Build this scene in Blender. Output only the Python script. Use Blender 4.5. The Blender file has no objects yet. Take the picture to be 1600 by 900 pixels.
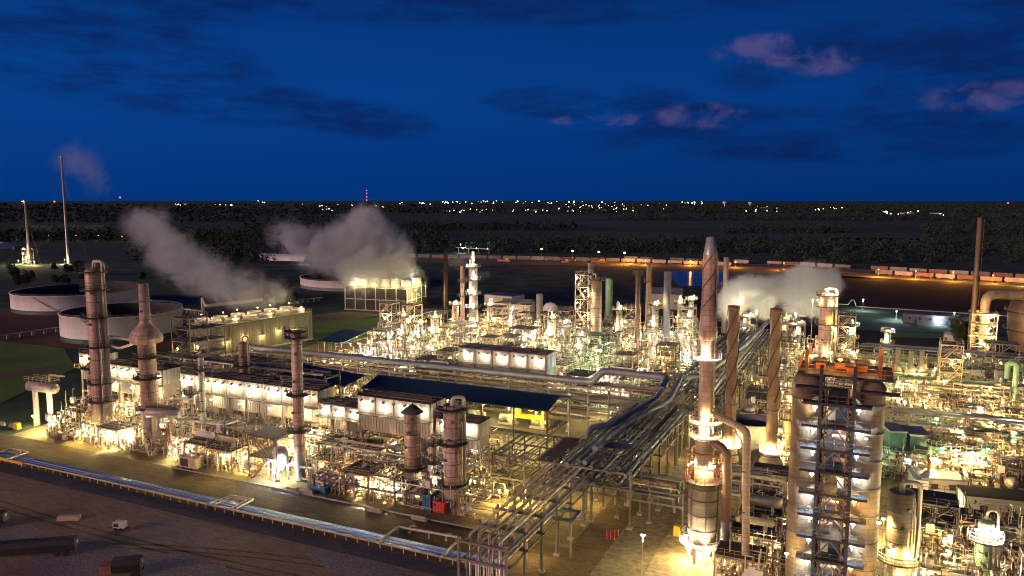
import bpy, math, random, bmesh
from mathutils import Vector, Matrix
random.seed(7)
SC = bpy.context.scene
COL = SC.collection
PI = math.pi

# ------------------------------------------------------------------ camera model
# World axes follow the plant grid: x along the front edge of the plant, y into it.
FPX, CAMH, YAW = 1200.0, 65.0, math.radians(25)
PITCH = math.atan(138 / 1200)
cp, sp = math.cos(PITCH), math.sin(PITCH)
RX = (math.cos(YAW), math.sin(YAW))
FW = (-math.sin(YAW), math.cos(YAW))

def ray(u, v):
    x = (u - 800) / FPX; k = (450 - v) / FPX
    fx = cp + k * sp
    return (x * RX[0] + fx * FW[0], x * RX[1] + fx * FW[1], -sp + k * cp)

def at(u, v, z=0.0):
    "the point of the place at height z that the survey photograph shows at (u, v)"
    d = ray(u, v); q = (z - CAMH) / d[2]
    return (q * d[0], q * d[1], z)

def atT(u, v, T):
    d = ray(u, v); q = T / d[1]
    return (q * d[0], T, CAMH + q * d[2])

def atD(u, v, D):
    d = ray(u, v); q = D / (d[0] * FW[0] + d[1] * FW[1])
    return (q * d[0], q * d[1], CAMH + q * d[2])

def hz(x, y, v):
    D = x * FW[0] + y * FW[1]; k = (450 - v) / FPX
    return CAMH + D * (k * cp - sp) / (cp + k * sp)

def px(x, y, z=0):
    D = x * FW[0] + y * FW[1]; X = x * RX[0] + y * RX[1]
    c = max(1.0, D * cp - (z - CAMH) * sp); yy = D * sp + (z - CAMH) * cp
    return 800 + FPX * X / c, 450 - FPX * yy / c, c

# ------------------------------------------------------------------ materials
M = {}

def mat(name, col, rough=0.6, metal=0.0, var=0.25, scale=0.6, objvar=0.0, bump=0.0, col2=None, streak=False, seams=None):
    m = bpy.data.materials.new(name); m.use_nodes = True
    nt = m.node_tree; N = nt.nodes; L = nt.links
    b = N['Principled BSDF']
    b.inputs['Roughness'].default_value = rough
    b.inputs['Metallic'].default_value = metal
    geo = N.new('ShaderNodeNewGeometry')
    src = geo.outputs['Position']
    if streak:
        mp = N.new('ShaderNodeMapping'); mp.inputs['Scale'].default_value = (1, 1, 0.12)
        L.new(src, mp.inputs['Vector']); src = mp.outputs['Vector']
    nz = N.new('ShaderNodeTexNoise'); nz.inputs['Scale'].default_value = scale
    nz.inputs['Detail'].default_value = 5; nz.inputs['Roughness'].default_value = 0.65
    L.new(src, nz.inputs['Vector'])
    rp = N.new('ShaderNodeMapRange')
    rp.inputs['From Min'].default_value = 0.3; rp.inputs['From Max'].default_value = 0.7
    L.new(nz.outputs['Fac'], rp.inputs['Value'])
    mx = N.new('ShaderNodeMix'); mx.data_type = 'RGBA'
    c2 = col2 if col2 else tuple(c * (1 - var) for c in col)
    c1 = col if col2 else tuple(min(1, c * (1 + var * 0.6)) for c in col)
    mx.inputs['A'].default_value = (*c2, 1); mx.inputs['B'].default_value = (*c1, 1)
    L.new(rp.outputs['Result'], mx.inputs['Factor'])
    out = mx.outputs['Result']
    if seams:
        # sheet joints of cladding: rings every seams[0] m, uprights every seams[1] m (object space)
        tc = N.new('ShaderNodeTexCoord'); sx = N.new('ShaderNodeSeparateXYZ')
        L.new(tc.outputs['Object'], sx.inputs[0])
        an = N.new('ShaderNodeMath'); an.operation = 'ARCTAN2'
        L.new(sx.outputs['Y'], an.inputs[0]); L.new(sx.outputs['X'], an.inputs[1])
        am = N.new('ShaderNodeMath'); am.operation = 'MULTIPLY'; am.inputs[1].default_value = seams[1]
        L.new(an.outputs[0], am.inputs[0])
        cb = N.new('ShaderNodeCombineXYZ')
        L.new(am.outputs[0], cb.inputs[0]); L.new(sx.outputs['Z'], cb.inputs[1])
        bk = N.new('ShaderNodeTexBrick')
        bk.inputs['Scale'].default_value = 1.0; bk.inputs['Brick Width'].default_value = 2.4
        bk.inputs['Row Height'].default_value = seams[0]; bk.inputs['Mortar Size'].default_value = 0.07
        bk.inputs['Mortar Smooth'].default_value = 0.4
        bk.inputs['Color1'].default_value = (1, 1, 1, 1); bk.inputs['Color2'].default_value = ((0.76, 0.75, 0.74, 1) if seams[1] < 5 else (0.93, 0.93, 0.93, 1))
        bk.inputs['Mortar'].default_value = (0.62, 0.6, 0.58, 1) if seams[1] < 5 else (0.86, 0.86, 0.86, 1)
        L.new(cb.outputs[0], bk.inputs['Vector'])
        ml = N.new('ShaderNodeMix'); ml.data_type = 'RGBA'; ml.blend_type = 'MULTIPLY'; ml.inputs['Factor'].default_value = 1
        L.new(out, ml.inputs['A']); L.new(bk.outputs['Color'], ml.inputs['B'])
        out = ml.outputs['Result']
    if objvar:
        oi = N.new('ShaderNodeObjectInfo'); hv = N.new('ShaderNodeHueSaturation')
        r2 = N.new('ShaderNodeMapRange'); r2.inputs['To Min'].default_value = 1 - objvar; r2.inputs['To Max'].default_value = 1 + objvar
        L.new(oi.outputs['Random'], r2.inputs['Value']); L.new(r2.outputs['Result'], hv.inputs['Value'])
        L.new(out, hv.inputs['Color']); out = hv.outputs['Color']
    L.new(out, b.inputs['Base Color'])
    if bump:
        bp = N.new('ShaderNodeBump'); bp.inputs['Strength'].default_value = bump; bp.inputs['Distance'].default_value = 0.1
        L.new(nz.outputs['Fac'], bp.inputs['Height']); L.new(bp.outputs['Normal'], b.inputs['Normal'])
    M[name] = m
    return m

mat('clad', (0.42, 0.37, 0.33), 0.5, 0.15, 0.35, 0.5, 0.12, streak=True, seams=(1.1, 2.0))
mat('clad_pink', (0.50, 0.34, 0.26), 0.55, 0.05, 0.5, 1.1, 0.05, streak=True, seams=(0.9, 2.0))
mat('clad_tan', (0.42, 0.34, 0.22), 0.6, 0.05, 0.35, 0.35, 0.05, streak=True, seams=(0.8, 2.0))
mat('pipeline_sky_tint', (0.14, 0.24, 0.50), 0.38, 0.55, 0.12, 0.5, 0.1)  # blue of the reflected sky is put into the base colour
mat('rack_steel', (0.15, 0.135, 0.115), 0.6, 0.1, 0.3, 0.7, 0.15)
mat('clad_brown', (0.22, 0.14, 0.085), 0.5, 0.2, 0.3, 0.5, 0.05, streak=True, seams=(2.2, 2.0))
mat('silver', (0.42, 0.40, 0.36), 0.42, 0.6, 0.25, 0.8, 0.25)
mat('silver_duct', (0.60, 0.59, 0.56), 0.4, 0.5, 0.2, 0.5, 0.1, seams=(1.2, 1.0))
mat('blue_steel', (0.17, 0.20, 0.25), 0.55, 0.3, 0.25, 0.4, 0.1)
mat('pale_pipe', (0.47, 0.41, 0.31), 0.5, 0.1, 0.2, 0.9, 0.2)
mat('rust', (0.28, 0.12, 0.05), 0.8, 0.0, 0.5, 0.9, 0.2)
mat('steel_pale', (0.33, 0.275, 0.19), 0.6, 0.1, 0.3, 0.7, 0.18)
mat('rust_steel', (0.15, 0.085, 0.05), 0.7, 0.0, 0.4, 0.8, 0.1)
mat('steel_dark', (0.09, 0.085, 0.08), 0.6, 0.2, 0.4, 0.7, 0.2)
mat('steel_blue', (0.10, 0.11, 0.15), 0.55, 0.3, 0.3, 0.7, 0.1)
mat('grating', (0.06, 0.056, 0.052), 0.7, 0.3, 0.3, 2.0, 0.1)
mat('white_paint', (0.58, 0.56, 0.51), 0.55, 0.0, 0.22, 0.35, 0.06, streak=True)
mat('cooler_wall', (0.50, 0.48, 0.42), 0.6, 0.0, 0.6, 0.9, 0.12, streak=True)
mat('clad_coke', (0.22, 0.165, 0.11), 0.65, 0.05, 0.4, 0.35, 0.0, streak=True, seams=(0.8, 2.0))
mat('tank_white', (0.80, 0.79, 0.80), 0.6, 0.0, 0.16, 0.15, 0.0, streak=True, seams=(2.4, 8.0))
mat('teal', (0.02, 0.085, 0.08), 0.6, 0.0, 0.3, 0.4, 0.1)
mat('green_paint', (0.20, 0.36, 0.20), 0.5, 0.0, 0.25, 0.5, 0.1)
mat('concrete', (0.36, 0.32, 0.26), 0.85, 0.0, 0.35, 0.4, 0.05, streak=True)
mat('roof_blue', (0.014, 0.055, 0.10), 0.7, 0.0, 0.2, 0.25, 0.0)
mat('roof_dark', (0.022, 0.022, 0.026), 0.95, 0.0, 0.4, 0.3, 0.05)
mat('roof_grey', (0.20, 0.21, 0.23), 0.6, 0.1, 0.3, 0.3, 0.05)
mat('beige_wall', (0.42, 0.38, 0.30), 0.75, 0.0, 0.25, 0.3, 0.08, streak=True)
mat('ct_wall', (0.17, 0.16, 0.13), 0.8, 0.0, 0.35, 0.3, 0.05, streak=True)
mat('louvre', (0.06, 0.055, 0.05), 0.8, 0.0, 0.4, 0.3, 0.1, streak=True)
mat('galv_green', (0.36, 0.42, 0.37), 0.5, 0.3, 0.2, 0.6, 0.1)
mat('blue_paint', (0.03, 0.12, 0.26), 0.45, 0.0, 0.25, 0.9, 0.1)
mat('red_paint', (0.50, 0.035, 0.015), 0.5, 0.0, 0.2, 0.9, 0.05)
mat('yellow_paint', (0.62, 0.42, 0.02), 0.5, 0.0, 0.25, 0.9, 0.05)
mat('orange_paint_and_glow', (0.34, 0.115, 0.03), 0.5, 0.0, 0.3, 0.9, 0.1)
mat('tan_paint', (0.44, 0.36, 0.22), 0.6, 0.0, 0.25, 0.9, 0.05)
mat('black_paint', (0.018, 0.018, 0.02), 0.55, 0.0, 0.3, 0.9, 0.1)
mat('rubber', (0.02, 0.02, 0.02), 0.9, 0.0, 0.2, 2.0)
mat('car_grey', (0.24, 0.235, 0.24), 0.7, 0.0, 0.35, 0.2, 0.45, streak=True)
mat('car_brown', (0.22, 0.13, 0.10), 0.75, 0.0, 0.35, 0.2, 0.35, streak=True)
mat('bark', (0.06, 0.045, 0.03), 0.9)
mat('leaf', (0.030, 0.048, 0.020), 0.85, 0.0, 0.5, 0.15, 0.25)
mat('wood_mass', (0.022, 0.046, 0.032), 0.95, 0.0, 0.6, 0.012)
mat('roof_float', (0.035, 0.035, 0.04), 0.8, 0.0, 0.5, 0.08)

def emis(name, col, s):
    m = bpy.data.materials.new(name); m.use_nodes = True
    nt = m.node_tree; nt.nodes.clear()
    e = nt.nodes.new('ShaderNodeEmission'); o = nt.nodes.new('ShaderNodeOutputMaterial')
    e.inputs[0].default_value = (*col, 1); e.inputs[1].default_value = s
    nt.links.new(e.outputs[0], o.inputs[0])
    m.cycles.emission_sampling = 'NONE'
    M[name] = m
emis('glow_warm', (1, 0.80, 0.42), 9)
emis('glow_white', (1, 0.93, 0.80), 10)
emis('glow_cool', (0.78, 0.90, 1), 9)
emis('glow_orange', (1, 0.42, 0.07), 14)
emis('glow_red', (1, 0.10, 0.10), 3)
emis('glow_town', (1, 0.82, 0.62), 5)
emis('glow_town_blue', (0.75, 0.85, 1), 4)
emis('glow_town_orange', (1, 0.5, 0.15), 5)
emis('glow_door', (1, 0.8, 0.4), 2.0)

# ------------------------------------------------------------------ mesh builder
class MB:
    def __init__(s):
        s.v = []; s.f = []; s.m = []; s.sm = []
    def face(s, idx, m=0, sm=False):
        s.f.append(idx); s.m.append(m); s.sm.append(sm)
    def box(s, x0, y0, z0, x1, y1, z1, m=0):
        b = len(s.v)
        s.v += [(x0, y0, z0), (x1, y0, z0), (x1, y1, z0), (x0, y1, z0), (x0, y0, z1), (x1, y0, z1), (x1, y1, z1), (x0, y1, z1)]
        for q in ((0, 3, 2, 1), (4, 5, 6, 7), (0, 1, 5, 4), (1, 2, 6, 5), (2, 3, 7, 6), (3, 0, 4, 7)):
            s.face(tuple(b + i for i in q), m)
        return s
    def tube(s, pts, r, n=8, m=0, caps=True, sm=None):
        pts = [Vector(p) for p in pts]
        sm = (n >= 6) if sm is None else sm
        k = len(pts); b = len(s.v)
        up = None
        for i, p in enumerate(pts):
            d = (pts[min(i + 1, k - 1)] - pts[max(i - 1, 0)])
            if d.length < 1e-9: d = Vector((0, 0, 1))
            d.normalize()
            if up is None:
                up = Vector((0, 0, 1)) if abs(d.z) < 0.9 else Vector((1, 0, 0))
            side = d.cross(up)
            if side.length < 1e-6:
                up = Vector((0, 1, 0)); side = d.cross(up)
            side.normalize(); up = side.cross(d).normalized()
            rr = r[i] if isinstance(r, (list, tuple)) else r
            for j in range(n):
                a = 2 * PI * (j + 0.5) / n
                q = p + side * (rr * math.cos(a)) + up * (rr * math.sin(a))
                s.v.append((q.x, q.y, q.z))
        for i in range(k - 1):
            for j in range(n):
                j2 = (j + 1) % n
                s.face((b + i * n + j, b + i * n + j2, b + (i + 1) * n + j2, b + (i + 1) * n + j), m, sm)
        if caps:
            s.face(tuple(b + j for j in range(n)), m)
            s.face(tuple(b + (k - 1) * n + j for j in reversed(range(n))), m)
        return s
    def bar(s, p, q, w, m=0):
        return s.tube([p, q], w * 0.707, 4, m, True, False)
    def lathe(s, prof, n=24, m=0, c=(0, 0), sm=True, capb=False, capt=False):
        b = len(s.v)
        for (r, z) in prof:
            for j in range(n):
                a = 2 * PI * j / n
                s.v.append((c[0] + r * math.cos(a), c[1] + r * math.sin(a), z))
        for i in range(len(prof) - 1):
            for j in range(n):
                j2 = (j + 1) % n
                s.face((b + i * n + j, b + i * n + j2, b + (i + 1) * n + j2, b + (i + 1) * n + j), m, sm)
        if capb: s.face(tuple(b + j for j in reversed(range(n))), m)
        if capt: s.face(tuple(b + (len(prof) - 1) * n + j for j in range(n)), m)
        return s
    def ring(s, r0, r1, z0, z1, n=24, m=0, a0=0.0, a1=2 * PI):
        b = len(s.v); full = a1 - a0 > 2 * PI - 1e-3
        k = n if full else n + 1
        for j in range(k):
            a = a0 + (a1 - a0) * j / n; c, d = math.cos(a), math.sin(a)
            s.v += [(r0 * c, r0 * d, z0), (r1 * c, r1 * d, z0), (r1 * c, r1 * d, z1), (r0 * c, r0 * d, z1)]
        for j in range(n):
            p = b + 4 * j; q = b + 4 * ((j + 1) % k)
            for i in range(4):
                i2 = (i + 1) % 4
                s.face((p + i, q + i, q + i2, p + i2), m)
        return s
    def poly(s, pts, m=0):
        b = len(s.v); s.v += [tuple(p) for p in pts]; s.face(tuple(range(b, b + len(pts))), m); return s
    def prism(s, pts, d, m=0):
        "closed solid: polygon pts swept by vector d"
        b = len(s.v); n = len(pts); d = Vector(d)
        s.v += [tuple(p) for p in pts] + [tuple(Vector(p) + d) for p in pts]
        s.face(tuple(range(b, b + n)), m); s.face(tuple(reversed(range(b + n, b + 2 * n))), m)
        for i in range(n):
            j = (i + 1) % n
            s.face((b + i, b + n + i, b + n + j, b + j), m)
        return s
    def ball(s, c, r, n=8, m=0, sz=1.0):
        prof = []
        for i in range(n // 2 + 1):
            a = -PI / 2 + PI * i / (n // 2)
            prof.append((max(0.001, r * math.cos(a)), c[2] + r * sz * math.sin(a)))
        return s.lathe(prof, n, m, (c[0], c[1]))
    def mesh(s, name, mats):
        me = bpy.data.meshes.new(name)
        me.from_pydata(s.v, [], s.f)
        if not isinstance(mats, (list, tuple)): mats = [mats]
        for k in mats: me.materials.append(M[k] if isinstance(k, str) else k)
        me.polygons.foreach_set('material_index', s.m)
        me.polygons.foreach_set('use_smooth', s.sm)
        me.update()
        return me
    def build(s, name, mats, parent=None, loc=None, rz=0):
        o = bpy.data.objects.new(name, s.mesh(name, mats)); COL.objects.link(o)
        if parent is not None: o.parent = parent
        if loc is not None: o.location = loc
        if rz: o.rotation_euler = (0, 0, rz)
        return o

def fil(pts, rad, k=4):
    "round the corners of a path"
    pts = [Vector(p) for p in pts]; out = [pts[0]]
    for i in range(1, len(pts) - 1):
        a, b, c = pts[i - 1], pts[i], pts[i + 1]
        u = (a - b); w = (c - b); r = min(rad, u.length * 0.49, w.length * 0.49)
        u.normalize(); w.normalize(); p, q = b + u * r, b + w * r
        for j in range(k + 1):
            t = j / k
            out.append(p * (1 - t) ** 2 + b * 2 * t * (1 - t) + q * t * t)
    out.append(pts[-1]); return out

AUTO = []      # (object, look, position)   -> labelled at the end
LM = []        # (phrase, position)         landmarks that labels refer to

def tag(o, label, cat, group=None, kind=None):
    if label: o['label'] = label
    if cat: o['category'] = cat
    if group: o['group'] = group
    if kind: o['kind'] = kind
    return o

def thing(name, label, cat, loc=(0, 0, 0), rz=0, group=None, lm=None, look=None):
    o = bpy.data.objects.new(name, None); COL.objects.link(o)
    o.empty_display_size = 0.5
    o.location = loc; o.rotation_euler = (0, 0, rz)
    tag(o, label, cat, group)
    if lm: LM.append((lm, tuple(loc)))
    if look: AUTO.append((o, look, tuple(loc)))
    return o

def single(mb, name, mats, label, cat, loc=(0, 0, 0), rz=0, group=None, lm=None, look=None, kind=None):
    o = mb.build(name, mats, None, loc, rz)
    tag(o, label, cat, group, kind)
    if lm: LM.append((lm, tuple(loc)))
    if look: AUTO.append((o, look, tuple(loc)))
    return o

def kids(o): return list(o.children)

def dup(root, loc, rz=0, look=None, group=None):
    r = root.copy(); COL.objects.link(r); r.location = loc; r.rotation_euler = (0, 0, rz)
    if 'label' in r: del r['label']
    for ch in kids(root):
        if ch.type == 'LIGHT' or ch.name in OWN: continue
        c = ch.copy(); COL.objects.link(c); c.parent = r
        for g in kids(ch):
            d = g.copy(); COL.objects.link(d); d.parent = c
    if group: r['group'] = group
    if look: AUTO.append((r, look, tuple(loc)))
    return r

PROTO = {}
OWN = set()      # parts that belong to one copy only (lamp poles of differing height)
def place(key, maker, loc, rz, look, group=None):
    if key not in PROTO:
        o = maker(); PROTO[key] = o
        o.location = loc; o.rotation_euler = (0, 0, rz)
        AUTO.append((o, look, tuple(loc)))
        if group: o['group'] = group
        return o
    return dup(PROTO[key], loc, rz, look, group)

# ------------------------------------------------------------------ lamps
LIGHT = {}
LCOL = dict(warm=(1.0, 0.70, 0.25), white=(1.0, 0.85, 0.57), cool=(0.80, 0.92, 1.0), orange=(1.0, 0.36, 0.05), green=(0.45, 1.0, 0.50), amber=(1.0, 0.55, 0.16))
GL = dict(warm='glow_warm', white='glow_white', cool='glow_cool', orange='glow_orange', green='glow_cool', amber='glow_orange')
LP = 3000.0
NLAMP = [0]
def add_light(parent, loc, color, power, radius=0.25):
    key = (color, round(power, 2), radius)
    if key not in LIGHT:
        l = bpy.data.lights.new('lamp_light', 'POINT'); l.energy = power * LP
        l.color = LCOL[color]; l.shadow_soft_size = radius; LIGHT[key] = l
    o = bpy.data.objects.new('lamp_light', LIGHT[key]); COL.objects.link(o)
    o.parent = parent; o.location = loc
    return o

def flood_proto(color, nm='floodlight'):
    def f():
        o = thing(nm, None, nm.replace('_', ' '))
        MB().bar((0, 0, -0.7), (0, 0, 0.05), 0.08).box(-0.18, -0.12, 0.0, 0.18, 0.12, 0.22).build('housing', 'steel_dark', o)
        MB().ball((0, 0, -0.1), 0.32, 8, 0, 0.7).build('bulb', GL[color], o)
        return o
    return f

def flood(loc, color='white', power=1.0, look=None, group='floodlights in the process units', off=(0, 0, -0.55)):
    nm = 'floodlight'
    if any(q in group for q in ('cooler', 'cooling', 'roof', 'shed')) if group else False: nm = 'wall_lamp'
    elif any(q in group for q in ('stack', 'tower', 'column', 'crowned')) if group else False: nm = 'platform_lamp'
    o = place(nm + color, flood_proto(color, nm), loc, 0, look.replace('floodlight', nm.replace('_', ' ')) if look else {'white': 'small white floodlight', 'warm': 'small yellowish floodlight', 'cool': 'small cold white floodlight', 'orange': 'small orange floodlight', 'green': 'small greenish white floodlight', 'amber': 'small amber floodlight'}[color].replace('floodlight', nm.replace('_', ' ')), group)
    add_light(o, off, color, power); NLAMP[0] += 1
    if group and nm == 'floodlight' and any(q in group for q in (' unit', 'yard', 'racks', ' row', 'foot of')) and loc[2] < 22:
        p = MB().tube([(0, 0.3, -loc[2]), (0, 0.3, 0.1)], [0.09, 0.06], 6).box(-0.06, 0.0, 0.02, 0.06, 0.3, 0.14).build('pole', 'steel_pale', o); OWN.add(p.name)
    return o

def post_proto(h, color):
    def f():
        o = thing('lamp_post', None, 'lamp post')
        MB().tube([(0, 0, 0), (0, 0, h)], [0.11, 0.07], 6).box(-0.25, -0.25, 0, 0.25, 0.25, 0.3).build('pole', 'steel_pale', o)
        MB().box(-0.35, -0.16, h, 0.35, 0.16, h + 0.18).build('lamp_head', 'steel_dark', o)
        MB().ball((0, 0, h - 0.1), 1.35 if color == 'orange' and h > 8 else 0.45, 8, 0, 0.6).build('bulb', GL[color], o)
        return o
    return f

def lamp_post(loc, h, color='white', power=2.0, look=None):
    o = place('post_%s_%g' % (color, h), post_proto(h, color), loc, 0, look or {'white': 'tall white lamp post', 'orange': 'orange sodium lamp post', 'warm': 'yellowish lamp post', 'cool': 'cold white lamp post'}.get(color, 'lamp post'), 'lamp posts')
    add_light(o, (0, 0, h - 1.2), color, power); NLAMP[0] += 1
    return o

# ------------------------------------------------------------------ plant kit
def rail_loop(mb, pts, z, closed=True, h=1.1, m=0, w=0.05, step=1.6):
    n = len(pts)
    for i in range(n if closed else n - 1):
        a, b = Vector((*pts[i], z)), Vector((*pts[(i + 1) % n], z))
        d = b - a; k = max(1, int(d.length / step))
        for hh in (h, h * 0.5):
            mb.bar(a + Vector((0, 0, hh)), b + Vector((0, 0, hh)), w, m)
        for j in range(k + (0 if closed else 1)):
            p = a + d * (j / k)
            mb.bar(p, p + Vector((0, 0, h)), w, m)
    return mb

def round_platform(root, r0, r1, z, a0=0, a1=2 * PI, m='grating', rm='steel_pale'):
    pl = MB().ring(r0, r1, z - 0.14, z + 0.12, 20, 0, a0, a1)
    k = 3
    for j in range(k * 2):
        a = a0 + (a1 - a0) * (j + 0.5) / (k * 2)
        pl.bar((r0 * math.cos(a), r0 * math.sin(a), z - 0.8), (r1 * 0.93 * math.cos(a), r1 * 0.93 * math.sin(a), z), 0.1)
    p = pl.build('platform', m, root)
    rb = MB(); n = max(6, int(14 * (a1 - a0) / (2 * PI)))
    pts = [((r1 - 0.05) * math.cos(a0 + (a1 - a0) * j / n), (r1 - 0.05) * math.sin(a0 + (a1 - a0) * j / n)) for j in range(n + (0 if a1 - a0 > 6.28 else 1))]
    rail_loop(rb, pts, z + 0.12, a1 - a0 > 6.28, 1.15, 0, 0.09, 1.2)
    rb.build('railing', rm, p)
    return p

def ladder_mb(x, y, z0, z1, ang=0.0):
    mb = MB(); c, s_ = math.cos(ang), math.sin(ang)
    a = (x - 0.22 * s_, y + 0.22 * c); b = (x + 0.22 * s_, y - 0.22 * c)
    mb.bar((*a, z0), (*a, z1), 0.06); mb.bar((*b, z0), (*b, z1), 0.06)
    z = z0 + 0.4
    while z < z1:
        mb.bar((*a, z), (*b, z), 0.045); z += 0.6
    return mb

CAMANG = math.atan2(-1, 0.15)      # the side of a vessel that faces the photographer

def column(label, loc, r, H, skirt=4.0, plats=(), material='clad', top='dome', goose=True, lm=None, name='process_column', skirt_r=None, side=0.2, prof=None, n=24, look=None, extra=True, rm='steel_dark', pm='grating'):
    o = thing(name, label, 'column', loc, 0, None, lm, look)
    sr = skirt_r or r * 1.02
    MB().lathe([(sr * 1.03, 0), (sr * 1.03, 0.3), (sr, 0.3), (r * 1.02, skirt)], n, 0, capb=True).build('skirt', 'concrete', o)
    if prof is None:
        prof = [(r, skirt)]
        if top == 'dome':
            hh = r * 0.55
            prof += [(r, H - hh), (r * 0.93, H - hh * 0.6), (r * 0.75, H - hh * 0.28), (r * 0.4, H - hh * 0.06), (0.02, H)]
        elif top == 'cone':
            prof += [(r, H - r * 0.8), (r * 1.35, H - r * 0.8), (0.3, H), (0.02, H)]
        else:
            prof += [(r, H), (r * 0.85, H), (r * 0.85, H - 0.6), (0.02, H - 0.6)]
    MB().lathe(prof, n).build('shell', material, o)
    if top == 'cone':
        MB().lathe([(r * 1.36, H - r * 0.82), (r * 1.36, H - r * 0.75), (0.5, H + 0.1), (0.02, H + 0.12)], n).build('cap', 'steel_dark', o)
    # stiffening bands
    bb = MB(); z = skirt + 2.5
    while z < H - 2:
        bb.ring(r * 0.99, r + 0.06, z, z + 0.14, n); z += max(2.6, H / 9)
    if extra: bb.build('band', 'steel_dark', o)
    for (z, a0, a1) in plats:
        round_platform(o, r + 0.02, r + (1.45 if r > 0.9 else 1.0), z, a0, a1, pm, rm)
    if extra:
        la = CAMANG + 0.75
        ladder_mb((r + 0.3) * math.cos(la), (r + 0.3) * math.sin(la), 1.0, H - 0.5, la).build('ladder', rm, o)
        for i, q in enumerate((0.35, 0.6, 0.82)):
            a = CAMANG - 0.5 + i * 0.45
            MB().tube([((r - 0.05) * math.cos(a), (r - 0.05) * math.sin(a), skirt + (H - skirt) * q), ((r + 0.45) * math.cos(a), (r + 0.45) * math.sin(a), skirt + (H - skirt) * q)], 0.32, 10).build('manway', 'steel_dark', o)
    if goose:
        a = side; pr = max(0.22, r * 0.2); ox, oy = (r + pr + 0.25) * math.cos(a), (r + pr + 0.25) * math.sin(a)
        MB().tube(fil([(0, 0, H - 0.3), (0, 0, H + 1.6), (ox, oy, H + 1.6), (ox, oy, 3)], 0.9, 5), pr, 10).build('overhead_pipe', 'pale_pipe', o)
        a2 = side - 0.6; o2 = ((r + 0.35) * math.cos(a2), (r + 0.35) * math.sin(a2))
        MB().tube([(*o2, 2), (*o2, H * 0.8)], pr * 0.5, 8).build('side_pipe', 'silver', o)
    return o

def drum_v(r, h, leg, material, plat=True):
    def f():
        o = thing('vertical_drum', None, 'vessel')
        hh = r * 0.5
        MB().lathe([(0.02, leg - hh * 0.8), (r * 0.6, leg - hh * 0.5), (r, leg), (r, leg + h), (r * 0.9, leg + h + hh * 0.5), (r * 0.55, leg + h + hh * 0.85), (0.02, leg + h + hh)], 16).build('shell', material, o)
        for j in range(4):
            a = PI / 4 + j * PI / 2
            MB().bar((r * 0.92 * math.cos(a), r * 0.92 * math.sin(a), 0), (r * 0.92 * math.cos(a), r * 0.92 * math.sin(a), leg + 0.6), 0.22).build('leg', 'steel_pale', o)
        MB().tube(fil([(0, 0, leg + h + hh - 0.1), (0, 0, leg + h + hh + 0.9), (r + 0.5, 0, leg + h + hh + 0.9), (r + 0.5, 0, 0.6)], 0.4, 3), max(0.1, r * 0.14), 8).build('outlet_pipe', 'silver', o)
        if plat:
            round_platform(o, r + 0.02, r + 0.9, leg + h * 0.85, 0, 2 * PI)
        MB().tube([(0, -r + 0.1, leg + h * 0.4), (0, -r - 0.4, leg + h * 0.4)], 0.28, 10).build('manway', 'steel_dark', o)
        return o
    return f

def drum_h(r, l, zc, material, plat=False):
    def f():
        o = thing('horizontal_drum', None, 'vessel')
        mb = MB(); h = r * 0.5
        prof = [(-l / 2 - h, 0.02), (-l / 2 - h * 0.8, r * 0.6), (-l / 2, r), (l / 2, r), (l / 2 + h * 0.8, r * 0.6), (l / 2 + h, 0.02)]
        mb.tube([(x, 0, zc) for x, _ in prof], [q for _, q in prof], 16)
        mb.build('shell', material, o)
        for x in (-l * 0.3, l * 0.3):
            MB().box(x - 0.2, -r * 0.8, 0, x + 0.2, r * 0.8, zc - r * 0.5).build('saddle', 'concrete', o)
        for x in (-l * 0.35, 0.1 * l, l * 0.33):
            MB().tube([(x, 0, zc + r - 0.1), (x, 0, zc + r + 0.55)], 0.16, 8).build('nozzle', 'silver', o)
        if plat:
            d = MB().box(-l / 2, -0.8, zc + r + 0.15, l / 2, 0.8, zc + r + 0.22).build('platform', 'grating', o)
            rail_loop(MB(), [(-l / 2, -0.8), (l / 2, -0.8), (l / 2, 0.8), (-l / 2, 0.8)], zc + r + 0.22).build('railing', 'steel_pale', d)
        return o
    return f

def exchanger(r, l, two, material):
    def f():
        o = thing('heat_exchanger', None, 'heat exchanger')
        for k in range(2 if two else 1):
            zc = 0.9 + r + k * (2 * r + 0.7)
            MB().tube([(-l / 2, 0, zc), (l / 2, 0, zc), (l / 2 + r * 0.5, 0, zc)], [r, r, r * 0.2], 14).build('shell', material, o)
            MB().tube([(-l / 2 - 0.9, 0, zc), (-l / 2 - 0.02, 0, zc)], r * 1.0, 14).tube([(-l / 2 - 0.14, 0, zc), (-l / 2 + 0.02, 0, zc)], r * 1.28, 14).build('channel_head', 'steel_pale', o)
            MB().tube([(-l / 2 - 0.5, 0, zc + r - 0.1), (-l / 2 - 0.5, 0, zc + r + 0.6)], 0.15, 8).tube([(l * 0.35, 0, zc + r - 0.1), (l * 0.35, 0, zc + r + 0.6)], 0.15, 8).build('nozzle', 'silver', o)
        for x in (-l * 0.3, l * 0.3):
            MB().box(x - 0.18, -r * 0.8, 0, x + 0.18, r * 0.8, 0.95 + r * 0.3).build('saddle', 'concrete', o)
        return o
    return f

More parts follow.
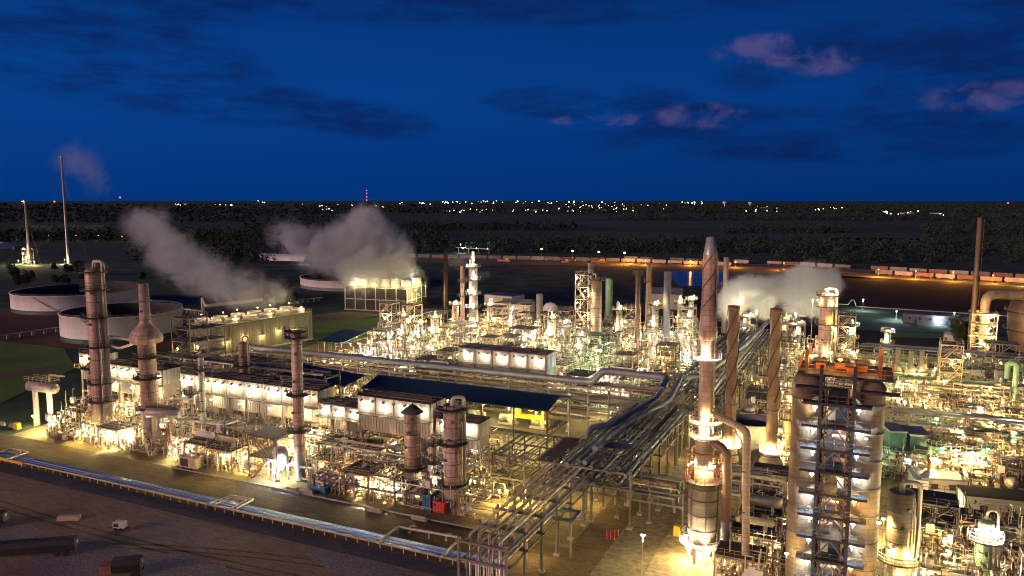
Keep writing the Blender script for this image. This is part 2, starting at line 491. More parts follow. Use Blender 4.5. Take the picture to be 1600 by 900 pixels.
def pump(motor):
    def f():
        o = thing('pump', None, 'pump')
        MB().box(-1.3, -0.5, 0, 1.3, 0.5, 0.35).build('plinth', 'concrete', o)
        MB().tube([(-1.1, 0, 0.85), (0.1, 0, 0.85)], 0.36, 10).build('motor', motor, o)
        MB().tube([(0.1, 0, 0.85), (0.5, 0, 0.85)], 0.16, 8).tube([(0.5, 0, 0.85), (0.95, 0, 0.85)], 0.42, 12).build('casing', 'steel_pale', o)
        MB().tube(fil([(0.7, 0, 1.2), (0.7, 0, 2.4), (0.7, 1.6, 2.4)], 0.3, 3), 0.13, 8).build('discharge_pipe', 'silver', o)
        return o
    return f

def steel_frame(w, d, levels, nx, ny, sm, decks, brace=True, stair=False, name='steel_structure'):
    def f():
        o = thing(name, None, 'steel frame')
        xs = [-w / 2 + w * i / (nx - 1) for i in range(nx)]; ys = [-d / 2 + d * j / (ny - 1) for j in range(ny)]
        H = levels[-1]
        for x in xs:
            for y in ys:
                MB().box(x - 0.16, y - 0.16, 0, x + 0.16, y + 0.16, H).box(x - 0.35, y - 0.35, 0, x + 0.35, y + 0.35, 0.35).build('post', sm, o)
        for li, z in enumerate(levels):
            mb = MB()
            for y in ys: mb.box(-w / 2 - 0.1, y - 0.11, z - 0.42, w / 2 + 0.1, y + 0.11, z - 0.03)
            for x in xs: mb.box(x - 0.105, -d / 2, z - 0.40, x + 0.105, d / 2, z - 0.035)
            k = int(w / 1.6)
            for i in range(1, k):
                x = -w / 2 + w * i / k
                mb.box(x - 0.06, -d / 2, z - 0.25, x + 0.06, d / 2, z - 0.037)
            mb.build('floor_beams', sm, o)
            if li in decks:
                part = decks[li]
                x0, x1 = -w / 2 + w * part[0], -w / 2 + w * part[1]
                dk = MB().box(x0, -d / 2 - 0.3, z - 0.02, x1, d / 2 + 0.3, z + 0.05).build('deck', 'grating', o)
                rail_loop(MB(), [(x0, -d / 2 - 0.3), (x1, -d / 2 - 0.3), (x1, d / 2 + 0.3), (x0, d / 2 + 0.3)], z + 0.05, True, 1.1, 0, 0.055).build('railing', sm, dk)
        if brace:
            zz = [0.3] + list(levels)
            for i in range(len(zz) - 1):
                bx = (i % (nx - 1))
                for y in (ys[0], ys[-1]):
                    MB().bar((xs[bx], y, zz[i]), (xs[bx + 1], y, zz[i + 1] - 0.3), 0.14).bar((xs[bx + 1], y, zz[i]), (xs[bx], y, zz[i + 1] - 0.3), 0.14).build('brace', sm, o)
        if stair:
            zz = [0.0] + list(levels)
            mb = MB()
            for i in range(len(zz) - 1):
                sgn = 1 if i % 2 == 0 else -1
                for yy in (-d / 2 - 0.5, -d / 2 - 1.4):
                    mb.bar((-sgn * w * 0.3, yy, zz[i]), (sgn * w * 0.3, yy, zz[i + 1]), 0.16)
                    mb.bar((-sgn * w * 0.3, yy, zz[i] + 1), (sgn * w * 0.3, yy, zz[i + 1] + 1), 0.05)
                k = 14
                for j in range(k):
                    t = (j + 0.5) / k
                    x = -sgn * w * 0.3 + sgn * w * 0.6 * t; z = zz[i] + (zz[i + 1] - zz[i]) * t
                    mb.box(x - 0.13, -d / 2 - 1.4, z, x + 0.13, -d / 2 - 0.5, z + 0.04)
            mb.build('stair', sm, o)
        return o
    return f

NPIPE = [0]
def pipe(pts, r, material, look, label=None, n=8, rad=None, group=None, loc=None):
    "one pipe run, its own object; its origin lies at its first point"
    p0 = Vector(pts[0])
    mb = MB().tube(fil([Vector(p) - p0 for p in pts], rad or max(0.5, r * 2.2), 4), r, n)
    NPIPE[0] += 1
    o = mb.build('pipe', material, None, p0)
    tag(o, label, 'pipe', group)
    if not label:
        c = sum((Vector(p) for p in pts), Vector()) / len(pts)
        AUTO.append((o, look, tuple(c)))
    return o

# ================================================================== SETTING
def sheet(name, pts, z, material, label, cat=None, lm=None):
    o = MB().poly([(p[0], p[1], z) for p in pts]).build(name, material)
    tag(o, label, cat or name.replace('_', ' '), None, 'structure')
    return o

def ground_mat(name, cols, scale, bump=0.08, rough=0.95, fine=3.0):
    m = bpy.data.materials.new(name); m.use_nodes = True
    nt = m.node_tree; N = nt.nodes; L = nt.links; b = N['Principled BSDF']
    b.inputs['Roughness'].default_value = rough; b.inputs['Specular IOR Level'].default_value = 0.2
    g = N.new('ShaderNodeNewGeometry')
    n1 = N.new('ShaderNodeTexNoise'); n1.inputs['Scale'].default_value = scale; n1.inputs['Detail'].default_value = 8; n1.inputs['Roughness'].default_value = 0.68
    n2 = N.new('ShaderNodeTexNoise'); n2.inputs['Scale'].default_value = fine; n2.inputs['Detail'].default_value = 6
    L.new(g.outputs['Position'], n1.inputs['Vector']); L.new(g.outputs['Position'], n2.inputs['Vector'])
    cr = N.new('ShaderNodeValToRGB'); e = cr.color_ramp
    while len(e.elements) < len(cols): e.elements.new(0.5)
    for i, c in enumerate(cols):
        e.elements[i].position = 0.3 + 0.4 * i / (len(cols) - 1); e.elements[i].color = (*c, 1)
    L.new(n1.outputs['Fac'], cr.inputs['Fac'])
    if name in ('field', 'brown_grass', 'asphalt', 'road_conc', 'pad_conc', 'gravel'):
        mp = N.new('ShaderNodeMapping'); mp.inputs['Rotation'].default_value = (0, 0, {'road_conc': 1.57, 'field': 0.12, 'pad_conc': 1.2}.get(name, 0.03)); mp.inputs['Scale'].default_value = (0.16, 0.7, 1)
        n3 = N.new('ShaderNodeTexNoise'); n3.inputs['Scale'].default_value = 1.0; n3.inputs['Detail'].default_value = 4; n3.inputs['Distortion'].default_value = 2.0
        L.new(g.outputs['Position'], mp.inputs['Vector']); L.new(mp.outputs['Vector'], n3.inputs['Vector'])
        av = N.new('ShaderNodeMix'); av.data_type = 'FLOAT'; av.inputs['Factor'].default_value = 0.4
        L.new(n2.outputs['Fac'], av.inputs['A']); L.new(n3.outputs['Fac'], av.inputs['B']); fac2 = av.outputs['Result']
    else: fac2 = n2.outputs['Fac']
    mr = N.new('ShaderNodeMapRange'); mr.inputs['From Min'].default_value = 0.30; mr.inputs['From Max'].default_value = 0.70
    mr.inputs['To Min'].default_value = 0.45; mr.inputs['To Max'].default_value = 1.45
    L.new(fac2, mr.inputs['Value'])
    mx = N.new('ShaderNodeMix'); mx.data_type = 'RGBA'; mx.blend_type = 'MULTIPLY'; mx.inputs['Factor'].default_value = 1
    L.new(cr.outputs['Color'], mx.inputs['A']); L.new(mr.outputs['Result'], mx.inputs['B'])
    L.new(mx.outputs['Result'], b.inputs['Base Color'])
    bp = N.new('ShaderNodeBump'); bp.inputs['Strength'].default_value = bump; bp.inputs['Distance'].default_value = 0.15
    L.new(n2.outputs['Fac'], bp.inputs['Height']); L.new(bp.outputs['Normal'], b.inputs['Normal'])
    M[name] = m

ground_mat('far_field', [(0.055, 0.105, 0.07), (0.08, 0.13, 0.085)], 0.01)
ground_mat('land', [(0.028, 0.06, 0.036), (0.045, 0.085, 0.05), (0.07, 0.105, 0.065), (0.04, 0.085, 0.045)], 0.006, fine=0.05)
ground_mat('brown_grass', [(0.10, 0.08, 0.045), (0.16, 0.12, 0.06), (0.21, 0.15, 0.08)], 0.06)
ground_mat('gravel', [(0.17, 0.135, 0.055), (0.29, 0.235, 0.105), (0.37, 0.305, 0.15)], 0.07)
ground_mat('asphalt', [(0.075, 0.075, 0.085), (0.095, 0.095, 0.105), (0.11, 0.105, 0.11)], 0.08, fine=2.0)
ground_mat('field', [(0.23, 0.155, 0.11), (0.28, 0.20, 0.145), (0.25, 0.215, 0.20)], 0.035)
ground_mat('puddle_grey', [(0.20, 0.165, 0.16), (0.27, 0.24, 0.25)], 0.1)
ground_mat('road_conc', [(0.17, 0.15, 0.10), (0.23, 0.20, 0.13), (0.27, 0.235, 0.155)], 0.09, fine=0.8)
ground_mat('pad_conc', [(0.24, 0.20, 0.13), (0.33, 0.28, 0.185), (0.36, 0.31, 0.21)], 0.12, fine=0.7)
ground_mat('lawn', [(0.10, 0.20, 0.035), (0.14, 0.26, 0.05), (0.18, 0.28, 0.06)], 0.05)
ground_mat('dark_soil', [(0.012, 0.011, 0.012), (0.02, 0.018, 0.018), (0.028, 0.024, 0.022)], 0.02)
ground_mat('red_soil', [(0.10, 0.05, 0.035), (0.15, 0.08, 0.05)], 0.04)
ground_mat('path_dirt', [(0.17, 0.14, 0.08), (0.22, 0.18, 0.11)], 0.05)

# the land: one sheet to the horizon, with low swells far away
def land():
    mb = MB(); n = 72
    rad = [0, 150, 400, 900, 1600, 2500, 3600, 5000, 7000, 10000, 15000, 24000, 40000]
    rnd = random.Random(3)
    mb.v.append((0, 0, -0.05))
    for ri, r in enumerate(rad[1:]):
        for j in range(n):
            a = 2 * PI * j / n
            z = -0.05
            if r > 4000 and r < 20000: z += rnd.random() * r * 0.0022
            mb.v.append((r * math.cos(a), r * math.sin(a), z))
    for j in range(n): mb.face((0, 1 + j, 1 + (j + 1) % n), 0, True)
    for i in range(len(rad) - 2):
        for j in range(n):
            j2 = (j + 1) % n
            mb.face((1 + i * n + j, 1 + (i + 1) * n + j, 1 + (i + 1) * n + j2, 1 + i * n + j2), 0, True)
    o = mb.build('ground', 'land'); tag(o, 'dark flat farmland and scrub running out to the horizon', 'ground', None, 'structure')
land()
sheet('field', [(-420, 30), (140, 30), (140, 109.6), (-420, 109.6)], 0.02, 'field', 'bare brown yard in front of the roadside pipeline')
# grey worn patches in the yard
for (u, v, a, b) in ((120, 875, 11, 7), (30, 840, 9, 4), (290, 893, 12, 5), (560, 885, 10, 4)):
    x, y, _ = at(u, v)
    pts = []
    rr = random.Random(u)
    for j in range(26):
        t = 2 * PI * j / 26; q = 0.8 + 0.35 * rr.random()
        pts.append((x + a * q * math.cos(t), y + b * q * math.sin(t)))
    o = sheet('ground_patch', pts, 0.05, 'puddle_grey', None); 
sheet('access_road', [(-420, 109.6), (-44, 109.6), (-44, 114), (-420, 114)], 0.06, 'asphalt', 'dark asphalt strip beside the long front pipeline')
sheet('verge', [(-420, 114), (-46, 114), (-46, 129.2), (-420, 129.2)], 0.04, 'brown_grass', 'brown grass verge between the pipeline and the lit plant edge')
sheet('plant_yard', [(-214, 129.2), (140, 129.2), (140, 352), (-232, 352)], 0.03, 'gravel', 'sandy gravel yard under the process units')
sheet('back_yard', [(-232, 352), (140, 352), (100, 420), (-262, 420)], 0.03, 'dark_soil', 'dark soil yard behind the process units')
sheet('road', [(-41.5, 60), (-33.2, 60), (-33.2, 330), (-41.5, 330)], 0.08, 'road_conc', 'worn grey road under the elevated pipes')
sheet('road_shoulder', [(-48.5, 90), (-41.6, 90), (-41.6, 330), (-48.5, 330)], 0.06, 'brown_grass', 'dry grass shoulder left of the road')
sheet('pavement', [(-33.1, 60), (70, 60), (70, 172), (-33.1, 172)], 0.07, 'pad_conc', 'pale concrete apron around the tall heater')
sheet('side_road', [(-33.1, 172), (90, 172), (90, 182), (-33.1, 182)], 0.09, 'road_conc', 'grey cross road beside the white building')
# kerb edge along the plant
MB().box(-152, 129.0, 0, -58, 129.35, 0.32).box(-120, 128.6, 0.0, -112, 129.0, 0.5).build('kerb', 'concrete')['kind'] = 'structure'
tag(bpy.data.objects['kerb'], 'low concrete kerb along the front edge of the lit yard', 'kerb', None, 'structure')
trench = sheet('drain', [(-118, 127.6), (-58, 127.6), (-58, 128.9), (-118, 128.9)], 0.07, 'black_paint', 'black drainage channel along the plant edge')
# lawns
sheet('lawn', [at(488, 500)[:2], at(600, 497)[:2], at(668, 505)[:2], at(520, 542)[:2], at(488, 530)[:2]], 0.09, 'lawn', 'lit green lawn before the far cooling tower')
sheet('dirt_path', [at(488, 492)[:2], at(545, 487)[:2], at(600, 492)[:2], at(560, 498)[:2], at(488, 503)[:2]], 0.11, 'path_dirt', 'sandy path beside the far cooling tower')
sheet('lawn', [at(-20, 530)[:2], at(100, 545)[:2], at(118, 575)[:2], at(-20, 640)[:2]], 0.07, 'lawn', 'dark green grass left of the process units')
sheet('grass_strip', [at(1385, 519)[:2], at(1480, 522)[:2], at(1480, 529)[:2], at(1385, 527)[:2]], 0.09, 'lawn', 'lit green grass strip behind the right hand units')
sheet('tank_yard', [at(-40, 488)[:2], at(330, 488)[:2], at(330, 545)[:2], at(-40, 545)[:2]], 0.05, 'red_soil', 'reddish soil around the open white tanks')
sheet('dirt_track', [at(-20, 588)[:2], at(96, 570)[:2], at(97, 577)[:2], at(-20, 597)[:2]], 0.13, 'path_dirt', 'dirt track through the dark grass')
mb = MB()
for (a0, a1, a2) in (((-170, 70), (-120, 104), (-60, 106)), ((-190, 98), (-130, 92), (-70, 99)), ((-110, 60), (-95, 95), (-50, 101)), ((-200, 84), (-140, 78), (-100, 60))):
    for off in (0, 1.9):
        for j in range(30):
            q = []
            for jj in (j, j + 1):
                t = jj / 30; X = (1 - t) ** 2 * a0[0] + 2 * t * (1 - t) * a1[0] + t * t * a2[0]; Y = (1 - t) ** 2 * a0[1] + 2 * t * (1 - t) * a1[1] + t * t * a2[1]
                q.append((X, Y + off))
            mb.poly([(q[0][0], q[0][1], 0.035), (q[1][0], q[1][1], 0.035), (q[1][0], q[1][1] + 0.55, 0.035), (q[0][0], q[0][1] + 0.55, 0.035)])
tag(mb.build('tyre_track', 'brown_grass'), 'darker curving tyre tracks across the brown yard', 'tyre track', None, 'structure')
# ponds
wm = bpy.data.materials.new('pond_water'); wm.use_nodes = True
b = wm.node_tree.nodes['Principled BSDF']; b.inputs['Base Color'].default_value = (0.005, 0.01, 0.03, 1); b.inputs['Roughness'].default_value = 0.12
nn = wm.node_tree.nodes.new('ShaderNodeTexNoise'); nn.inputs['Scale'].default_value = 0.8
bb = wm.node_tree.nodes.new('ShaderNodeBump'); bb.inputs['Strength'].default_value = 0.15
wm.node_tree.links.new(nn.outputs['Fac'], bb.inputs['Height']); wm.node_tree.links.new(bb.outputs['Normal'], b.inputs['Normal'])
M['pond_water'] = wm
sheet('pond_water', [at(1040, 424)[:2], at(1132, 424)[:2], at(1150, 447)[:2], at(1062, 447)[:2]], 0.06, 'pond_water', 'blue pond reflecting the evening sky')
sheet('dark_basin', [at(1150, 428)[:2], at(1300, 430)[:2], at(1700, 455)[:2], at(1700, 492)[:2], at(1310, 478)[:2]], 0.05, 'dark_soil', 'black empty basin behind the right hand units')
sheet('rail_bed', [at(600, 402)[:2], at(1000, 406)[:2], at(1300, 420)[:2], at(1640, 437)[:2], at(1640, 446)[:2], at(1300, 433)[:2], at(1000, 417)[:2], at(600, 409)[:2]], 0.05, 'path_dirt', 'gravel bed of the rail sidings')
# paler fields in the distance
for k, (a, b_, c, d) in enumerate((((820, 345), (1290, 345), (1330, 357), (800, 357)), ((900, 362), (1400, 364), (1450, 376), (860, 374)), ((1300, 372), (1600, 374), (1640, 382), (1290, 380)), ((690, 338), (1000, 336), (980, 342), (690, 344)), ((40, 352), (170, 352), (160, 364), (10, 364)), ((380, 390), (560, 392), (560, 412), (380, 410)))):
    sheet('field', [at(*a)[:2], at(*b_)[:2], at(*c)[:2], at(*d)[:2]], 0.3, 'far_field' if k != 4 else 'lawn', None)
for i, o in enumerate([o for o in bpy.data.objects if o.name.startswith('field.')]):
    o['label'] = 'dull pale field among dark woods in the distance'; o['group'] = 'distant fields'
for o in bpy.data.objects:
    if o.name.startswith('ground_patch'):
        o['label'] = 'worn grey patch in the brown yard'; o['group'] = 'worn patches in the yard'; o['category'] = 'ground patch'
#@@SETTING_END

# ================================================================== FRONT ROW COLUMNS
def lv(*zs): return [(z, CAMANG - 1.9, CAMANG + 1.9) for z in zs]
def base(u, v): return at(u, v)
x, y, _ = base(163, 683)
column('tallest tan column at the left end of the front row with a gooseneck pipe at its top', (x, y, 0), 2.35, 47, 9, lv(10.5, 15.5, 25.5, 33.5, 41, 45.8), 'clad_pink', lm='the tallest left end column', side=0.1)
# hood on the second column: a wide conical hat and a slim stack above the cylinder
x, y, _ = base(238, 700)
column('tan column with a bulging conical hood and slim stack on top', (x, y, 0), 2.2, 43, 8, lv(11, 19, 24.5), 'clad_pink', top='flat', goose=False, lm='the hooded column', prof=[(2.2, 8), (2.2, 27.8), (3.9, 28.4), (4.1, 29.2), (3.9, 30.2), (3.0, 31.6), (2.0, 32.8), (1.35, 33.6), (1.25, 43.5), (1.1, 43.5), (1.1, 43.0), (0.02, 43.0)])
o = thing('pipe_loop', 'long pale overhead pipe loop joining the two left columns', 'pipe', (-187, 140.5, 0))
MB().tube(fil([(0, 0, 28), (12, 1, 27.5), (12, 1, 24)], 0.8), 0.42, 10).tube(fil([(0, -0.6, 26), (5, -0.6, 25.2), (10.5, 0.2, 27)], 0.8), 0.35, 10).build('pipe_run', 'pale_pipe', o)
x, y, _ = base(302, 706)
column('thin pinkish vessel rising from the bright left piping', (x, y, 0), 0.62, 17.5, 2, lv(15.5), 'clad_pink', goose=False, lm='the thin pinkish vessel', n=14)
x, y, _ = base(140, 678)
column('short pinkish column tucked against the tallest left column', (x, y + 2, 0), 1.5, 20, 5, lv(18.5), 'clad_pink', goose=False, lm=None, n=18)
x, y, _ = base(385, 682)
column('pinkish column with stacked dark collars left of the crane like frame', (x, y, 0), 1.2, 26.5, 5, lv(13.2, 17.2, 20.0), 'clad_pink', lm='the collared pinkish column', n=18)
x, y, _ = base(470, 750)
column('tall slender reddish column in the middle of the front row with dark crown', (x, y, 0), 1.25, 35.5, 6, lv(12, 20.5, 33.8, 35.2), 'clad_pink', goose=False, lm='the tall slender reddish column', n=18)
x, y, _ = base(646, 775)
column('stout pink banded column with a conical dark cap and ring skirt', (x, y, 0), 1.85, 20.5, 6.5, lv(6.6) + lv(3.8), 'clad_pink', goose=False, top='cone', lm='the stout pink column', skirt_r=2.0)
x, y, _ = base(708, 795)
column('stout brownish pink column right of the conical capped one with top railing', (x, y, 0), 1.9, 22.5, 5, [(5.6, 0, 2 * PI)] + lv(14.5, 21.8), 'clad_pink', top='flat', goose=True, lm='the stout brownish column', side=0.6)
x, y, _ = base(677, 775)
column('small dark pink vessel standing between the two stout pink columns', (x, y, 0), 1.0, 13.5, 4, lv(8, 12.2), 'clad_pink', goose=False, n=16, lm=None)
x, y, _ = base(320, 700)
column('slim grey column with a dark collar left of the thin bright walkway', (x, y, 0), 0.75, 24.5, 2, lv(21.0), 'clad', goose=False, lm='the slim grey column', n=14)

# horizontal drums held high on legs
def raised_drum(u, v, z, l, r, label, rz=0.0, lm=None, name='elevated_drum'):
    x, y, _ = at(u, v, z)
    o = thing(name, label, 'vessel', (x, y, 0), rz, lm=lm)
    h = r * 0.5
    MB().tube([(a, 0, z) for a in (-l / 2 - h, -l / 2 - h * 0.75, -l / 2, l / 2, l / 2 + h * 0.75, l / 2 + h)], [0.02, r * 0.65, r, r, r * 0.65, 0.02], 18).build('shell', 'clad', o)
    for a in (-l * 0.3, l * 0.25):
        MB().tube([(a, 0, 0), (a, 0, z - r * 0.7)], 0.75, 12).build('leg', 'concrete', o)
    d = MB().box(-l / 2, -r, z + r + 0.3, l / 2, r, z + r + 0.4).build('platform', 'grating', o)
    rail_loop(MB(), [(-l / 2, -r), (l / 2, -r), (l / 2, r), (-l / 2, r)], z + r + 0.4, True, 1.2, 0, 0.08).build('railing', 'steel_pale', d)
    MB().tube(fil([(l * 0.3, 0, z + r), (l * 0.3, 0, z + r + 2.5), (l / 2 + 4, 0, z + r + 2.5)], 0.6), 0.25, 8).build('outlet_pipe', 'pale_pipe', o)
    return o
raised_drum(66, 605, 11.5, 10.5, 1.45, 'grey horizontal drum raised on two round legs at the far left end', 0.05, 'the raised drum at the far left')
raised_drum(256, 645, 11.0, 8.5, 1.3, 'grey horizontal drum raised beside the hooded column', 0.35, 'the raised drum by the hooded column')
o = thing('storage_drum', 'plain pale horizontal drum with a domed end behind the lit left frame', 'vessel', (*at(335, 580, 8)[:2], 0))
MB().lathe([(3.0, 0), (3.0, 12), (2.2, 13.2), (0.02, 13.8)], 22).build('shell', 'clad_pink', o)
MB().ring(2.9, 3.2, 11.6, 12, 22).build('collar', 'steel_dark', o)
o['label'] = 'broad pale pink vertical vessel with a grey domed top behind the dark left frame'; o['category'] = 'vessel'; o.name = 'broad_vessel'

# ================================================================== FIN FAN ROW
def air_cooler(w, d, zw, zt, zb, wall='cooler_wall', roof='roof_dark', walk=True, leg='steel_pale'):
    "one bay of an elevated air cooler: hood wall zw..zt, header panel zb..zw, legs to the ground"
    def f():
        o = thing('air_cooler', None, 'air cooler')
        MB().box(-w / 2 + 0.06, 0, zw, w / 2 - 0.06, d, zt).box(-w / 2 + 0.06, -0.05, zt - 0.5, -w / 2 + 0.3, -0.001, zt - 0.01).build('hood', wall, o)
        MB().box(-w / 2 + 0.02, -0.35, zt + 0.01, w / 2 - 0.02, d + 0.2, zt + 0.3).build('roof', roof, o)
        for yy in (0.4, d * 0.35, d * 0.7):
            MB().tube([(-w / 2 + 0.1, yy, zt + 0.5), (w / 2 - 0.1, yy, zt + 0.5)], 0.2, 7).build('roof_pipe', 'steel_dark', o)
        mb = MB()
        for xx in (-w / 2 + 0.4, w / 2 - 0.4): mb.bar((xx, 0.1, zt + 0.3), (xx, 0.1, zt + 1.5), 0.1)
        mb.bar((-w / 2, 0.1, zt + 1.5), (w / 2, 0.1, zt + 1.5), 0.1).bar((-w / 2, 0.1, zt + 0.95), (w / 2, 0.1, zt + 0.95), 0.07)
        mb.build('roof_railing', 'steel_dark', o)
        MB().box(w / 2 - 0.55, -0.32, zb - 1.5, w / 2 - 0.25, -0.06, zt - 0.02).build('wall_post', 'steel_pale', o)
        mb = MB().box(-w / 2 + 0.25, 0.3, zb, w / 2 - 0.25, d - 0.3, zw - 0.15)
        k = int(w / 0.8)
        for i in range(k + 1):
            xx = -w / 2 + 0.3 + (w - 0.6) * i / k
            mb.bar((xx, 0.2, zb), (xx, 0.2, zw - 0.2), 0.12)
        mb.build('header_panel', 'beige_wall', o)
        for i in range(int(w / 3)):
            xx = -w / 2 + 1.5 + i * 3
            MB().tube([(xx, -0.7, zt - 1.0), (xx, 0.02, zt - 1.0)], 0.26, 10).build('fan_motor', 'steel_dark', o)
        if walk:
            wk = MB().box(-w / 2, -1.6, zw - 0.25, w / 2, -0.02, zw - 0.13).build('walkway', 'grating', o)
            rail_loop(MB(), [(-w / 2, -1.55), (w / 2, -1.55)], zw - 0.13, False, 1.1, 0, 0.06).build('railing', 'steel_pale', wk)
        for xx in (-w / 2 + 0.2, w / 2 - 0.2):
            for yy in (0.5, d - 0.5):
                MB().box(xx - 0.18, yy - 0.18, 0, xx + 0.18, yy + 0.18, zb).build('leg', leg, o)
        for yy in (0.35, d - 0.65):
            for zz in (zb - 0.45, zb - 4.2): MB().box(-w / 2, yy, zz, w / 2, yy + 0.3, zz + 0.42).build('girder', leg, o)
        return o
    return f
FINB = air_cooler(6.0, 6.0, 13.9, 18.0, 10.3)
FINC = air_cooler(6.0, 5.2, 13.5, 17.6, 9.9, roof='roof_grey')
rp_ = random.Random(3)
for i in range(13):
    s0 = -199.5 + i * 6.0 + 3
    if -124 < s0: break
    if i == 4: continue
    lo = i in (2, 5, 6, 10)
    place('fin_a2' if lo else 'fin_a', FINC if lo else FINB, (s0, 148.0 + (0.5 if lo else 0), 0), 0, 'lower white air cooler bay with grey top' if lo else 'white walled air cooler bay with flat dark top', 'air cooler bays of the front row')
    flood((s0 - 1.5, 147.4, 16.6), 'white', rp_.choice([0.1, 0.2, 0.3]), 'white floodlight on the air cooler wall', 'floodlights along the air cooler row', (0, -0.05, -0.5))
    flood((s0 + 1.5, 147.4, 16.6), rp_.choice(['white', 'warm']), rp_.choice([0.06, 0.14, 0.22]), 'yellowish floodlight on the air cooler wall', 'floodlights along the air cooler row', (0, -0.05, -0.5))
for i in range(8):  # lamps added under the walkway to brighten the header panels
    flood((-196 + i * 10.0, 146.15, 12.6), 'white', 0.35, 'white lamp added below the cooler walkway', 'lamps added along the air cooler row', (0, 0.1, -0.4))
FINL = air_cooler(4.4, 6.0, 12.4, 15.0, 9.6, roof='roof_grey')
for i in range(3):
    s0 = -119.5 + i * 4.4
    place('fin_b', FINL, (s0, 147.5, 0), 0, 'low white air cooler bay with slanted grey top', 'low air cooler bays')
    flood((s0, 146.9, 14.2), 'white', 0.3, 'white floodlight on the low cooler wall', 'floodlights along the air cooler row', (0, -0.05, -0.5))
o = air_cooler(20.5, 6.5, 14.9, 18.8, 10.8)()
o.location = (-98.7, 146.5, 0); o['label'] = 'big white air cooler block with flat black roof in front of the navy shed'; LM.append(('the black roofed white cooler block', (-98.7, 146, 17)))
ch = [c for c in o.children if c.name.startswith('hood')][0]
mb = MB()
for i in range(1, 4): mb.box(-10.2 + i * 5.12 - 0.12, -0.14, 14.9, -10.2 + i * 5.12 + 0.12, -0.002, 19.2)
mb.build('wall_seam', 'steel_dark', ch)
for i in range(4):
    flood((-106.3 + i * 5.1, 145.95, 17.2), 'white', 0.3, 'white floodlight on the black roofed cooler block', 'floodlights along the air cooler row', (0, -0.05, -0.5))
FINS = air_cooler(5.2, 5.0, 12.4, 15.6, 9.8)
for i in range(2):
    s0 = -85.2 + i * 6.2
    place('fin_c', FINS, (s0, 147.2, 0), 0, 'small white cooler box beside the stout brownish column', 'small cooler boxes')
    flood((s0, 146.5, 14.6), 'white', 0.35, 'white floodlight on the small cooler box', 'floodlights along the air cooler row', (0, -0.05, -0.5))
rack('pipe_rack', 'dark raised rack behind the low coolers before the navy shed', -127, -74, 155.5, 163.5, [9.5, 13.0], 7.5, 'x', 'the rack before the navy shed', 'steel_dark') if False else None
# rooftop pipe rails over the left coolers and the small slanted navy roof next to them
o = thing('roof_walkway', 'dark walkway frame running over the left air cooler roofs', 'walkway', (-160, 160, 19))
mb = MB(); mb.box(-22, 0, 0, 22, 1.6, 0.15)
mb.build('deck', 'grating', o); rail_loop(MB(), [(-22, 0), (22, 0), (22, 1.6), (-22, 1.6)], 0.15, True, 1.2, 0, 0.09, 2.5).build('railing', 'steel_dark', o)
o = thing('slanted_roof', 'small dark navy slanted roof panel behind the left air coolers', 'roof', (-140, 164, 0), lm='the small slanted navy roof')
MB().prism([(-10, 0, 16.2), (14, 0, 15.0), (14, 9, 16.2), (-10, 9, 17.4)], (0, 0, 0.25)).build('roof_panel', 'roof_blue', o)
for a in (-9, 2, 13):
    for b_ in (0.6, 8.4): MB().box(a - 0.15, b_ - 0.15, 0, a + 0.15, b_ + 0.15, 15.0).build('post', 'steel_pale', o)
# bright tower of coolers at the far left
FINX = air_cooler(4.6, 6.0, 15.5, 19.5, 12.0)
for i in range(2):
    place('fin_d', FINX, (-210.6 + i * 4.7, 150, 0), 0, 'bright white cooler box at the left end of the row', 'left end cooler boxes')
    flood((-210.6 + i * 4.7, 149.3, 18.4), 'warm', 0.8, 'yellowish floodlight on the left end cooler box', 'floodlights along the air cooler row', (0, -0.2, -0.5))

# ================================================================== NAVY ROOFED COMPRESSOR SHED
def shed(name, label, s0, s1, t0, t1, eave, ridge, lm, roof='roof_blue', walls=None, bays=5, single_slope=False, cat='shed'):
    o = thing(name, label, cat, ((s0 + s1) / 2, (t0 + t1) / 2, 0), 0, None, lm)
    w, d = s1 - s0, t1 - t0
    x0, x1, y0, y1 = -w / 2, w / 2, -d / 2, d / 2
    mb = MB()
    mb.prism([(x0, y0, eave), (x1, y0, eave), (x1, 0, ridge), (x0, 0, ridge)], (0, 0, 0.22))
    mb.prism([(x0, 0.003, ridge), (x1, 0.003, ridge), (x1, y1, eave), (x0, y1, eave)], (0, 0, 0.22))
    rf = mb.build('roof', roof, o)
    rb = MB(); k = int(w / 1.0)
    for i in range(1, k):
        xx = x0 + w * i / k
        rb.bar((xx, y0, eave + 0.24), (xx, 0, ridge + 0.24), 0.05)
    rb.build('roof_rib', roof, rf)
    for i in range(bays + 1):
        xx = x0 + 0.4 + (w - 0.8) * i / bays
        for yy in (y0 + 0.4, y1 - 0.4):
            MB().box(xx - 0.2, yy - 0.2, 0, xx + 0.2, yy + 0.2, eave - 0.02).build('post', 'steel_dark', o)
        MB().bar((xx, y0 + 0.4, eave - 0.1), (xx, 0, ridge - 0.15), 0.2).bar((xx, 0, ridge - 0.15), (xx, y1 - 0.4, eave - 0.1), 0.2).bar((xx, y0 + 0.4, eave - 0.4), (xx, y1 - 0.4, eave - 0.4), 0.2).build('roof_truss', 'steel_dark', o)
    for yy in (y0 + 0.4, y1 - 0.4):
        MB().box(x0, yy - 0.12, eave * 0.52, x1, yy + 0.12, eave * 0.52 + 0.45).build('girder', 'steel_dark', o)
    if walls:
        m, za, zb_, yy = walls
        mb = MB().box(x0 + 0.8, yy, za, x1 - 0.8, yy + 0.2, zb_)
        mb.build('wall', m, o)
    return o
o = shed('compressor_shed', 'long open sided shed with navy blue roof on tall dark posts', -125.7, -69.9, 171, 187, 13, 15, 'the long navy shed roof', walls=None, bays=6)
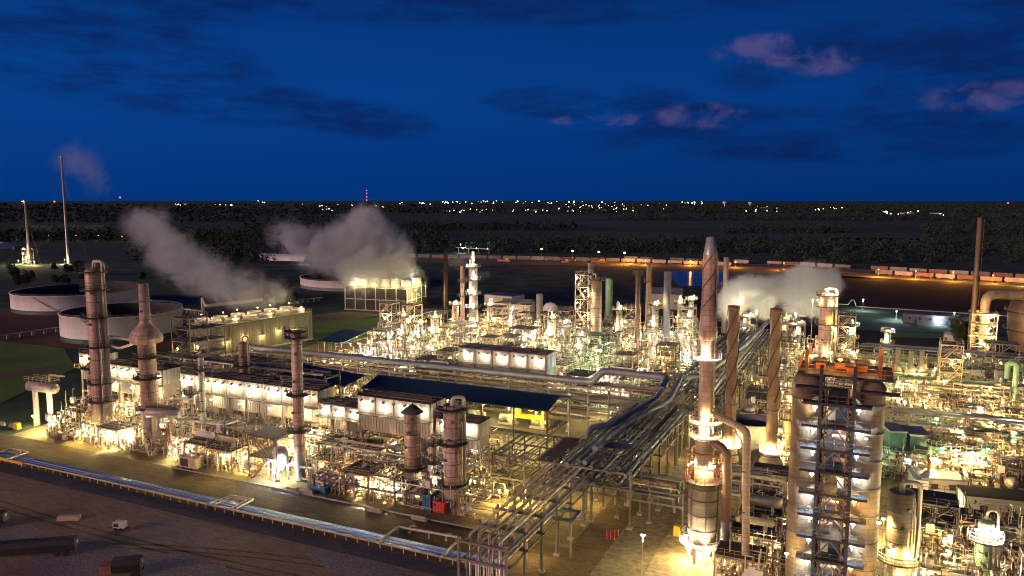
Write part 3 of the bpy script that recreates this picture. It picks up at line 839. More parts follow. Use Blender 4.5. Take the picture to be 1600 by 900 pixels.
dk = MB().box(-27.5, -7.2, 6.3, 27.5, 7.2, 6.5).build('mezzanine_floor', 'grating', o)
rail_loop(MB(), [(-27.5, -7.2), (27.5, -7.2), (27.5, 7.2), (-27.5, 7.2)], 6.5, True).build('railing', 'steel_pale', dk)
for i in range(6):
    c = thing('compressor', None, 'compressor', (-121 + i * 9.2, 178, 6.5), 0, 'compressors in the navy roofed shed', look='greenish grey compressor under the navy roof')
    MB().box(-2.5, -1.5, 0, 2.5, 1.5, 0.4).build('base_frame', 'concrete', c)
    MB().tube([(-2.2, 0, 1.5), (0.2, 0, 1.5)], 1.0, 14).build('motor', 'galv_green', c)
    MB().tube([(0.4, 0, 1.4), (2.4, 0, 1.4)], [1.2, 0.8], 14).box(0.9, -1.6, 0.4, 1.9, 1.6, 1.5).build('casing', 'pale_pipe', c)
    MB().tube(fil([(1.4, 0, 2.2), (1.4, 0, 4.0), (1.4, 4.0, 4.0)], 0.5), 0.3, 8).build('suction_pipe', 'silver', c)
single(MB().box(-4, -1.2, 0, 4, 1.2, 0.6).box(-4, -1.2, 0.6, -3.4, 1.2, 3.4).box(3.4, -1.2, 0.6, 4, 1.2, 3.4).box(-3.39, -0.4, 2.7, 3.39, 0.4, 3.3).box(-0.6, -0.7, 2.0, 0.6, 0.7, 2.69), 'overhead_crane', 'yellow_paint', 'bright yellow crane beam under the right end of the navy roof', 'crane', (-77.5, 178, 8.7))
for (s_, t_) in ((-120, 173), (-110, 180), (-100, 174), (-90, 180), (-82, 174), (-74, 181), (-74, 173)):
    flood((s_, t_, 12.0), 'warm', 1.6, 'yellowish floodlight under the navy roof', 'floodlights under the navy roof')
    flood((s_ + 2, t_ + 2, 5.4), 'white', 1.0, 'white floodlight under the shed floor', 'floodlights under the navy roof')
# open beam frame before the right end of the shed
FR_OPEN = steel_frame(15, 17, [5.5, 10.5], 3, 3, 'steel_dark', {1: (0.7, 1.0)}, True)
o = FR_OPEN(); o.location = (-64.5, 153, 0); o['label'] = 'open dark beam frame before the right end of the navy shed'; LM.append(('the open dark beam frame', (-64.5, 153, 8)))

# two further navy roofs behind the long rack
shed('navy_shed', 'navy roofed open shed beside the far left cooling tower', -199, -187, 283, 331, 10.5, 12.5, 'the far navy shed', bays=5)
shed('navy_shed', 'smaller navy roofed shed in front of the far navy shed', -196, -184, 238, 272, 9.5, 11.5, 'the smaller navy shed', bays=4)
for (s_, t_) in ((-193, 286), (-193, 300), (-192, 318), (-190, 242), (-190, 256), (-189, 268)):
    flood((s_, t_, 9.0), 'warm', 1.3, 'yellowish floodlight below the navy sheds', 'floodlights below the rear navy sheds')

# ================================================================== LONG CROSS RACK (along x) AND TRUNK RACK (along y)
def rack(name, label, x0, x1, y0, y1, levels, step, along, lm, sm='rack_steel', mid=False):
    o = thing(name, label, 'pipe rack', ((x0 + x1) / 2, (y0 + y1) / 2, 0), 0, None, lm)
    cx, cy = (x0 + x1) / 2, (y0 + y1) / 2
    L = (x1 - x0) if along == 'x' else (y1 - y0)
    k = max(1, int(round(L / step))); H = levels[-1] + 0.6
    for i in range(k + 1):
        q = -L / 2 + L * i / k
        w = (y1 - y0) / 2 if along == 'x' else (x1 - x0) / 2
        ps = [-w, w] + ([0] if mid else [])
        mb = MB()
        for p_ in ps:
            a, b_ = (q, p_) if along == 'x' else (p_, q)
            mb.box(a - 0.19, b_ - 0.19, 0, a + 0.19, b_ + 0.19, H)
            mb.box(a - 0.5, b_ - 0.5, 0, a + 0.5, b_ + 0.5, 0.5, 1)
        for z in levels:
            if along == 'x': mb.box(q - 0.15, -w - 0.6, z - 0.4, q + 0.15, w + 0.6, z)
            else: mb.box(-w - 0.6, q - 0.15, z - 0.4, w + 0.6, q + 0.15, z)
        mb.build('bent', [sm, 'concrete'], o)
    for sgn in (-1, 1):
        w = (y1 - y0) / 2 if along == 'x' else (x1 - x0) / 2
        for z in levels:
            if along == 'x': MB().box(-L / 2, sgn * w - 0.1, z - 0.95, L / 2, sgn * w + 0.1, z - 0.55).build('side_beam', sm, o)
            else: MB().box(sgn * w - 0.1, -L / 2, z - 0.95, sgn * w + 0.1, L / 2, z - 0.55).build('side_beam', sm, o)
    return o
MATS_P = ['silver', 'silver', 'pale_pipe', 'blue_steel', 'silver', 'rust', 'pale_pipe']
LOOKW = {'pipeline_sky_tint': 'blue', 'silver': 'silver', 'pale_pipe': 'cream', 'blue_steel': 'blue grey', 'rust': 'rusty brown', 'silver_duct': 'bright metal', 'steel_dark': 'dark', 'green_paint': 'green', 'clad_tan': 'tan', 'yellow_paint': 'yellow'}
ORD = ['first', 'second', 'third', 'fourth', 'fifth', 'sixth', 'seventh', 'eighth', 'ninth', 'tenth', 'eleventh', 'twelfth', 'thirteenth', 'fourteenth', 'fifteenth', 'sixteenth', 'seventeenth', 'eighteenth', 'nineteenth', 'twentieth']
rp = random.Random(11); TIER_ = ['lowest', 'middle', 'top']
rack('pipe_rack', 'dark raised rack running along the back of the front air coolers', -200, -128, 158.6, 164.5, [12.0, 15.2, 18.4], 8, 'x', 'the rack behind the coolers', 'steel_dark')
for k in range(6):
    z_ = [12.0, 15.2, 18.4][k // 2]; y_ = [159.4, 162.8][k % 2] + k * 0.1; m_ = ['blue_steel', 'silver', 'steel_dark'][k % 3]
    pipe([(-199, y_, z_ + 0.35), (-130, y_, z_ + 0.35)], 0.32, m_, None, '%s %s pipe on the %s tier of the rack behind the coolers' % (['near', 'far'][k % 2], LOOKW[m_], TIER_[k // 2]))
rack('pipe_rack', 'long three tier cross rack behind the navy shed carrying many pipes', -200, -45, 197.5, 208.5, [4.6, 8.6, 12.4], 6.0, 'x', 'the long cross rack')
TIER = ['lowest', 'middle', 'top', 'upper']
for li, z in enumerate([4.6, 8.6, 12.4]):
    y = 198.2; k = 0
    while y < 208:
        r = rp.choice([0.16, 0.2, 0.26, 0.32, 0.42]); y += r + 0.12
        if li == 2 and 199.6 < y < 203.2: y = 203.2 + r
        m = rp.choice(MATS_P)
        a, b_ = -199 + rp.random() * 8, -47 - rp.random() * 8
        pts = [(a, y, z + r), (b_, y, z + r)]
        if rp.random() < 0.5: pts = [(a, y, z + r - 3)] + pts
        if rp.random() < 0.35:
            q = a + 30 + rp.random() * 60
            pts = pts[:-1] + [(q, y, z + r), (q, y, z + r + 1.6), (q + 6, y, z + r + 1.6), (q + 6, y, z + r), pts[-1]]
        pipe(pts, r, m, None, '%s %s pipe from the front, %s tier of the long cross rack' % (ORD[k], LOOKW[m], TIER[li]))
        k += 1; y += r + 0.25 + rp.random() * 0.5
pipe([(-199.5, 201.5, 0.5), (-199.5, 201.5, 13.7), (-68.5, 201.5, 13.9), (-66.3, 201.5, 17.6), (-47.6, 201.5, 17.4), (-47.6, 194.5, 15.6)], 1.0, 'blue_steel', None, 'fat dark blue duct pipe along the top of the long cross rack', 14, 2.4)
pipe([(-47.6, 194.6, 15.6), (-47.8, 190, 14.2), (-52.4, 168, 13.0), (-57.0, 163.5, 12.6), (-57.0, 162.5, 1.0)], 0.72, 'blue_steel', None, 'dark blue duct sloping down along the left side of the trunk rack', 14, 1.8)
pipe([(-46.0, 203.4, 17.9), (-44.5, 203.4, 17.6), (-44.5, 190, 14.2), (-50.2, 168, 12.9), (-50.6, 150, 12.7)], 0.7, 'blue_steel', None, 'dark blue duct bending beside the fat duct at the rack crossing', 12, 2.4)
pipe([(-44, 206, 16.8), (-40, 212, 16.8), (-36.5, 262, 16.8), (-36, 320, 16.0)], 0.8, 'blue_steel', None, 'dark blue duct running back along the trunk rack past the cross rack', 12, 3)
rack('trunk_rack', 'wide elevated trunk rack running back beside the road', -56.5, -40.5, 142, 196, [8.2, 11.4], 7.6, 'y', 'the elevated trunk rack', 'rack_steel', True)
rack('trunk_rack', 'rear stretch of the trunk rack beyond the rack crossing', -51, -34.5, 209, 330, [8.2, 11.6], 8.0, 'y', 'the rear trunk rack', 'steel_dark', True)
rack('trunk_rack', 'narrow front stretch of the trunk rack ending over the verge', -58, -49.5, 104, 140, [7.4, 10.4], 7.2, 'y', 'the front trunk rack', 'rack_steel')
for li, z in enumerate([8.2, 11.4]):
    x = -55.9; k = 0
    while x < -41:
        r = rp.choice([0.16, 0.2, 0.28, 0.36, 0.5]); x += r
        m = rp.choice(['blue_steel', 'blue_steel', 'silver', 'blue_steel', 'steel_dark', 'silver'])
        y0 = 138 + rp.random() * 8
        pipe([(x, y0, z + r), (x, 196 - rp.random() * 5, z + r)], r, m, None, '%s pipe from the left on the %s tier of the trunk rack, %s' % (ORD[k], ['lower', 'upper'][li], LOOKW[m]))
        k += 1; x += r + 0.3 + rp.random() * 0.6
for li, z in enumerate([8.2, 11.6]):
    x = -50.3; k = 0
    while x < -35.4:
        r = rp.choice([0.18, 0.24, 0.32, 0.5]); x += r
        m = rp.choice(['blue_steel', 'blue_steel', 'silver', 'blue_steel', 'steel_dark', 'silver'])
        pipe([(x, 208 + rp.random() * 5, z + r), (x, 330 - rp.random() * 14, z + r)], r, m, None, '%s pipe from the left on the %s tier of the rear trunk rack, %s' % (ORD[k], ['lower', 'upper'][li], LOOKW[m]))
        k += 1; x += r + 0.35 + rp.random() * 0.7
k = 0
for li, z in enumerate([7.4, 10.4]):
    x = -57.4
    while x < -50.2:
        r = rp.choice([0.16, 0.2, 0.24, 0.3]); x += r
        m = rp.choice(['silver', 'pale_pipe', 'silver'])
        y0 = 104 + rp.random() * 2 + (li * 1.0)
        pipe([(x, y0, 0.4), (x, y0, z + r), (x, 146, z + r)], r, m, None, '%s %s pipe from the left, %s tier of the front trunk rack' % (ORD[k % 20], LOOKW[m], ['lower', 'upper'][li]))
        k += 1; x += r + 0.75 + rp.random() * 0.5
    k = 0
# flat expansion loops standing out beside the trunk rack
def exp_loop(u0, v0, u1, v1, z, r, label, n=2):
    a = Vector(at(u0, v0, z)); b_ = Vector(at(u1, v1, z))
    o = thing('expansion_loop', label, 'pipe loop', (a.x, a.y, 0))
    w = b_.x - a.x; d = b_.y - a.y if abs(b_.y - a.y) > 1.5 else 2.4
    for i in range(n):
        q = i * 0.55
        MB().tube(fil([(0, q, z), (w - q, q, z), (w - q, d + 2.4 - q, z), (0, d + 2.4 - q, z)], 0.5), r, 8).build('pipe_run', ['blue_steel', 'silver'][i % 2], o)
    for xx in (w * 0.55, w * 0.95):
        MB().box(xx - 0.15, 0.1, 0, xx + 0.15, 0.4, z - r).build('post', 'steel_pale', o)
    return o
exp_loop(935, 708, 985, 714, 11.0, 0.26, 'flat pale pipe loop standing out low on the trunk rack')
exp_loop(1000, 688, 1032, 692, 10.4, 0.2, 'small pipe loop with a deck beside the trunk rack')
exp_loop(1020, 658, 1062, 662, 10.4, 0.24, 'pipe loop right of the trunk rack nearest its middle')
exp_loop(1035, 643, 1083, 645, 10.6, 0.3, 'largest pipe loop at the rear right of the trunk rack')
exp_loop(845, 806, 896, 813, 7.0, 0.24, 'bluish pipe loop jutting right from the front trunk rack')
# branch rack towards the heater
rack('branch_rack', 'low branch rack reaching from the trunk rack over the road', -58, -31, 146.5, 153.5, [5.2, 7.6], 7.5, 'x', 'the branch rack')
for k in range(9):
    r = [0.14, 0.3, 0.18, 0.4, 0.16, 0.22, 0.14, 0.26, 0.18][k]; y = 147 + k * 0.78; z = 5.2 if k in (1, 3, 5) else 7.6
    m = ['pale_pipe', 'blue_steel', 'silver', 'blue_steel', 'rust', 'silver', 'pale_pipe', 'green_paint', 'silver'][k]
    pipe([(-58 + k * 0.2, y, z + r), (-32 - (k % 3), y, z + r), (-32 - (k % 3), y, z - 2.5)], r, m, None, '%s pipe from the front across the branch rack, %s' % (ORD[k], LOOKW[m]))
o = thing('access_platform', 'square access platform over the near end of the trunk rack', 'platform', (-48.5, 156.3, 0))
d = MB().box(-4, -2, 11.9, 4, 2, 12.05).build('deck', 'steel_blue', o); rail_loop(MB(), [(-4, -2), (4, -2), (4, 2), (-4, 2)], 12.05).build('railing', 'steel_blue', d)
for a in (-3.8, 3.8):
    for b_ in (-1.8, 1.8): MB().box(a - 0.1, b_ - 0.1, 0, a + 0.1, b_ + 0.1, 11.9).build('post', 'steel_pale', o)

# ================================================================== ROADSIDE PIPELINE
for k, (y, r, z, m) in enumerate(((117.5, 0.28, 0.75, 'pipeline_sky_tint'), (116.75, 0.32, 0.8, 'pipeline_sky_tint'), (115.95, 0.28, 0.75, 'pipeline_sky_tint'), (115.15, 0.24, 0.7, 'pipeline_sky_tint'))):
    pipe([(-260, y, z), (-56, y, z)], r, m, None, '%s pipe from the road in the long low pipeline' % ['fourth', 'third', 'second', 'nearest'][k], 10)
o = thing('guard_rail', 'long pale guard rail on short posts along the asphalt strip', 'guard rail', (-150, 114.3, 0), lm='the long guard rail')
MB().box(-110, -0.09, 0.85, 94, 0.09, 1.2).build('rail', 'steel_pale', o)
mb = MB(); x = -110
while x < 94:
    mb.box(x - 0.1, -0.08, 0, x + 0.1, 0.08, 0.84); x += 2.6
mb.build('post', 'steel_pale', o)
single(MB().box(-13, -0.12, 0.6, 13, 0.12, 1.25).box(-12.9, -0.1, 0, -12.6, 0.1, 0.6).box(-4, -0.1, 0, -3.7, 0.1, 0.6).box(4, -0.1, 0, 4.3, 0.1, 0.6).box(12.5, -0.1, 0, 12.8, 0.1, 0.6), 'guard_board', 'yellow_paint', 'yellow painted board on the left part of the pipeline rail', 'guard board', (at(0, 722)[0] - 4, 114.0, 0))
def ground_loop(pts_uv, z, r, label):
    pts = [Vector(at(u, v, z)) for u, v in pts_uv]; p0 = pts[0].copy(); p0.z = 0
    o = thing('expansion_loop', label, 'pipe loop', p0)
    MB().tube(fil([p - p0 for p in pts], 0.6), r, 10).build('pipe_run', 'pale_pipe', o)
    for i in range(len(pts) - 1):
        q = (pts[i] + pts[i + 1]) / 2 - p0
        MB().box(q.x - 0.15, q.y - 0.15, 0, q.x + 0.15, q.y + 0.15, z - r).build('post', 'concrete', o)
ground_loop([(590, 848), (622, 823), (720, 840), (690, 870)], 1.4, 0.25, 'large pale pipe loop on the verge before the red skid box')
ground_loop([(328, 787), (360, 774), (397, 780), (370, 795)], 1.0, 0.2, 'small double pipe loop on the verge by the tan trailer')
ground_loop([(332, 790), (361, 777), (386, 781), (360, 795)], 1.0, 0.16, 'inner pipe of the small verge loop')
ground_loop([(-20, 712), (18, 701), (46, 706), (10, 718)], 1.3, 0.2, 'dark pipe frame at the left end of the pipeline')

# ================================================================== HEATERS AND HELICAL STACKS ON THE RIGHT
def helix(mb, r0, r1, z0, z1, turns, ph, rad):
    k = int(turns * 18); pts = []; rr = []
    for i in range(k + 1):
        t = i / k; a = ph + turns * 2 * PI * t; r = r0 + (r1 - r0) * t
        pts.append((r * math.cos(a), r * math.sin(a), z0 + (z1 - z0) * t))
    mb.tube(pts, rad, 5)
    return mb

S1 = (-25.0, 135.0)
o = thing('heater_stack', 'tallest tapering stack with helical strakes and a silver tip above a banded heater', 'stack', (*S1, 0), 0, None, 'the tallest helical stack')
MB().lathe([(2.6, 3.6), (2.6, 14.2), (2.62, 14.2), (2.2, 15.0)], 28, 0, capb=True).build('heater_shell', 'clad_coke', o)
mb = MB()
for z in (6.2, 9.0, 11.8, 13.9): mb.ring(2.58, 2.72, z, z + 0.16, 28)
for j in range(6):
    a = CAMANG + 0.25 + j * PI / 3
    mb.bar((2.66 * math.cos(a), 2.66 * math.sin(a), 3.6), (2.66 * math.cos(a), 2.66 * math.sin(a), 14), 0.22)
mb.build('band', 'steel_dark', o)
for j in range(6):
    a = CAMANG + 0.5 + j * PI / 3
    MB().box(2.2 * math.cos(a) - 0.3, 2.2 * math.sin(a) - 0.3, 0, 2.2 * math.cos(a) + 0.3, 2.2 * math.sin(a) + 0.3, 3.6).build('leg', 'concrete', o)
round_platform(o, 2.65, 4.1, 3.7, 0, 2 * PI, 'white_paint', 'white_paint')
round_platform(o, 2.3, 3.4, 15.1, 0, 2 * PI, 'grating', 'rust')
MB().lathe([(1.7, 15.0), (1.7, 22.4), (1.35, 23.2)], 24).build('breeching', 'clad_tan', o)
MB().lathe([(1.3, 23.2), (1.3, 40.5), (1.3, 40.51), (1.62, 41.0), (1.3, 47.6), (1.28, 47.6), (1.2, 55.6)], 24).build('stack', 'clad_pink', o)
MB().lathe([(1.2, 55.6), (0.72, 58.6), (0.62, 58.6), (0.62, 57)], 24).build('tip', 'silver_duct', o)
mb = MB()
for k in range(3): helix(mb, 1.36, 1.24, 43.0, 55.5, 1.15, k * 2 * PI / 3, 0.09)
mb.build('strake', 'steel_dark', o)
for z in (23.3, 25.8, 37.2):
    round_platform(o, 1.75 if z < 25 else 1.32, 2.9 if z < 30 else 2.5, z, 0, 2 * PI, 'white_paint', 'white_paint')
ladder_mb(1.5 * math.cos(-0.3), 1.5 * math.sin(-0.3), 4, 55, -0.3).build('ladder', 'steel_pale', o)
for (dx, dy, z, c, p_) in ((0.1, -2.15, 24.9, 'warm', 1.3), (0.25, -1.95, 27.4, 'warm', 1.3), (-0.2, -2.0, 38.8, 'white', 0.9), (-2.2, -3.2, 5.6, 'white', 0.7), (1.3, -3.6, 5.6, 'white', 0.7), (0.1, -2.6, 17.8, 'warm', 0.8), (-1.9, -1.2, 18.6, 'white', 0.5), (1.9, -1.2, 18.4, 'white', 0.5)):
    flood((S1[0] + dx, S1[1] + dy, z), c, p_, None, 'floodlights on the tall stacks', (0, 0.12, -0.6))
for (dx, dy) in ((-1.5, -1.2), (1.0, -1.5), (0, 1)):
    flood((S1[0] + dx * 1.6, S1[1] + dy * 1.6, 3.2), 'warm', 1.5, None, 'floodlights on the tall stacks')
# burner deck frame between heater and stack
mb = MB(); 
for (a, b_) in ((-2.6, -2.2), (2.6, -2.2), (2.6, 2.2), (-2.6, 2.2)): mb.box(a - 0.12, b_ - 0.12, 15.0, a + 0.12, b_ + 0.12, 20.2)
for z in (17.6, 20.2): mb.box(-2.7, -2.32, z, 2.7, -2.08, z + 0.3).box(-2.7, 2.08, z, 2.7, 2.32, z + 0.3).box(-2.72, -2.07, z, -2.48, 2.07, z + 0.3).box(2.48, -2.07, z, 2.72, 2.07, z + 0.3)
for j in range(5): mb.bar((-2.4 + j * 1.2, -2.2, 15.2), (-1.4 + j * 0.7, -1.3, 20), 0.1)
mb.build('burner_frame', 'rust', o)

# flue duct standing right of the heater stack
o = thing('flue_duct', 'tall cream flue duct bending from the heater stack down to the ground', 'duct', (-17.0, 128.6, 0), lm='the cream flue duct')
MB().tube(fil([(-6.4, 5.4, 27.6), (-1.2, 0.3, 27.4), (0, -0.2, 26.8), (0.6, 0, 0.5)], 0.9), 0.64, 16).build('duct', 'clad_tan', o)
MB().ring(0.64, 0.8, 13, 13.2, 16).ring(0.64, 0.8, 20, 20.2, 16).build('flange', 'steel_dark', o)
o = thing('flue_duct', 'short rust brown elbow duct bending down beside the tall stack', 'duct', (-21.9, 134, 0))
MB().tube(fil([(-2.0, 0.6, 22.6), (0.6, -0.6, 21.6), (1.2, -0.8, 20.6), (1.2, -0.8, 9.0)], 1.3, 6), 0.82, 16).build('duct', 'clad_brown', o)
MB().lathe([(0.5, 0), (0.9, 1), (0.9, 9)], 16, 0, (1.2, -0.8)).build('fan_casing', 'steel_dark', o)

def helical_stack(u, v, vt, r, label, lm, zr, base_r):
    x, y, _ = at(u, v); H = hz(x, y, vt)
    o = thing('helical_stack', label, 'stack', (x, y, 0), 0, None, lm)
    MB().lathe([(base_r, 0), (base_r, zr - 2.2), (r * 1.15, zr - 0.2)], 24).build('heater_shell', 'clad_tan', o)
    mb = MB()
    for z in (1.5, 3.5, 5.5): mb.ring(base_r - 0.02, base_r + 0.12, z, z + 0.18, 24)
    mb.build('band', 'steel_dark', o)
    MB().lathe([(r * 1.1, zr - 0.3), (r * 1.05, zr + 8), (r, H - 1.0), (r * 1.12, H - 0.9), (r * 1.12, H), (r * 0.8, H), (r * 0.8, H - 1.5)], 24).build('stack', 'clad_brown', o)
    mb = MB()
    for k in range(3): helix(mb, r * 1.12, r * 1.06, zr + 12, H - 1.0, 1.1, k * 2 * PI / 3 + u, 0.13)
    mb.build('strake', 'black_paint', o)
    MB().ring(r * 0.98, r * 1.12, zr + 10, zr + 10.3, 24).build('collar', 'steel_dark', o)
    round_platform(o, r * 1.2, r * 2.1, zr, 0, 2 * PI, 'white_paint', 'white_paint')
    for a in (-1.1, -0.35, 2.0):
        flood((x + r * 1.65 * math.cos(CAMANG + a + 0.6), y + r * 1.65 * math.sin(CAMANG + a + 0.6), zr + 1.6), 'warm', 1.4, None, 'floodlights on the tall stacks', (0, 0, -0.6))
    return o
helical_stack(1138, 742, 478, 1.25, 'left of two brown helical stacks with a lit ring low on its shaft', 'the left brown helical stack', 7.2, 2.3)
helical_stack(1203, 745, 482, 1.25, 'right of two brown helical stacks standing by the grey storage tank', 'the right brown helical stack', 6.2, 2.6)
# grey tank between the helical stacks
cx, cy, _ = at(1175, 668, 9.5)
o = thing('grey_tank', 'squat grey storage tank with dark floating roof between the helical stacks', 'tank', (cx, cy, 0), 0, None, 'the squat grey tank')
MB().lathe([(5.4, 0), (5.4, 11.2), (5.6, 11.2), (5.6, 11.4), (5.3, 11.4), (5.3, 10.2)], 40).build('shell', 'roof_grey', o)
MB().lathe([(5.3, 10.0), (0.02, 10.3)], 40).build('roof', 'roof_float', o)
mb = MB(); 
for i in range(14):
    a = CAMANG - 0.9 + 1.3 * i / 14; a2 = CAMANG - 0.9 + 1.3 * (i + 1) / 14
    mb.bar((5.8 * math.cos(a), 5.8 * math.sin(a), 11 - i * 0.78), (5.8 * math.cos(a2), 5.8 * math.sin(a2), 11 - (i + 1) * 0.78), 0.3)
mb.build('stair', 'steel_dark', o)
# ================================================================== TWIN COKE DRUMS AND THEIR TOWER
DR = 2.1
for (s_, lab, lm) in ((-7.4, 'left of the twin tall tan drums flanking the dark steel tower', 'the left coke drum'), (1.0, 'right of the twin tall tan drums flanking the dark steel tower', 'the right coke drum')):
    o = thing('coke_drum', lab, 'drum', (s_, 120.0, 0), 0, None, lm)
    MB().lathe([(DR, 0), (DR, 37.4), (DR * 1.05, 37.4), (DR * 1.05, 38.1), (DR * 0.8, 39.0), (0.02, 39.4)], 36).build('shell', 'clad_coke', o)
    mb = MB()
    for k in range(9): mb.ring(DR - 0.01, DR + 0.07, 3 + k * 4.1, 3.16 + k * 4.1, 36)
    mb.build('band', 'steel_dark', o)
    for k in range(5):
        a = CAMANG + (0.3 if s_ < -3 else -0.2)
        MB().tube([((DR - 0.1) * math.cos(a), (DR - 0.1) * math.sin(a), 8 + 5.8 * k), ((DR + 0.35) * math.cos(a), (DR + 0.35) * math.sin(a), 8 + 5.8 * k)], 0.25, 10).build('nozzle', 'steel_dark', o)
mat('tower_steel', (0.035, 0.035, 0.045), 0.75, 0.0, 0.3, 0.7, 0.1)
o = thing('coker_tower', 'dark steel tower of stacked platforms between the twin drums', 'steel tower', (-3.2, 119.5, 0), 0, None, 'the dark steel tower')
for xx in (-2.2, 2.2):
    for yy in (-2.9, 3.2):
        MB().box(xx - 0.24, yy - 0.24, 0, xx + 0.24, yy + 0.24, 41.5).build('post', 'tower_steel', o)
for xx in (-1.5, 1.5): MB().tube([(xx, -2.4, 0), (xx, -2.4, 38)], 0.13, 8).build('riser_pipe', 'rust', o)
MB().box(-1.3, 1.6, 0, 1.3, 3.0, 37).build('shaft_casing', 'tower_steel', o)
PZ = [2.5 + 3.35 * k for k in range(11)]
for k, z in enumerate(PZ):
    d = MB().box(-4.6, -3.3, z - 0.22, 4.6, -1.75, z).box(-2.19, -1.749, z - 0.2, 2.19, 1.5, z - 0.01).box(-4.6, -3.4, z - 0.3, 4.6, -3.301, z + 0.08).build('platform', 'tower_steel', o)
    rail_loop(MB(), [(-4.85, -3.3), (4.85, -3.3)], z, False, 1.15, 0, 0.05, 1.2).build('railing', 'rack_steel', d)
    if k < 10:
        s_ = 1 if k % 2 else -1
        MB().bar((-2.2, 3.3, z), (2.2, 3.3, z + 3.2), 0.2).bar((2.2, 3.3, z), (-2.2, 3.3, z + 3.2), 0.2).build('brace', 'tower_steel', o)
        MB().bar((-2.2, -2.9, z), (0, -2.9, z + 3.0), 0.2).bar((2.2, -2.9, z), (0, -2.9, z + 3.0), 0.17).build('brace', 'rack_steel', o)
        mb = MB()
        mb.bar((-1.6 * s_, 1.2, z), (1.6 * s_, 1.2, z + 3.3), 0.2).bar((-1.6 * s_, 2.0, z), (1.6 * s_, 2.0, z + 3.3), 0.2)
        for j in range(12):
            t = (j + .5) / 12; xx = -1.6 * s_ + 3.2 * s_ * t
            mb.box(xx - 0.14, 1.25, z + 3.3 * t, xx + 0.14, 1.95, z + 3.3 * t + 0.05)
        mb.build('stair', 'rack_steel', o)
        c1 = 'cool' if k % 3 else 'white'
        pk = [0.6, 0.15, 0.55, 0.12, 0.35, 0.7, 0.1, 0.3, 0.8, 0.5][k]
        flood((-3.2 - 2.9, 116.6, z + 2.75), c1, pk, None, 'floodlights on the dark steel tower', (0, -0.1, -0.5))
        flood((-3.2 + 2.9, 116.6, z + 2.85), 'cool' if k not in (1, 2, 5) else 'amber', [0.4, 0.5, 0.1, 0.45, 0.12, 0.3, 0.7, 0.15, 0.75, 0.4][k], None, 'floodlights on the dark steel tower', (0, -0.1, -0.5))
        if k % 2 == 0 or k in (1, 5):
            flood((-3.2 + 0.4, 119.2, z + 2.6), 'amber' if k in (5, 6) else 'white', 0.3, None, 'floodlights on the dark steel tower')
rr = random.Random(4)
for k, z in enumerate(PZ[:-1]):
    if k % 3 == 0:
        c = thing('junction_box', None, 'cabinet', (-3.2 + rr.uniform(-1.2, 1.2), 118.6, z), 0, 'equipment boxes on the dark steel tower', look='pale equipment box on the dark steel tower')
        MB().box(-0.5, -0.3, 0.5, 0.5, 0.3, 1.8).build('cabinet_body', 'white_paint', c); MB().bar((-0.4, 0, 0), (-0.4, 0, 0.5), 0.1).bar((0.4, 0, 0), (0.4, 0, 0.5), 0.1).build('leg', 'steel_dark', c)
    else:
        c = thing('drum_valve', None, 'valve', (-3.2 + rr.uniform(-1.0, 1.0), 119.0, z), 0, 'valves on the dark steel tower', look='stubby red handled valve on the dark steel tower')
        MB().tube([(-1.0, 0, 1.2), (1.0, 0, 1.2)], 0.35, 10).bar((-0.7, 0, 0), (-0.7, 0, 1.2), 0.15).bar((0.7, 0, 0), (0.7, 0, 1.2), 0.15).build('valve_body', 'clad_pink', c)
        MB().tube([(0, 0, 1.5), (0, 0, 2.2)], 0.1, 6).ring(0.2, 0.35, 2.15, 2.25, 10).build('handwheel', 'red_paint', c)
for (x_, z_) in ((-9.0, 13), (3.4, 12), (-9.3, 5), (3.0, 20)):
    flood((x_, 115.6, z_), 'warm', 0.4, None, 'floodlights on the dark steel tower', (0, 0, -0.6))
# cutting deck with orange light on top, also put into its paint colour
o = thing('cutting_deck', 'broad top deck lit orange above the twin drums', 'deck', (-2.6, 122.0, 39.6), 0, None, 'the orange lit top deck')
d = MB().box(-6.2, -4.4, 0, 6.6, 5, 0.3).build('deck_floor', 'tower_steel', o)
rail_loop(MB(), [(-6.1, -4.3), (6.5, -4.3), (6.5, 4.9), (-6.1, 4.9)], 0.3, True, 1.3, 0, 0.07, 1.1).build('railing', 'orange_paint_and_glow', d)
for xx in (-5.0, 4.8):
    for yy in (-3, 3.5): MB().box(xx - 0.25, yy - 0.25, 0.3, xx + 0.25, yy + 0.25, 3.4).build('derrick_leg', 'orange_paint_and_glow', o)
MB().box(-6.2, -6.2, -1.6, -1.5, -4.42, -1.4).build('lower_wing', 'tower_steel', o); MB().box(2.4, -6.2, -1.6, 7.4, -4.42, -1.4).build('lower_wing', 'tower_steel', o)
for j, (xx, yy, w) in enumerate(((-3.2, 0, 1.4), (-0.4, 1.2, 1.8), (2.4, 0.4, 1.5), (0.9, -2.0, 1.0))):
    c = thing('winch', None, 'winch', (-2.6 + xx, 122 + yy, 39.9), 0, 'winches on the orange lit deck', look='orange lit winch box on the top deck')
    MB().box(-w / 2, -0.6, 0, w / 2, 0.6, 0.9).build('housing', 'orange_paint_and_glow', c); MB().tube([(-w / 2 - 0.2, 0, 1.25), (w / 2 + 0.2, 0, 1.25)], 0.35, 10).build('winch_drum', 'steel_dark', c)
for (xx, yy, c, p_) in ((-4.5, -2.5, 'amber', 0.18), (-0.5, -3.4, 'orange', 0.2), (3.8, -2.8, 'amber', 0.2), (1.0, 3.0, 'white', 0.15), (-2, 1.6, 'orange', 0.18)):
    flood((-2.6 + xx, 122 + yy, 42.2), c, p_, None, 'floodlights on the dark steel tower')
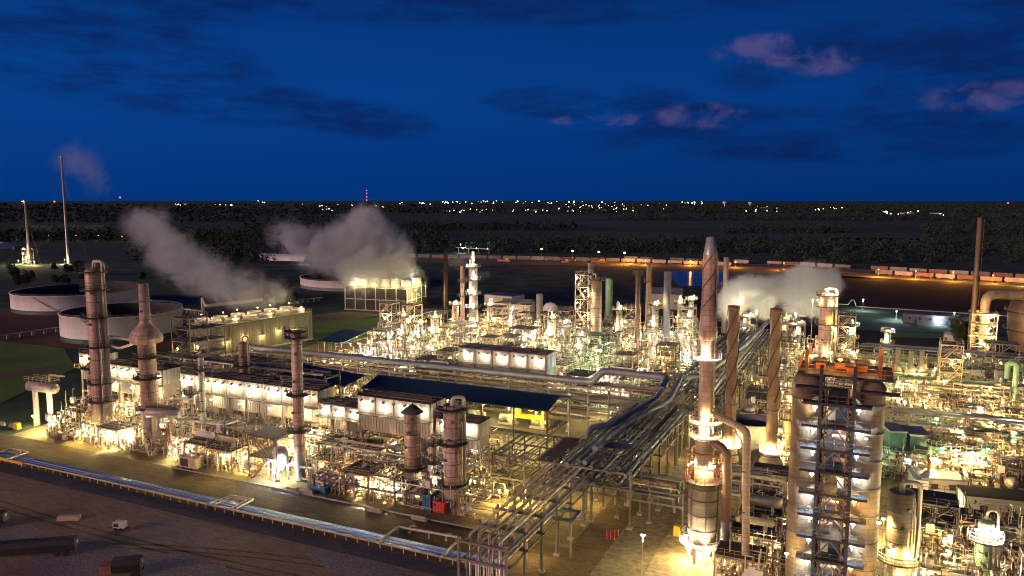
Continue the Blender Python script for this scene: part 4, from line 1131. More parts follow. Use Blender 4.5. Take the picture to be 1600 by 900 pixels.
# tall vessel behind with crowded bright top
x, y, _ = at(1287, 590)
column('tall pinkish column with a railed and brightly lit crown behind the twin drums', (x, y, 0), 2.55, 31.5, 5, [(20, 0, 2 * PI), (26.5, 0, 2 * PI), (30.5, 0, 2 * PI)], 'clad_pink', lm='the lit crowned column', side=-0.2, rm='rust')
for (a, z, c) in ((-0.3, 33.2, 'white'), (0.8, 32.5, 'white'), (-1.2, 29, 'amber'), (0.5, 28.5, 'warm'), (0.3, 22, 'orange'), (1.0, 19, 'warm'), (0.0, 11, 'warm'), (0.7, 6, 'white')):
    flood((x + 3.6 * math.cos(CAMANG + a), y + 3.6 * math.sin(CAMANG + a), z), c, 1.0, None, 'floodlights on the lit crowned column')
# landmark frames of the front row
o = steel_frame(8.5, 6.5, [5.2, 10.2], 2, 2, 'rust_steel', {0: (0, 1), 1: (0, 1)}, False, True)(); x, y, _ = at(425, 742)
o.location = (x, 136.2, 0.03); o['label'] = 'dark brown two deck frame with a stair beside the tall slender reddish column'; LM.append(('the brown two deck frame', (x, 136, 6))); RECTX = [(x - 5, x + 5, 132, 140)]
o = steel_frame(13, 6, [3.2, 6.4], 3, 2, 'rust_steel', {}, False)(); x, y, _ = at(592, 775)
o.location = (x, 135, 0.03); o['label'] = 'open brown beam frame left of the stout pink column with bright ground below'; LM.append(('the open brown beam frame', (x, 135, 4)))
for q in (-4, 0, 4): flood((x + q, 134.5, 3.0), 'white', 2.0, None, 'floodlights in the front unit')
x, y, _ = at(440, 748)
o = thing('cone_vessel', 'bright lit cone bottomed vessel left of the tall slender reddish column', 'vessel', (x, y, 0), 0, None, 'the bright cone bottomed vessel')
MB().lathe([(0.5, 1.6), (1.9, 4.6), (1.9, 6.6), (1.4, 7.6), (0.02, 8.0)], 20).build('shell', 'white_paint', o)
for j in range(5):
    a = j * 2 * PI / 5; MB().bar((2.0 * math.cos(a), 2.0 * math.sin(a), 0), (1.7 * math.cos(a), 1.7 * math.sin(a), 4.8), 0.18).build('leg', 'white_paint', o)
for a in (-0.8, 0.5): flood((x + 3.0 * math.cos(CAMANG + a), y + 3.0 * math.sin(CAMANG + a), 4.6), 'cool', 1.2, None, 'floodlights in the front unit', (0, 0.3, -0.4))
# dark scaffold like frames behind the left columns
for k, (u, v, lv_) in enumerate(((300, 592, [5, 10, 14.5, 19, 23]), (330, 588, [5, 10, 14.5, 19]))):
    x, y, _ = at(u, v)
    o = steel_frame(9 - k * 2, 8, lv_, 2, 2, 'steel_dark', {i: (0, 1) for i in range(1, len(lv_))}, True, k == 0)()
    o.location = (x, y, 0.03); o['label'] = ['tall dark steel frame before the near cooling tower', 'lower dark steel frame right of the tall dark one'][k]; LM.append((['the tall dark frame', ''][k], (x, y, 12)))
    flood((x - 2, y - 4, 12), 'warm', 0.8, None, 'floodlights in the left middle unit')
# lamps low along the front edge, over the sandy yard
for k, u in enumerate((52, 78, 98, 135, 170, 205, 240, 270, 312, 345, 372, 405, 455, 500, 560, 610, 640, 700, 735, 780, 820)):
    x, y, _ = at(u, 0.1553 * u + 672 - (3 if k % 2 else 12))
    flood((x, max(y, 131.5), 3.6), 'warm', 0.5 if k < 2 else [1.5, 0.9, 1.9, 1.2][k % 4], 'yellowish floodlight low along the front yard', 'floodlights along the front yard', (0, -0.1, -0.6))
for (x, y, z) in ((-66, 139, 5), (-62, 160, 5), (-52, 150, 5.5), (-47, 170, 5.5), (-44, 186, 5.5), (-60, 190, 5), (-46, 230, 6), (-42, 262, 6), (-38, 292, 6), (-54, 122, 5.5), (-44, 212, 6)):
    flood((x, y, z), 'warm', 0.6, 'yellowish floodlight under the racks', 'floodlights under the racks')
#@@HERO_END

# ================================================================== CENTRE BACKGROUND: COLUMNS, STACKS, BUILDINGS
def stack(name, label, u, vb, vt, r0, r1, material, lm, rings=(), rm='steel_dark', flare=None, n=16, cat='stack'):
    x, y, _ = at(u, vb); H = hz(x, y, vt)
    o = thing(name, label, cat, (x, y, 0), 0, None, lm)
    prof = [(r0, 0), (r0, H * 0.25), (r1, H * 0.4), (r1, H), (r1 * 0.8, H), (r1 * 0.8, H - 1)]
    if flare: prof = [(flare, 0), (flare, H * 0.16), (r0, H * 0.26), (r1, H), (r1 * 0.8, H), (r1 * 0.8, H - 1)]
    MB().lathe(prof, n).build('shaft', material, o)
    for z in rings: round_platform(o, r1 + 0.05, r1 + 1.1, H * z, 0, 2 * PI, 'grating', rm)
    ladder_mb((r0 + 0.25) * math.cos(CAMANG + 1.1), (r0 + 0.25) * math.sin(CAMANG + 1.1), 1, H - 0.5, CAMANG + 1.1).build('ladder', rm, o)
    return o, (x, y, H)
stack('steel_stack', 'rusty brown slender stack right of the far cooling tower', 697, 490, 398, 1.25, 1.15, 'clad_brown', 'the rusty slender stack', (0.72,))
stack('steel_stack', 'short pinkish stack left of the brightest lit column', 723, 540, 415, 1.1, 0.95, 'clad_pink', 'the short pinkish stack', (0.62, 0.8))
stack('steel_stack', 'dark thin left stack of the pair behind the cross rack', 994, 566, 421, 0.95, 0.85, 'clad_brown', 'the thin dark stack', (0.95,))
stack('steel_stack', 'yellowish slim stack with a lit collar right of the thin dark stack', 1011, 545, 413, 1.2, 0.95, 'clad_tan', 'the yellowish slim stack', (0.8,), 'orange_paint_and_glow', 2.4)
stack('steel_stack', 'pale grey smooth stack with a flared dark foot', 1040, 560, 424, 1.5, 1.45, 'roof_grey', 'the pale grey smooth stack', (), 'steel_dark', 2.6)
stack('steel_stack', 'cream stack with a bright collar just right of the tallest helical stack', 1131, 520, 402, 1.25, 1.2, 'clad', 'the cream collared stack', (0.64,), 'orange_paint_and_glow')
stack('steel_stack', 'dark very tall slim stack at the right side against the basin', 1517, 552, 340, 1.3, 1.0, 'clad_brown', 'the tall dark right stack', (0.3,), 'steel_dark')
x, y, _ = at(740, 548)
column('brightest lit slender column in the centre ringed by platforms', (x, y, 0), 1.9, 38, 6, [(z, 0, 2 * PI) for z in (11, 19, 25, 31, 36.5)], 'clad', lm='the brightest lit column', top='dome', side=2.6)
MB().tube([(0, 0, 37.5), (0, 0, 43)], 0.7, 12).build('vent_stack', 'silver', bpy.data.objects[[o.name for o in bpy.data.objects if o.get('label', '').startswith('brightest lit')][0]])
for i, (a, z) in enumerate(((0.4, 40), (-0.5, 37.8), (0.6, 33), (-0.4, 27), (0.5, 26), (-0.7, 20.5), (0.3, 19.8), (0.6, 12.5), (-0.3, 12), (0, 5), (0.9, 4))):
    flood((x + 3.4 * math.cos(CAMANG + a), y + 3.4 * math.sin(CAMANG + a), z), 'white', 1.3, None, 'floodlights on the centre columns')
x, y, _ = at(930, 562)
column('broad beige banded column with a pale flat crown in the centre', (x, y, 0), 2.35, 33.5, 4, [(33.0, 0, 2 * PI)], 'clad_tan', lm='the broad beige column', top='flat', side=2.5)
stack('steel_stack', 'stubby pale stack rising behind the broad beige column', 921, 552, 411, 1.15, 1.1, 'clad', None)
o = steel_frame(5.5, 6, [5, 10, 15, 20, 25, 30, 35], 2, 2, 'steel_pale', {i: (0, 1) for i in range(7)}, True, True)()
o.location = (x - 5.2, y + 0.5, 0); o['label'] = 'tall pale stair tower clinging to the broad beige column'; LM.append(('the pale stair tower', (x - 5.2, y, 18)))
for i in range(7):
    flood((x - 5.2 + (1.6 if i % 2 else -1.8), y - 3.4, 3.6 + 5 * i), 'white', 0.9, None, 'floodlights on the centre columns')
x, y, _ = at(951, 500)
column('pale green vessel behind the broad beige column', (x, y, 0), 1.95, hz(x, y, 434), 3, [], 'green_paint', goose=False, lm='the pale green vessel', extra=False)
x, y, _ = at(843, 520)
column('plain pale grey vessel right of the white process house', (x, y, 0), 1.7, hz(x, y, 458), 3, [], 'roof_grey', goose=False, lm='the plain grey vessel', extra=False)
# horizontal half dome vessel
x, y, _ = at(860, 500)
single(MB().lathe([(4.2, 0), (4.2, 5), (3.8, 7.4), (2.6, 9), (0.02, 9.8)], 20), 'dome_tank', 'tank_white', 'white domed tank right of the plain grey vessel', 'tank', (x, y, 0))

def block(name, label, u0, v0, u1, v1, h, d, wall, roof, lm=None, pitch=0.0, win=0, cat='building', along='x'):
    a = Vector(at(u0, v0)); b_ = Vector(at(u1, v1))
    w = (b_ - a).length; rz = math.atan2(b_.y - a.y, b_.x - a.x)
    c = (a + b_) / 2
    o = thing(name, label, cat, (c.x, c.y, 0), rz, None, lm)
    MB().box(-w / 2, 0, 0, w / 2, d, h).build('wall', wall, o)
    if pitch:
        MB().prism([(-w / 2 - 0.3, -0.3, h + 0.004), (-w / 2 - 0.3, d / 2, h + pitch), (-w / 2 - 0.3, d + 0.3, h + 0.004)], (w + 0.6, 0, 0)).build('roof', roof, o)
    else:
        MB().box(-w / 2 - 0.25, -0.25, h + 0.004, w / 2 + 0.25, d + 0.25, h + 0.4).build('roof', roof, o)
    MB().box(-w * 0.3 - 0.6, -0.08, 0, -w * 0.3 + 0.6, -0.003, 2.2).build('door', 'steel_dark', o)
    for i in range(win):
        xx = -w / 2 + w * (i + 0.7) / (win + 0.4)
        f = MB().box(xx - 0.8, -0.09, h * 0.45, xx + 0.8, -0.004, h * 0.45 + 1.4).build('window', 'steel_pale', o)
        MB().box(xx - 0.68, -0.12, h * 0.45 + 0.12, xx + 0.68, -0.093, h * 0.45 + 1.28).build('pane', 'black_paint', f)
    return o
block('process_house', 'cream process house with a small blue top before the far yard', 782, 500, 826, 502, 9.0, 12, 'white_paint', 'roof_grey', 'the cream process house', 2.2)
block('process_house', 'stepped white building left of the cream process house', 757, 478, 800, 482, 7, 14, 'white_paint', 'roof_grey', 'the stepped white building', 0)
block('process_house', 'low lit annex below the cream process house', 783, 512, 826, 514, 5.0, 7, 'white_paint', 'roof_grey', None, 0, 3)
block('warehouse', 'pale warehouse with pitched roof behind the yellowish stack', 1010, 482, 1064, 484, 9, 20, 'beige_wall', 'roof_grey', 'the pale warehouse', 3)
block('control_room', 'small green lit control hut in the centre right', 1062, 562, 1082, 563, 4, 6, 'green_paint', 'roof_grey', 'the green control hut', 0, 2)
block('process_house', 'grey flat house beside the tallest helical stack', 1060, 532, 1095, 534, 6.5, 8, 'roof_grey', 'roof_grey', None, 0, 2)
# cooler bank behind the long rack
FB = air_cooler(6.2, 8, 12.5, 17.0, 9.5, roof='roof_grey')
for i in range(5):
    place('fin_e', FB, (-117 + i * 6.25, 216, 0), 0, 'white air cooler bay behind the long cross rack', 'air cooler bays behind the long rack')
    flood((-117 + i * 6.25 + 0.6, 215.4, 15.6), 'white', 0.35, 'white floodlight on the rear air coolers', 'floodlights along the rear air coolers', (0, -0.2, -0.5))

# ================================================================== COOLING TOWERS
def cooling_tower(name, label, c, w, d, h, fans, rows, fr, fh, rz, lm, casing, frame):
    o = thing(name, label, 'cooling tower', (*c, 0), rz, None, lm)
    MB().box(-w / 2 + 0.4, -d / 2 + 0.4, 0.6, w / 2 - 0.4, d / 2 - 0.4, h - 0.31).build('louvres', casing, o)
    MB().box(-w / 2 - 0.4, -d / 2 - 0.4, 0, w / 2 + 0.4, d / 2 + 0.4, 0.6).build('basin', 'concrete', o)
    dk = MB().box(-w / 2, -d / 2, h - 0.3, w / 2, d / 2, h).build('fan_deck', 'concrete', o)
    rail_loop(MB(), [(-w / 2, -d / 2), (w / 2, -d / 2), (w / 2, d / 2), (-w / 2, d / 2)], h, True, 1.2, 0, 0.07, 2.2).build('railing', frame, dk)
    n = max(fans, 2)
    for i in range(n + 1):
        xx = -w / 2 + 0.2 + (w - 0.4) * i / n
        MB().box(xx - 0.28, -d / 2 - 0.02, 0.6, xx + 0.28, -d / 2 + 0.39, h - 0.31).box(xx - 0.28, d / 2 - 0.39, 0.6, xx + 0.28, d / 2 + 0.02, h - 0.31).build('frame_post', frame, o)
    mb = MB()
    for zz in (h * 0.45, h - 1.0):
        mb.box(-w / 2, -d / 2 - 0.05, zz, w / 2, -d / 2 + 0.38, zz + 0.4).box(w / 2 - 0.38, -d / 2, zz, w / 2 + 0.05, d / 2, zz + 0.4).box(-w / 2 - 0.05, -d / 2, zz, -w / 2 + 0.38, d / 2, zz + 0.4)
    for yy in (-d / 4, 0, d / 4): mb.box(w / 2 - 0.36, yy - 0.2, 0.6, w / 2 + 0.03, yy + 0.2, h - 0.31)
    k = int(w / 1.1); sl_ = MB()
    for i in range(k):
        xx = -w / 2 + 0.8 + (w - 1.6) * i / k
        sl_.bar((xx, -d / 2 + 0.34, 0.7), (xx, -d / 2 + 0.34, h - 0.4), 0.12)
    mb.build('girt', frame, o); sl_.build('slat', casing, o)
    for i in range(fans):
        for j in range(rows):
            xx = -w / 2 + w * (i + 0.5) / fans; yy = 0 if rows == 1 else (-d / 4 + j * d / 2)
            f = MB().lathe([(fr * 1.04, h), (fr * 0.96, h + fh * 0.5), (fr, h + fh), (fr - 0.15, h + fh), (fr * 0.9, h + fh * 0.4), (fr * 0.9, h + 0.1)], 20, 0, (xx, yy)).build('fan_stack', 'white_paint', o)
            mb = MB(); 
            for q in range(6):
                a = q * PI / 3
                mb.bar((xx, yy, h + fh * 0.5), (xx + fr * 0.85 * math.cos(a), yy + fr * 0.85 * math.sin(a), h + fh * 0.5), 0.25)
            mb.build('fan_blade', 'steel_dark', f)
    return o
cooling_tower('cooling_tower', 'far cooling tower with a row of tall white fan stacks steaming', (-262.5, 383.5), 41, 26, 14.5, 6, 2, 3.2, 4.2, math.atan2(4.5, 40.5), 'the far cooling tower', 'louvre', 'galv_green')
CTA = math.atan2(52.5, 8.7)
cooling_tower('cooling_tower', 'near cooling tower long and grey with two rows of low fan rings', (-247.5, 257.5), 53, 17, 13.2, 6, 2, 3.1, 1.7, CTA, 'the near cooling tower', 'ct_wall', 'ct_wall')
for i in range(6):
    t = (i + 0.5) / 6
    px_, py_ = -243.9 + 8.7 * t, 229.6 + 52.5 * t
    flood((px_ - 4.0 + (i % 2) * 3.0, py_, 16.0), 'warm', 0.35, 'yellowish floodlight on the near cooling tower deck', 'floodlights on the cooling towers', (0.3, -0.3, -0.5))
    flood((px_ - 12.0 + (i % 2) * 2.0, py_ + 2, 16.8), 'warm', 0.3, 'yellowish floodlight on the near cooling tower deck', 'floodlights on the cooling towers', (0.3, -0.3, -0.5))
    if i < 5: flood((px_ + 1.6, py_ + 3, 6.0 + (i % 2)), 'warm', 0.45, 'yellowish floodlight low on the near cooling tower wall', 'floodlights on the cooling towers', (0.4, -0.2, -0.5))
for i in range(6):
    t = (i + 0.5) / 6
    flood((-280.7 + 40.5 * t + 2.5, 367.0 + 4.5 * t, 15.8), 'warm', 0.8, 'yellowish floodlight below the far fan stacks', 'floodlights on the cooling towers', (0, 0.3, -0.2))
for (dx, dy, z) in ((-0.5, 4, 13), (-1.5, 10, 9), (0, 7, 5), (-1, 16, 14)):
    flood((-237.8 + dx, 374 + dy, z), 'warm', 1.6, 'yellowish floodlight on the far cooling tower end', 'floodlights on the cooling towers', (0.5, -0.4, -0.4))
flood((-236, 377, 11), 'white', 2.0, 'white floodlight right of the far cooling tower', None)
# white water pipe behind the near cooling tower
pipe([(*at(318, 502)[:2], 2), (*at(318, 502)[:2], 12.5), (*at(322, 478, 12.5)[:2], 12.5), (*at(410, 468, 12.5)[:2], 12.5)], 0.9, 'pale_pipe', None, 'fat pale water pipe behind the near cooling tower', 12)
for k, (a, b_) in enumerate((((-20, 527), (96, 511)), ((282, 482), (320, 487)), ((450, 470), (503, 465)))):
    p, q = Vector(at(*a, 2.2)), Vector(at(*b_, 2.2))
    o = thing('pipe_bridge', ['pale blue pipe bridge left of the open tanks', 'pale blue pipe bridge right of the near open tank', 'pale blue pipe bridge behind the near cooling tower'][k], 'pipe bridge', (p.x, p.y, 0))
    d = q - p
    MB().tube([(0, 0, 2.2), (d.x, d.y, 2.2)], 0.35, 8).tube([(0, 0.9, 2.3), (d.x, d.y + 0.9, 2.3)], 0.3, 8).build('pipe_run', 'silver', o)
    for i in range(6):
        t = (i + 0.5) / 6; MB().box(d.x * t - 0.2, d.y * t - 0.2, 0, d.x * t + 0.2, d.y * t + 1.1, 1.85).build('post', 'concrete', o)

# ================================================================== OPEN STORAGE TANKS
def big_tank(u, v, z, wpx, label, lm, skirt='teal'):
    c = at(u, v, z); R = wpx / 2 * px(c[0], c[1], z)[2] / FPX * math.cos(math.atan((u - 800) / FPX)) ** 1.15
    o = thing('storage_tank', label, 'tank', (c[0], c[1], 0), 0, None, lm)
    MB().lathe([(R, 0), (R, z), (R + 0.35, z), (R + 0.35, z + 0.25), (R - 0.15, z + 0.25)], 96).build('shell', 'tank_white', o)
    MB().lathe([(R - 0.15, z + 0.24), (R - 0.15, z - 6.5)], 96).build('inner_wall', 'roof_float', o)
    MB().lathe([(R + 0.03, 0), (R + 0.03, 2.3)], 96).build('painted_base', skirt, o)
    MB().lathe([(R - 0.2, z - 6.2), (R - 1.2, z - 6.0), (0.05, z - 6.5)], 64).build('floating_roof', 'roof_float', o)
    mb = MB()
    rail_loop(mb, [((R + 0.3) * math.cos(2 * PI * j / 60), (R + 0.3) * math.sin(2 * PI * j / 60)) for j in range(60)], z + 0.25, True, 1.0, 0, 0.07, 3)
    mb.build('rim_railing', 'steel_pale', o)
    mb = MB(); a0 = CAMANG + 0.1
    for i in range(20):
        a = a0 + i * 0.025; z0 = z - i * z / 20
        mb.box((R + 0.5) * math.cos(a) - 0.5, (R + 0.5) * math.sin(a) - 0.5, z0 - 0.15, (R + 0.5) * math.cos(a) + 0.5, (R + 0.5) * math.sin(a) + 0.5, z0)
    mb.build('stair', 'steel_dark', o)
    return o
big_tank(191, 484.5, 12.0, 196, 'nearer open topped white storage tank with a teal painted base', 'the nearer white tank')
big_tank(123, 452.5, 10.5, 213, 'farther open topped white storage tank at the far left', 'the farther white tank')
big_tank(562, 431, 6.9, 184, 'bluish open tank half hidden behind the far cooling tower', 'the bluish tank', 'roof_grey')

# arched sheds
def arch_shed(u0, v0, u1, v1, r, label, lm):
    a, b_ = Vector(at(u0, v0)), Vector(at(u1, v1)); d = b_ - a; L = d.length
    o = thing('arched_shed', label, 'shed', tuple(a), math.atan2(d.y, d.x), None, lm)
    mb = MB(); n = 12; b0 = len(mb.v)
    for xx in (0, L):
        for j in range(n + 1):
            t = PI * j / n; mb.v.append((xx, r * math.cos(t), r * 0.85 * math.sin(t)))
    for j in range(n): mb.face((j, j + 1, n + 2 + j, n + 1 + j), 0, True)
    mb.build('vault', 'tank_white', o)
    mb = MB()
    for xx in (0.05, L - 0.05):
        mb.poly([(xx, r * 0.99 * math.cos(PI * j / n), r * 0.84 * math.sin(PI * j / n)) for j in range(n + 1)])
    mb.build('end_wall', 'tank_white', o)
arch_shed(409, 406, 482, 408, 8.5, 'pale blue arched fabric shed behind the steam', 'the arched shed')
arch_shed(-14, 388, 8, 389, 11, 'pale arched shed cut by the left edge of the view', None)
for (u, v) in ((473, 406), (503, 405), (478, 413)):
    lamp_post((*at(u, v)[:2], 0), 7, 'cool', 1.5, 'cold white lamp post by the arched shed')

# ================================================================== FLARES
def flare(u, vb, vt, r, label, lm, guyed):
    r *= 0.72
    x, y, _ = at(u, vb); H = hz(x, y, vt)
    o = thing('flare_stack', label, 'flare stack', (x, y, 0), 0, None, lm)
    MB().lathe([(r * 1.2, 0), (r, H * 0.3), (r * 0.85, H - 3), (r * 1.1, H - 2.5), (r * 1.1, H), (r * 0.6, H)], 12).build('riser', 'silver', o)
    mb = MB()
    for k in range(3):
        a = k * 2 * PI / 3
        mb.bar((0, 0, H * 0.85), (H * 0.28 * math.cos(a), H * 0.28 * math.sin(a), 0), 0.04)
    mb.build('guy_wire', 'steel_pale', o)
    MB().ring(r, r + 1.2, H - 4, H - 3.7, 12).build('platform', 'steel_pale', o)
    return x, y, H
x, y, H = flare(107, 412, 243, 1.7, 'tallest guyed flare stack trailing faint smoke at the far left', 'the tallest flare stack', True)
FLX, FLY, FLH = x, y, H
x, y, H = flare(46, 412, 312, 1.6, 'shorter flare stack with a lit crown at the far left', 'the shorter flare stack', True)
flood((x - 1.5, y - 2, H - 1.5), 'white', 1.2, 'white light on the shorter flare crown', None)
for (dx, dy, z, c) in ((0, -4, 16, 'white'), (-3, -4, 11, 'warm'), (3, -5, 7, 'warm'), (-5, -8, 4, 'white'), (18, -10, 4, 'white'), (26, -12, 4, 'warm')):
    flood((x + dx, y + dy, z), c, 5, 'bright floodlight at the foot of the flares', 'floodlights at the foot of the flares')
o = steel_frame(7, 7, [5, 10, 15], 2, 2, 'steel_pale', {0: (0, 1), 1: (0, 1), 2: (0, 1)}, True)(); o.location = (x, y - 1, 0); o['label'] = 'small lit steel frame at the foot of the shorter flare'
flood((FLX + 3, FLY - 6, 5), 'white', 6, 'bright floodlight at the foot of the flares', 'floodlights at the foot of the flares')
for (u, v) in ((76, 376), (119, 375), (154, 376), (191, 377)):
    lamp_post((*at(u, v)[:2], 0), 8, 'orange', 0.6, 'distant orange lamp post behind the flares')

# ================================================================== TRAIN AND SODIUM LAMPS
def railcar(kind):
    def f():
        o = thing('railcar', None, 'railcar')
        if kind == 'hopper':
            MB().prism([(-7.2, -1.45, 1.5), (-7.2, -1.45, 4.2), (7.2, -1.45, 4.2), (7.2, -1.45, 1.5), (5, -1.45, 0.9), (-5, -1.45, 0.9)], (0, 2.9, 0)).build('body', 'car_grey', o)
            MB().box(-6.8, -0.6, 4.203, 6.8, 0.6, 4.4).build('roof_hatch', 'car_grey', o)
        elif kind == 'box':
            MB().box(-7.3, -1.5, 1.1, 7.3, 1.5, 4.3).box(-1.2, -1.56, 1.2, 1.2, -1.503, 4.0).build('body', 'car_brown', o)
        else:
            MB().tube([(-7.2, 0, 2.7), (-6.8, 0, 2.7), (6.8, 0, 2.7), (7.2, 0, 2.7)], [0.6, 1.5, 1.5, 0.6], 14).build('body', 'car_grey', o)
            MB().tube([(0, 0, 4.1), (0, 0, 4.6)], 0.4, 10).build('dome', 'car_grey', o)
        MB().box(-7.4, -0.5, 0.9, 7.4, 0.5, 1.1).build('underframe', 'steel_dark', o)
        for xx in (-5.2, 5.2):
            MB().box(xx - 1.3, -1.1, 0.35, xx + 1.3, 1.1, 0.85).tube([(xx - 0.8, -1.0, 0.42), (xx - 0.8, 1.0, 0.42)], 0.42, 8).tube([(xx + 0.8, -1.0, 0.42), (xx + 0.8, 1.0, 0.42)], 0.42, 8).build('bogie', 'steel_dark', o)
        return o
    return f
def along(pts, step, off=0.0):
    P_ = [Vector(p) for p in pts]; out = []; carry = off
    for i in range(len(P_) - 1):
        d = P_[i + 1] - P_[i]; L = d.length; t = carry
        while t < L:
            out.append((P_[i] + d * (t / L), math.atan2(d.y, d.x))); t += step
        carry = t - L
    return out
RAIL1 = [at(620, 403), at(800, 406), at(1000, 411), at(1200, 419), at(1370, 429), at(1500, 438), at(1660, 447)]
RAIL2 = [at(980, 407), at(1200, 414), at(1370, 423), at(1660, 440)]
for k, tr in enumerate((RAIL1, RAIL2)):
    mb = MB()
    for i in range(len(tr) - 1):
        a, b_ = Vector(tr[i]), Vector(tr[i + 1]); n_ = (b_ - a).normalized(); sd = Vector((-n_.y, n_.x, 0)) * 0.75
        for s_ in (-1, 1): mb.bar(a + sd * s_ + Vector((0, 0, 0.12)), b_ + sd * s_ + Vector((0, 0, 0.12)), 0.14)
    o = mb.build('railway_track', 'steel_dark'); tag(o, ['front railway track under the long train', 'rear railway track behind the long train'][k], 'railway track', None, 'structure')
rr = random.Random(9)
for i, (p, a) in enumerate(along(RAIL1, 16.2)):
    if 23 <= i <= 30 and rr.random() < 0.8: continue
    kind = rr.choices(['hopper', 'box', 'tank'], [0.7, 0.2, 0.1])[0]
    place('rail_' + kind, railcar(kind), (p.x, p.y, 0.1), a, {'hopper': 'pale hopper railcar of the front train', 'box': 'brown boxcar of the front train', 'tank': 'round tank railcar of the front train'}[kind], 'railcars of the front train')
for i, (p, a) in enumerate(along(RAIL2, 16.2, 5)):
    if rr.random() < 0.12: continue
    kind = rr.choices(['hopper', 'box', 'tank'], [0.3, 0.5, 0.2])[0]
    place('rail_' + kind, railcar(kind), (p.x, p.y, 0.1), a, {'hopper': 'pale hopper railcar of the rear train', 'box': 'brown boxcar of the rear train', 'tank': 'round tank railcar of the rear train'}[kind], 'railcars of the rear train')
for i, (u, vb, vt, p_) in enumerate(((848, 404, 388, 5), (896, 406, 391, 5), (937, 408, 393, 5), (977, 413, 394, 6), (984, 412, 405, 6), (1268, 424, 415, 7), (1372, 433, 420, 9), (1488, 440, 424, 9), (1080, 415, 408, 5), (1010, 414, 408, 4), (1600, 447, 434, 7), (1225, 422, 411, 5), (1430, 436, 423, 6), (1550, 443, 429, 7), (1150, 418, 408, 4))):
    x, y, _ = at(u, vb); h = max(5, hz(x, y, vt))
    o = lamp_post((x, y - 3, 0), round(h), 'orange', p_ * 1.7, 'orange sodium lamp beside the sidings')
    if i in (0, 1, 2, 3, 5, 6, 7): LM.append((['the leftmost sodium lamp', 'the second sodium lamp', 'the third sodium lamp', 'the fourth sodium lamp', '', 'the sodium lamp above the steam', 'the sodium lamp right of the steam', 'the sodium lamp near the right dark stack'][i], (x, y, h)))
for (u, v, w) in ((790, 408, 7), (885, 410, 4), (937, 410, 8), (1235, 424, 9)):
    x, y, _ = at(u, v + 1)
    o = thing('track_machine', None, 'track machine', (x, y - 4, 0), 0.0, 'orange track machines by the sidings', look='orange painted track machine by the sidings')
    MB().box(-w, -1.3, 0.8, w, 1.3, 2.6).build('body', 'orange_paint_and_glow', o); MB().box(w * 0.3, -1.2, 2.61, w * 0.8, 1.2, 4.2).build('cab', 'yellow_paint', o)
    for xx in (-w * 0.6, w * 0.6): MB().tube([(xx, -1.2, 0.42), (xx, 1.2, 0.42)], 0.42, 8).build('wheel', 'steel_dark', o)
# lit platform left of the sodium lamps and its lamp mast
x, y, _ = at(740, 396)
o = thing('loading_platform', 'long pale lit loading canopy by the rail line', 'canopy', (x, y, 0), -0.2)
MB().box(-26, -3, 6, 26, 3, 6.4).build('canopy', 'white_paint', o)
for xx in (-24, -8, 8, 24): MB().box(xx - 0.2, -0.2, 0, xx + 0.2, 0.2, 6).build('post', 'steel_pale', o)
lamp_post((*at(720, 400)[:2], 0), 14, 'cool', 3, 'cold white lamp mast by the loading canopy')
for dx in (-15, 5, 20): flood((x + dx, y - 2, 7.1), 'cool', 3, 'cold floodlight over the loading canopy', None)

# ================================================================== RIGHT HAND UNITS
for (x0, x1, yc, zs, lab, lm) in ((-4, 82, 317, [6.5, 10], 'far cross rack on the right in front of the lawn strip', 'the far right cross rack'), (4, 70, 221, [6.4, 10], 'middle cross rack above the teal buildings', 'the middle right cross rack'), (2, 70, 268, [6.0, 9], 'rear cross rack between the two right hand racks', 'the rear right cross rack'), (-30, -13, 162, [5, 8], 'short cross rack behind the cream flue duct', 'the short cross rack')):
    rack('pipe_rack', lab, x0, x1, yc - 3.5, yc + 3.5, zs, 7.2, 'x', lm, 'steel_dark' if yc > 250 else 'steel_pale')
    for li, z in enumerate(zs):
        y = yc - 3.2; k = 0
        while y < yc + 3.0:
            r = rp.choice([0.16, 0.22, 0.3, 0.42]); y += r
            m = rp.choice(MATS_P + ['green_paint'])
            a, b_ = x0 + rp.random() * 5, x1 - rp.random() * 5
            pipe([(a, y, z + r), (b_, y, z + r), (b_, y, z - 2)], r, m, None, '%s %s pipe from the front, %s tier of %s' % (ORD[k], LOOKW[m], ['lower', 'upper'][li], lm))
            k += 1; y += r + 0.45 + rp.random() * 0.6
block('teal_building', 'left of two teal switch buildings behind the right drum', 1388, 743, 1413, 744, 10.5, 7, 'teal', 'roof_grey', 'the left teal building', 0, 0)
block('teal_building', 'right of two teal switch buildings behind the right drum', 1419, 745, 1449, 747, 10, 7, 'teal', 'roof_grey', 'the right teal building', 0, 0)
block('control_building', 'low white building with a wall lamp by the cross road', 1440, 776, 1506, 780, 4.0, 6, 'beige_wall', 'roof_grey', 'the low white building', 0, 2)
flood((*at(1484, 776, 4)[:2], 4.4), 'warm', 1.3, 'yellowish lamp on the low white building', None, (-0.2, -0.6, -0.4))
lamp_post((*at(1514, 775)[:2], 0), 8, 'warm', 4, 'bright yellowish lamp post right of the white building')
block('shelter', 'dark roofed shelter lit from below at the right edge', 1505, 815, 1610, 826, 5.5, 5, 'beige_wall', 'roof_dark', 'the dark roofed shelter', 0, 2)
block('beige_block', 'plain beige walled block far on the right', 1477, 612, 1536, 614, 8, 8, 'beige_wall', 'roof_dark', 'the plain beige block', 0, 2)
block('warehouse', 'long bluish low warehouse by the basin edge', 1410, 504, 1515, 511, 4.5, 8, 'blue_steel', 'roof_grey', 'the bluish warehouse', 0, 6)
block('hut', 'small white roofed hut on the lit grass strip', 1474, 534, 1492, 536, 3.5, 6, 'white_paint', 'white_paint', 'the small hut', 1.0)
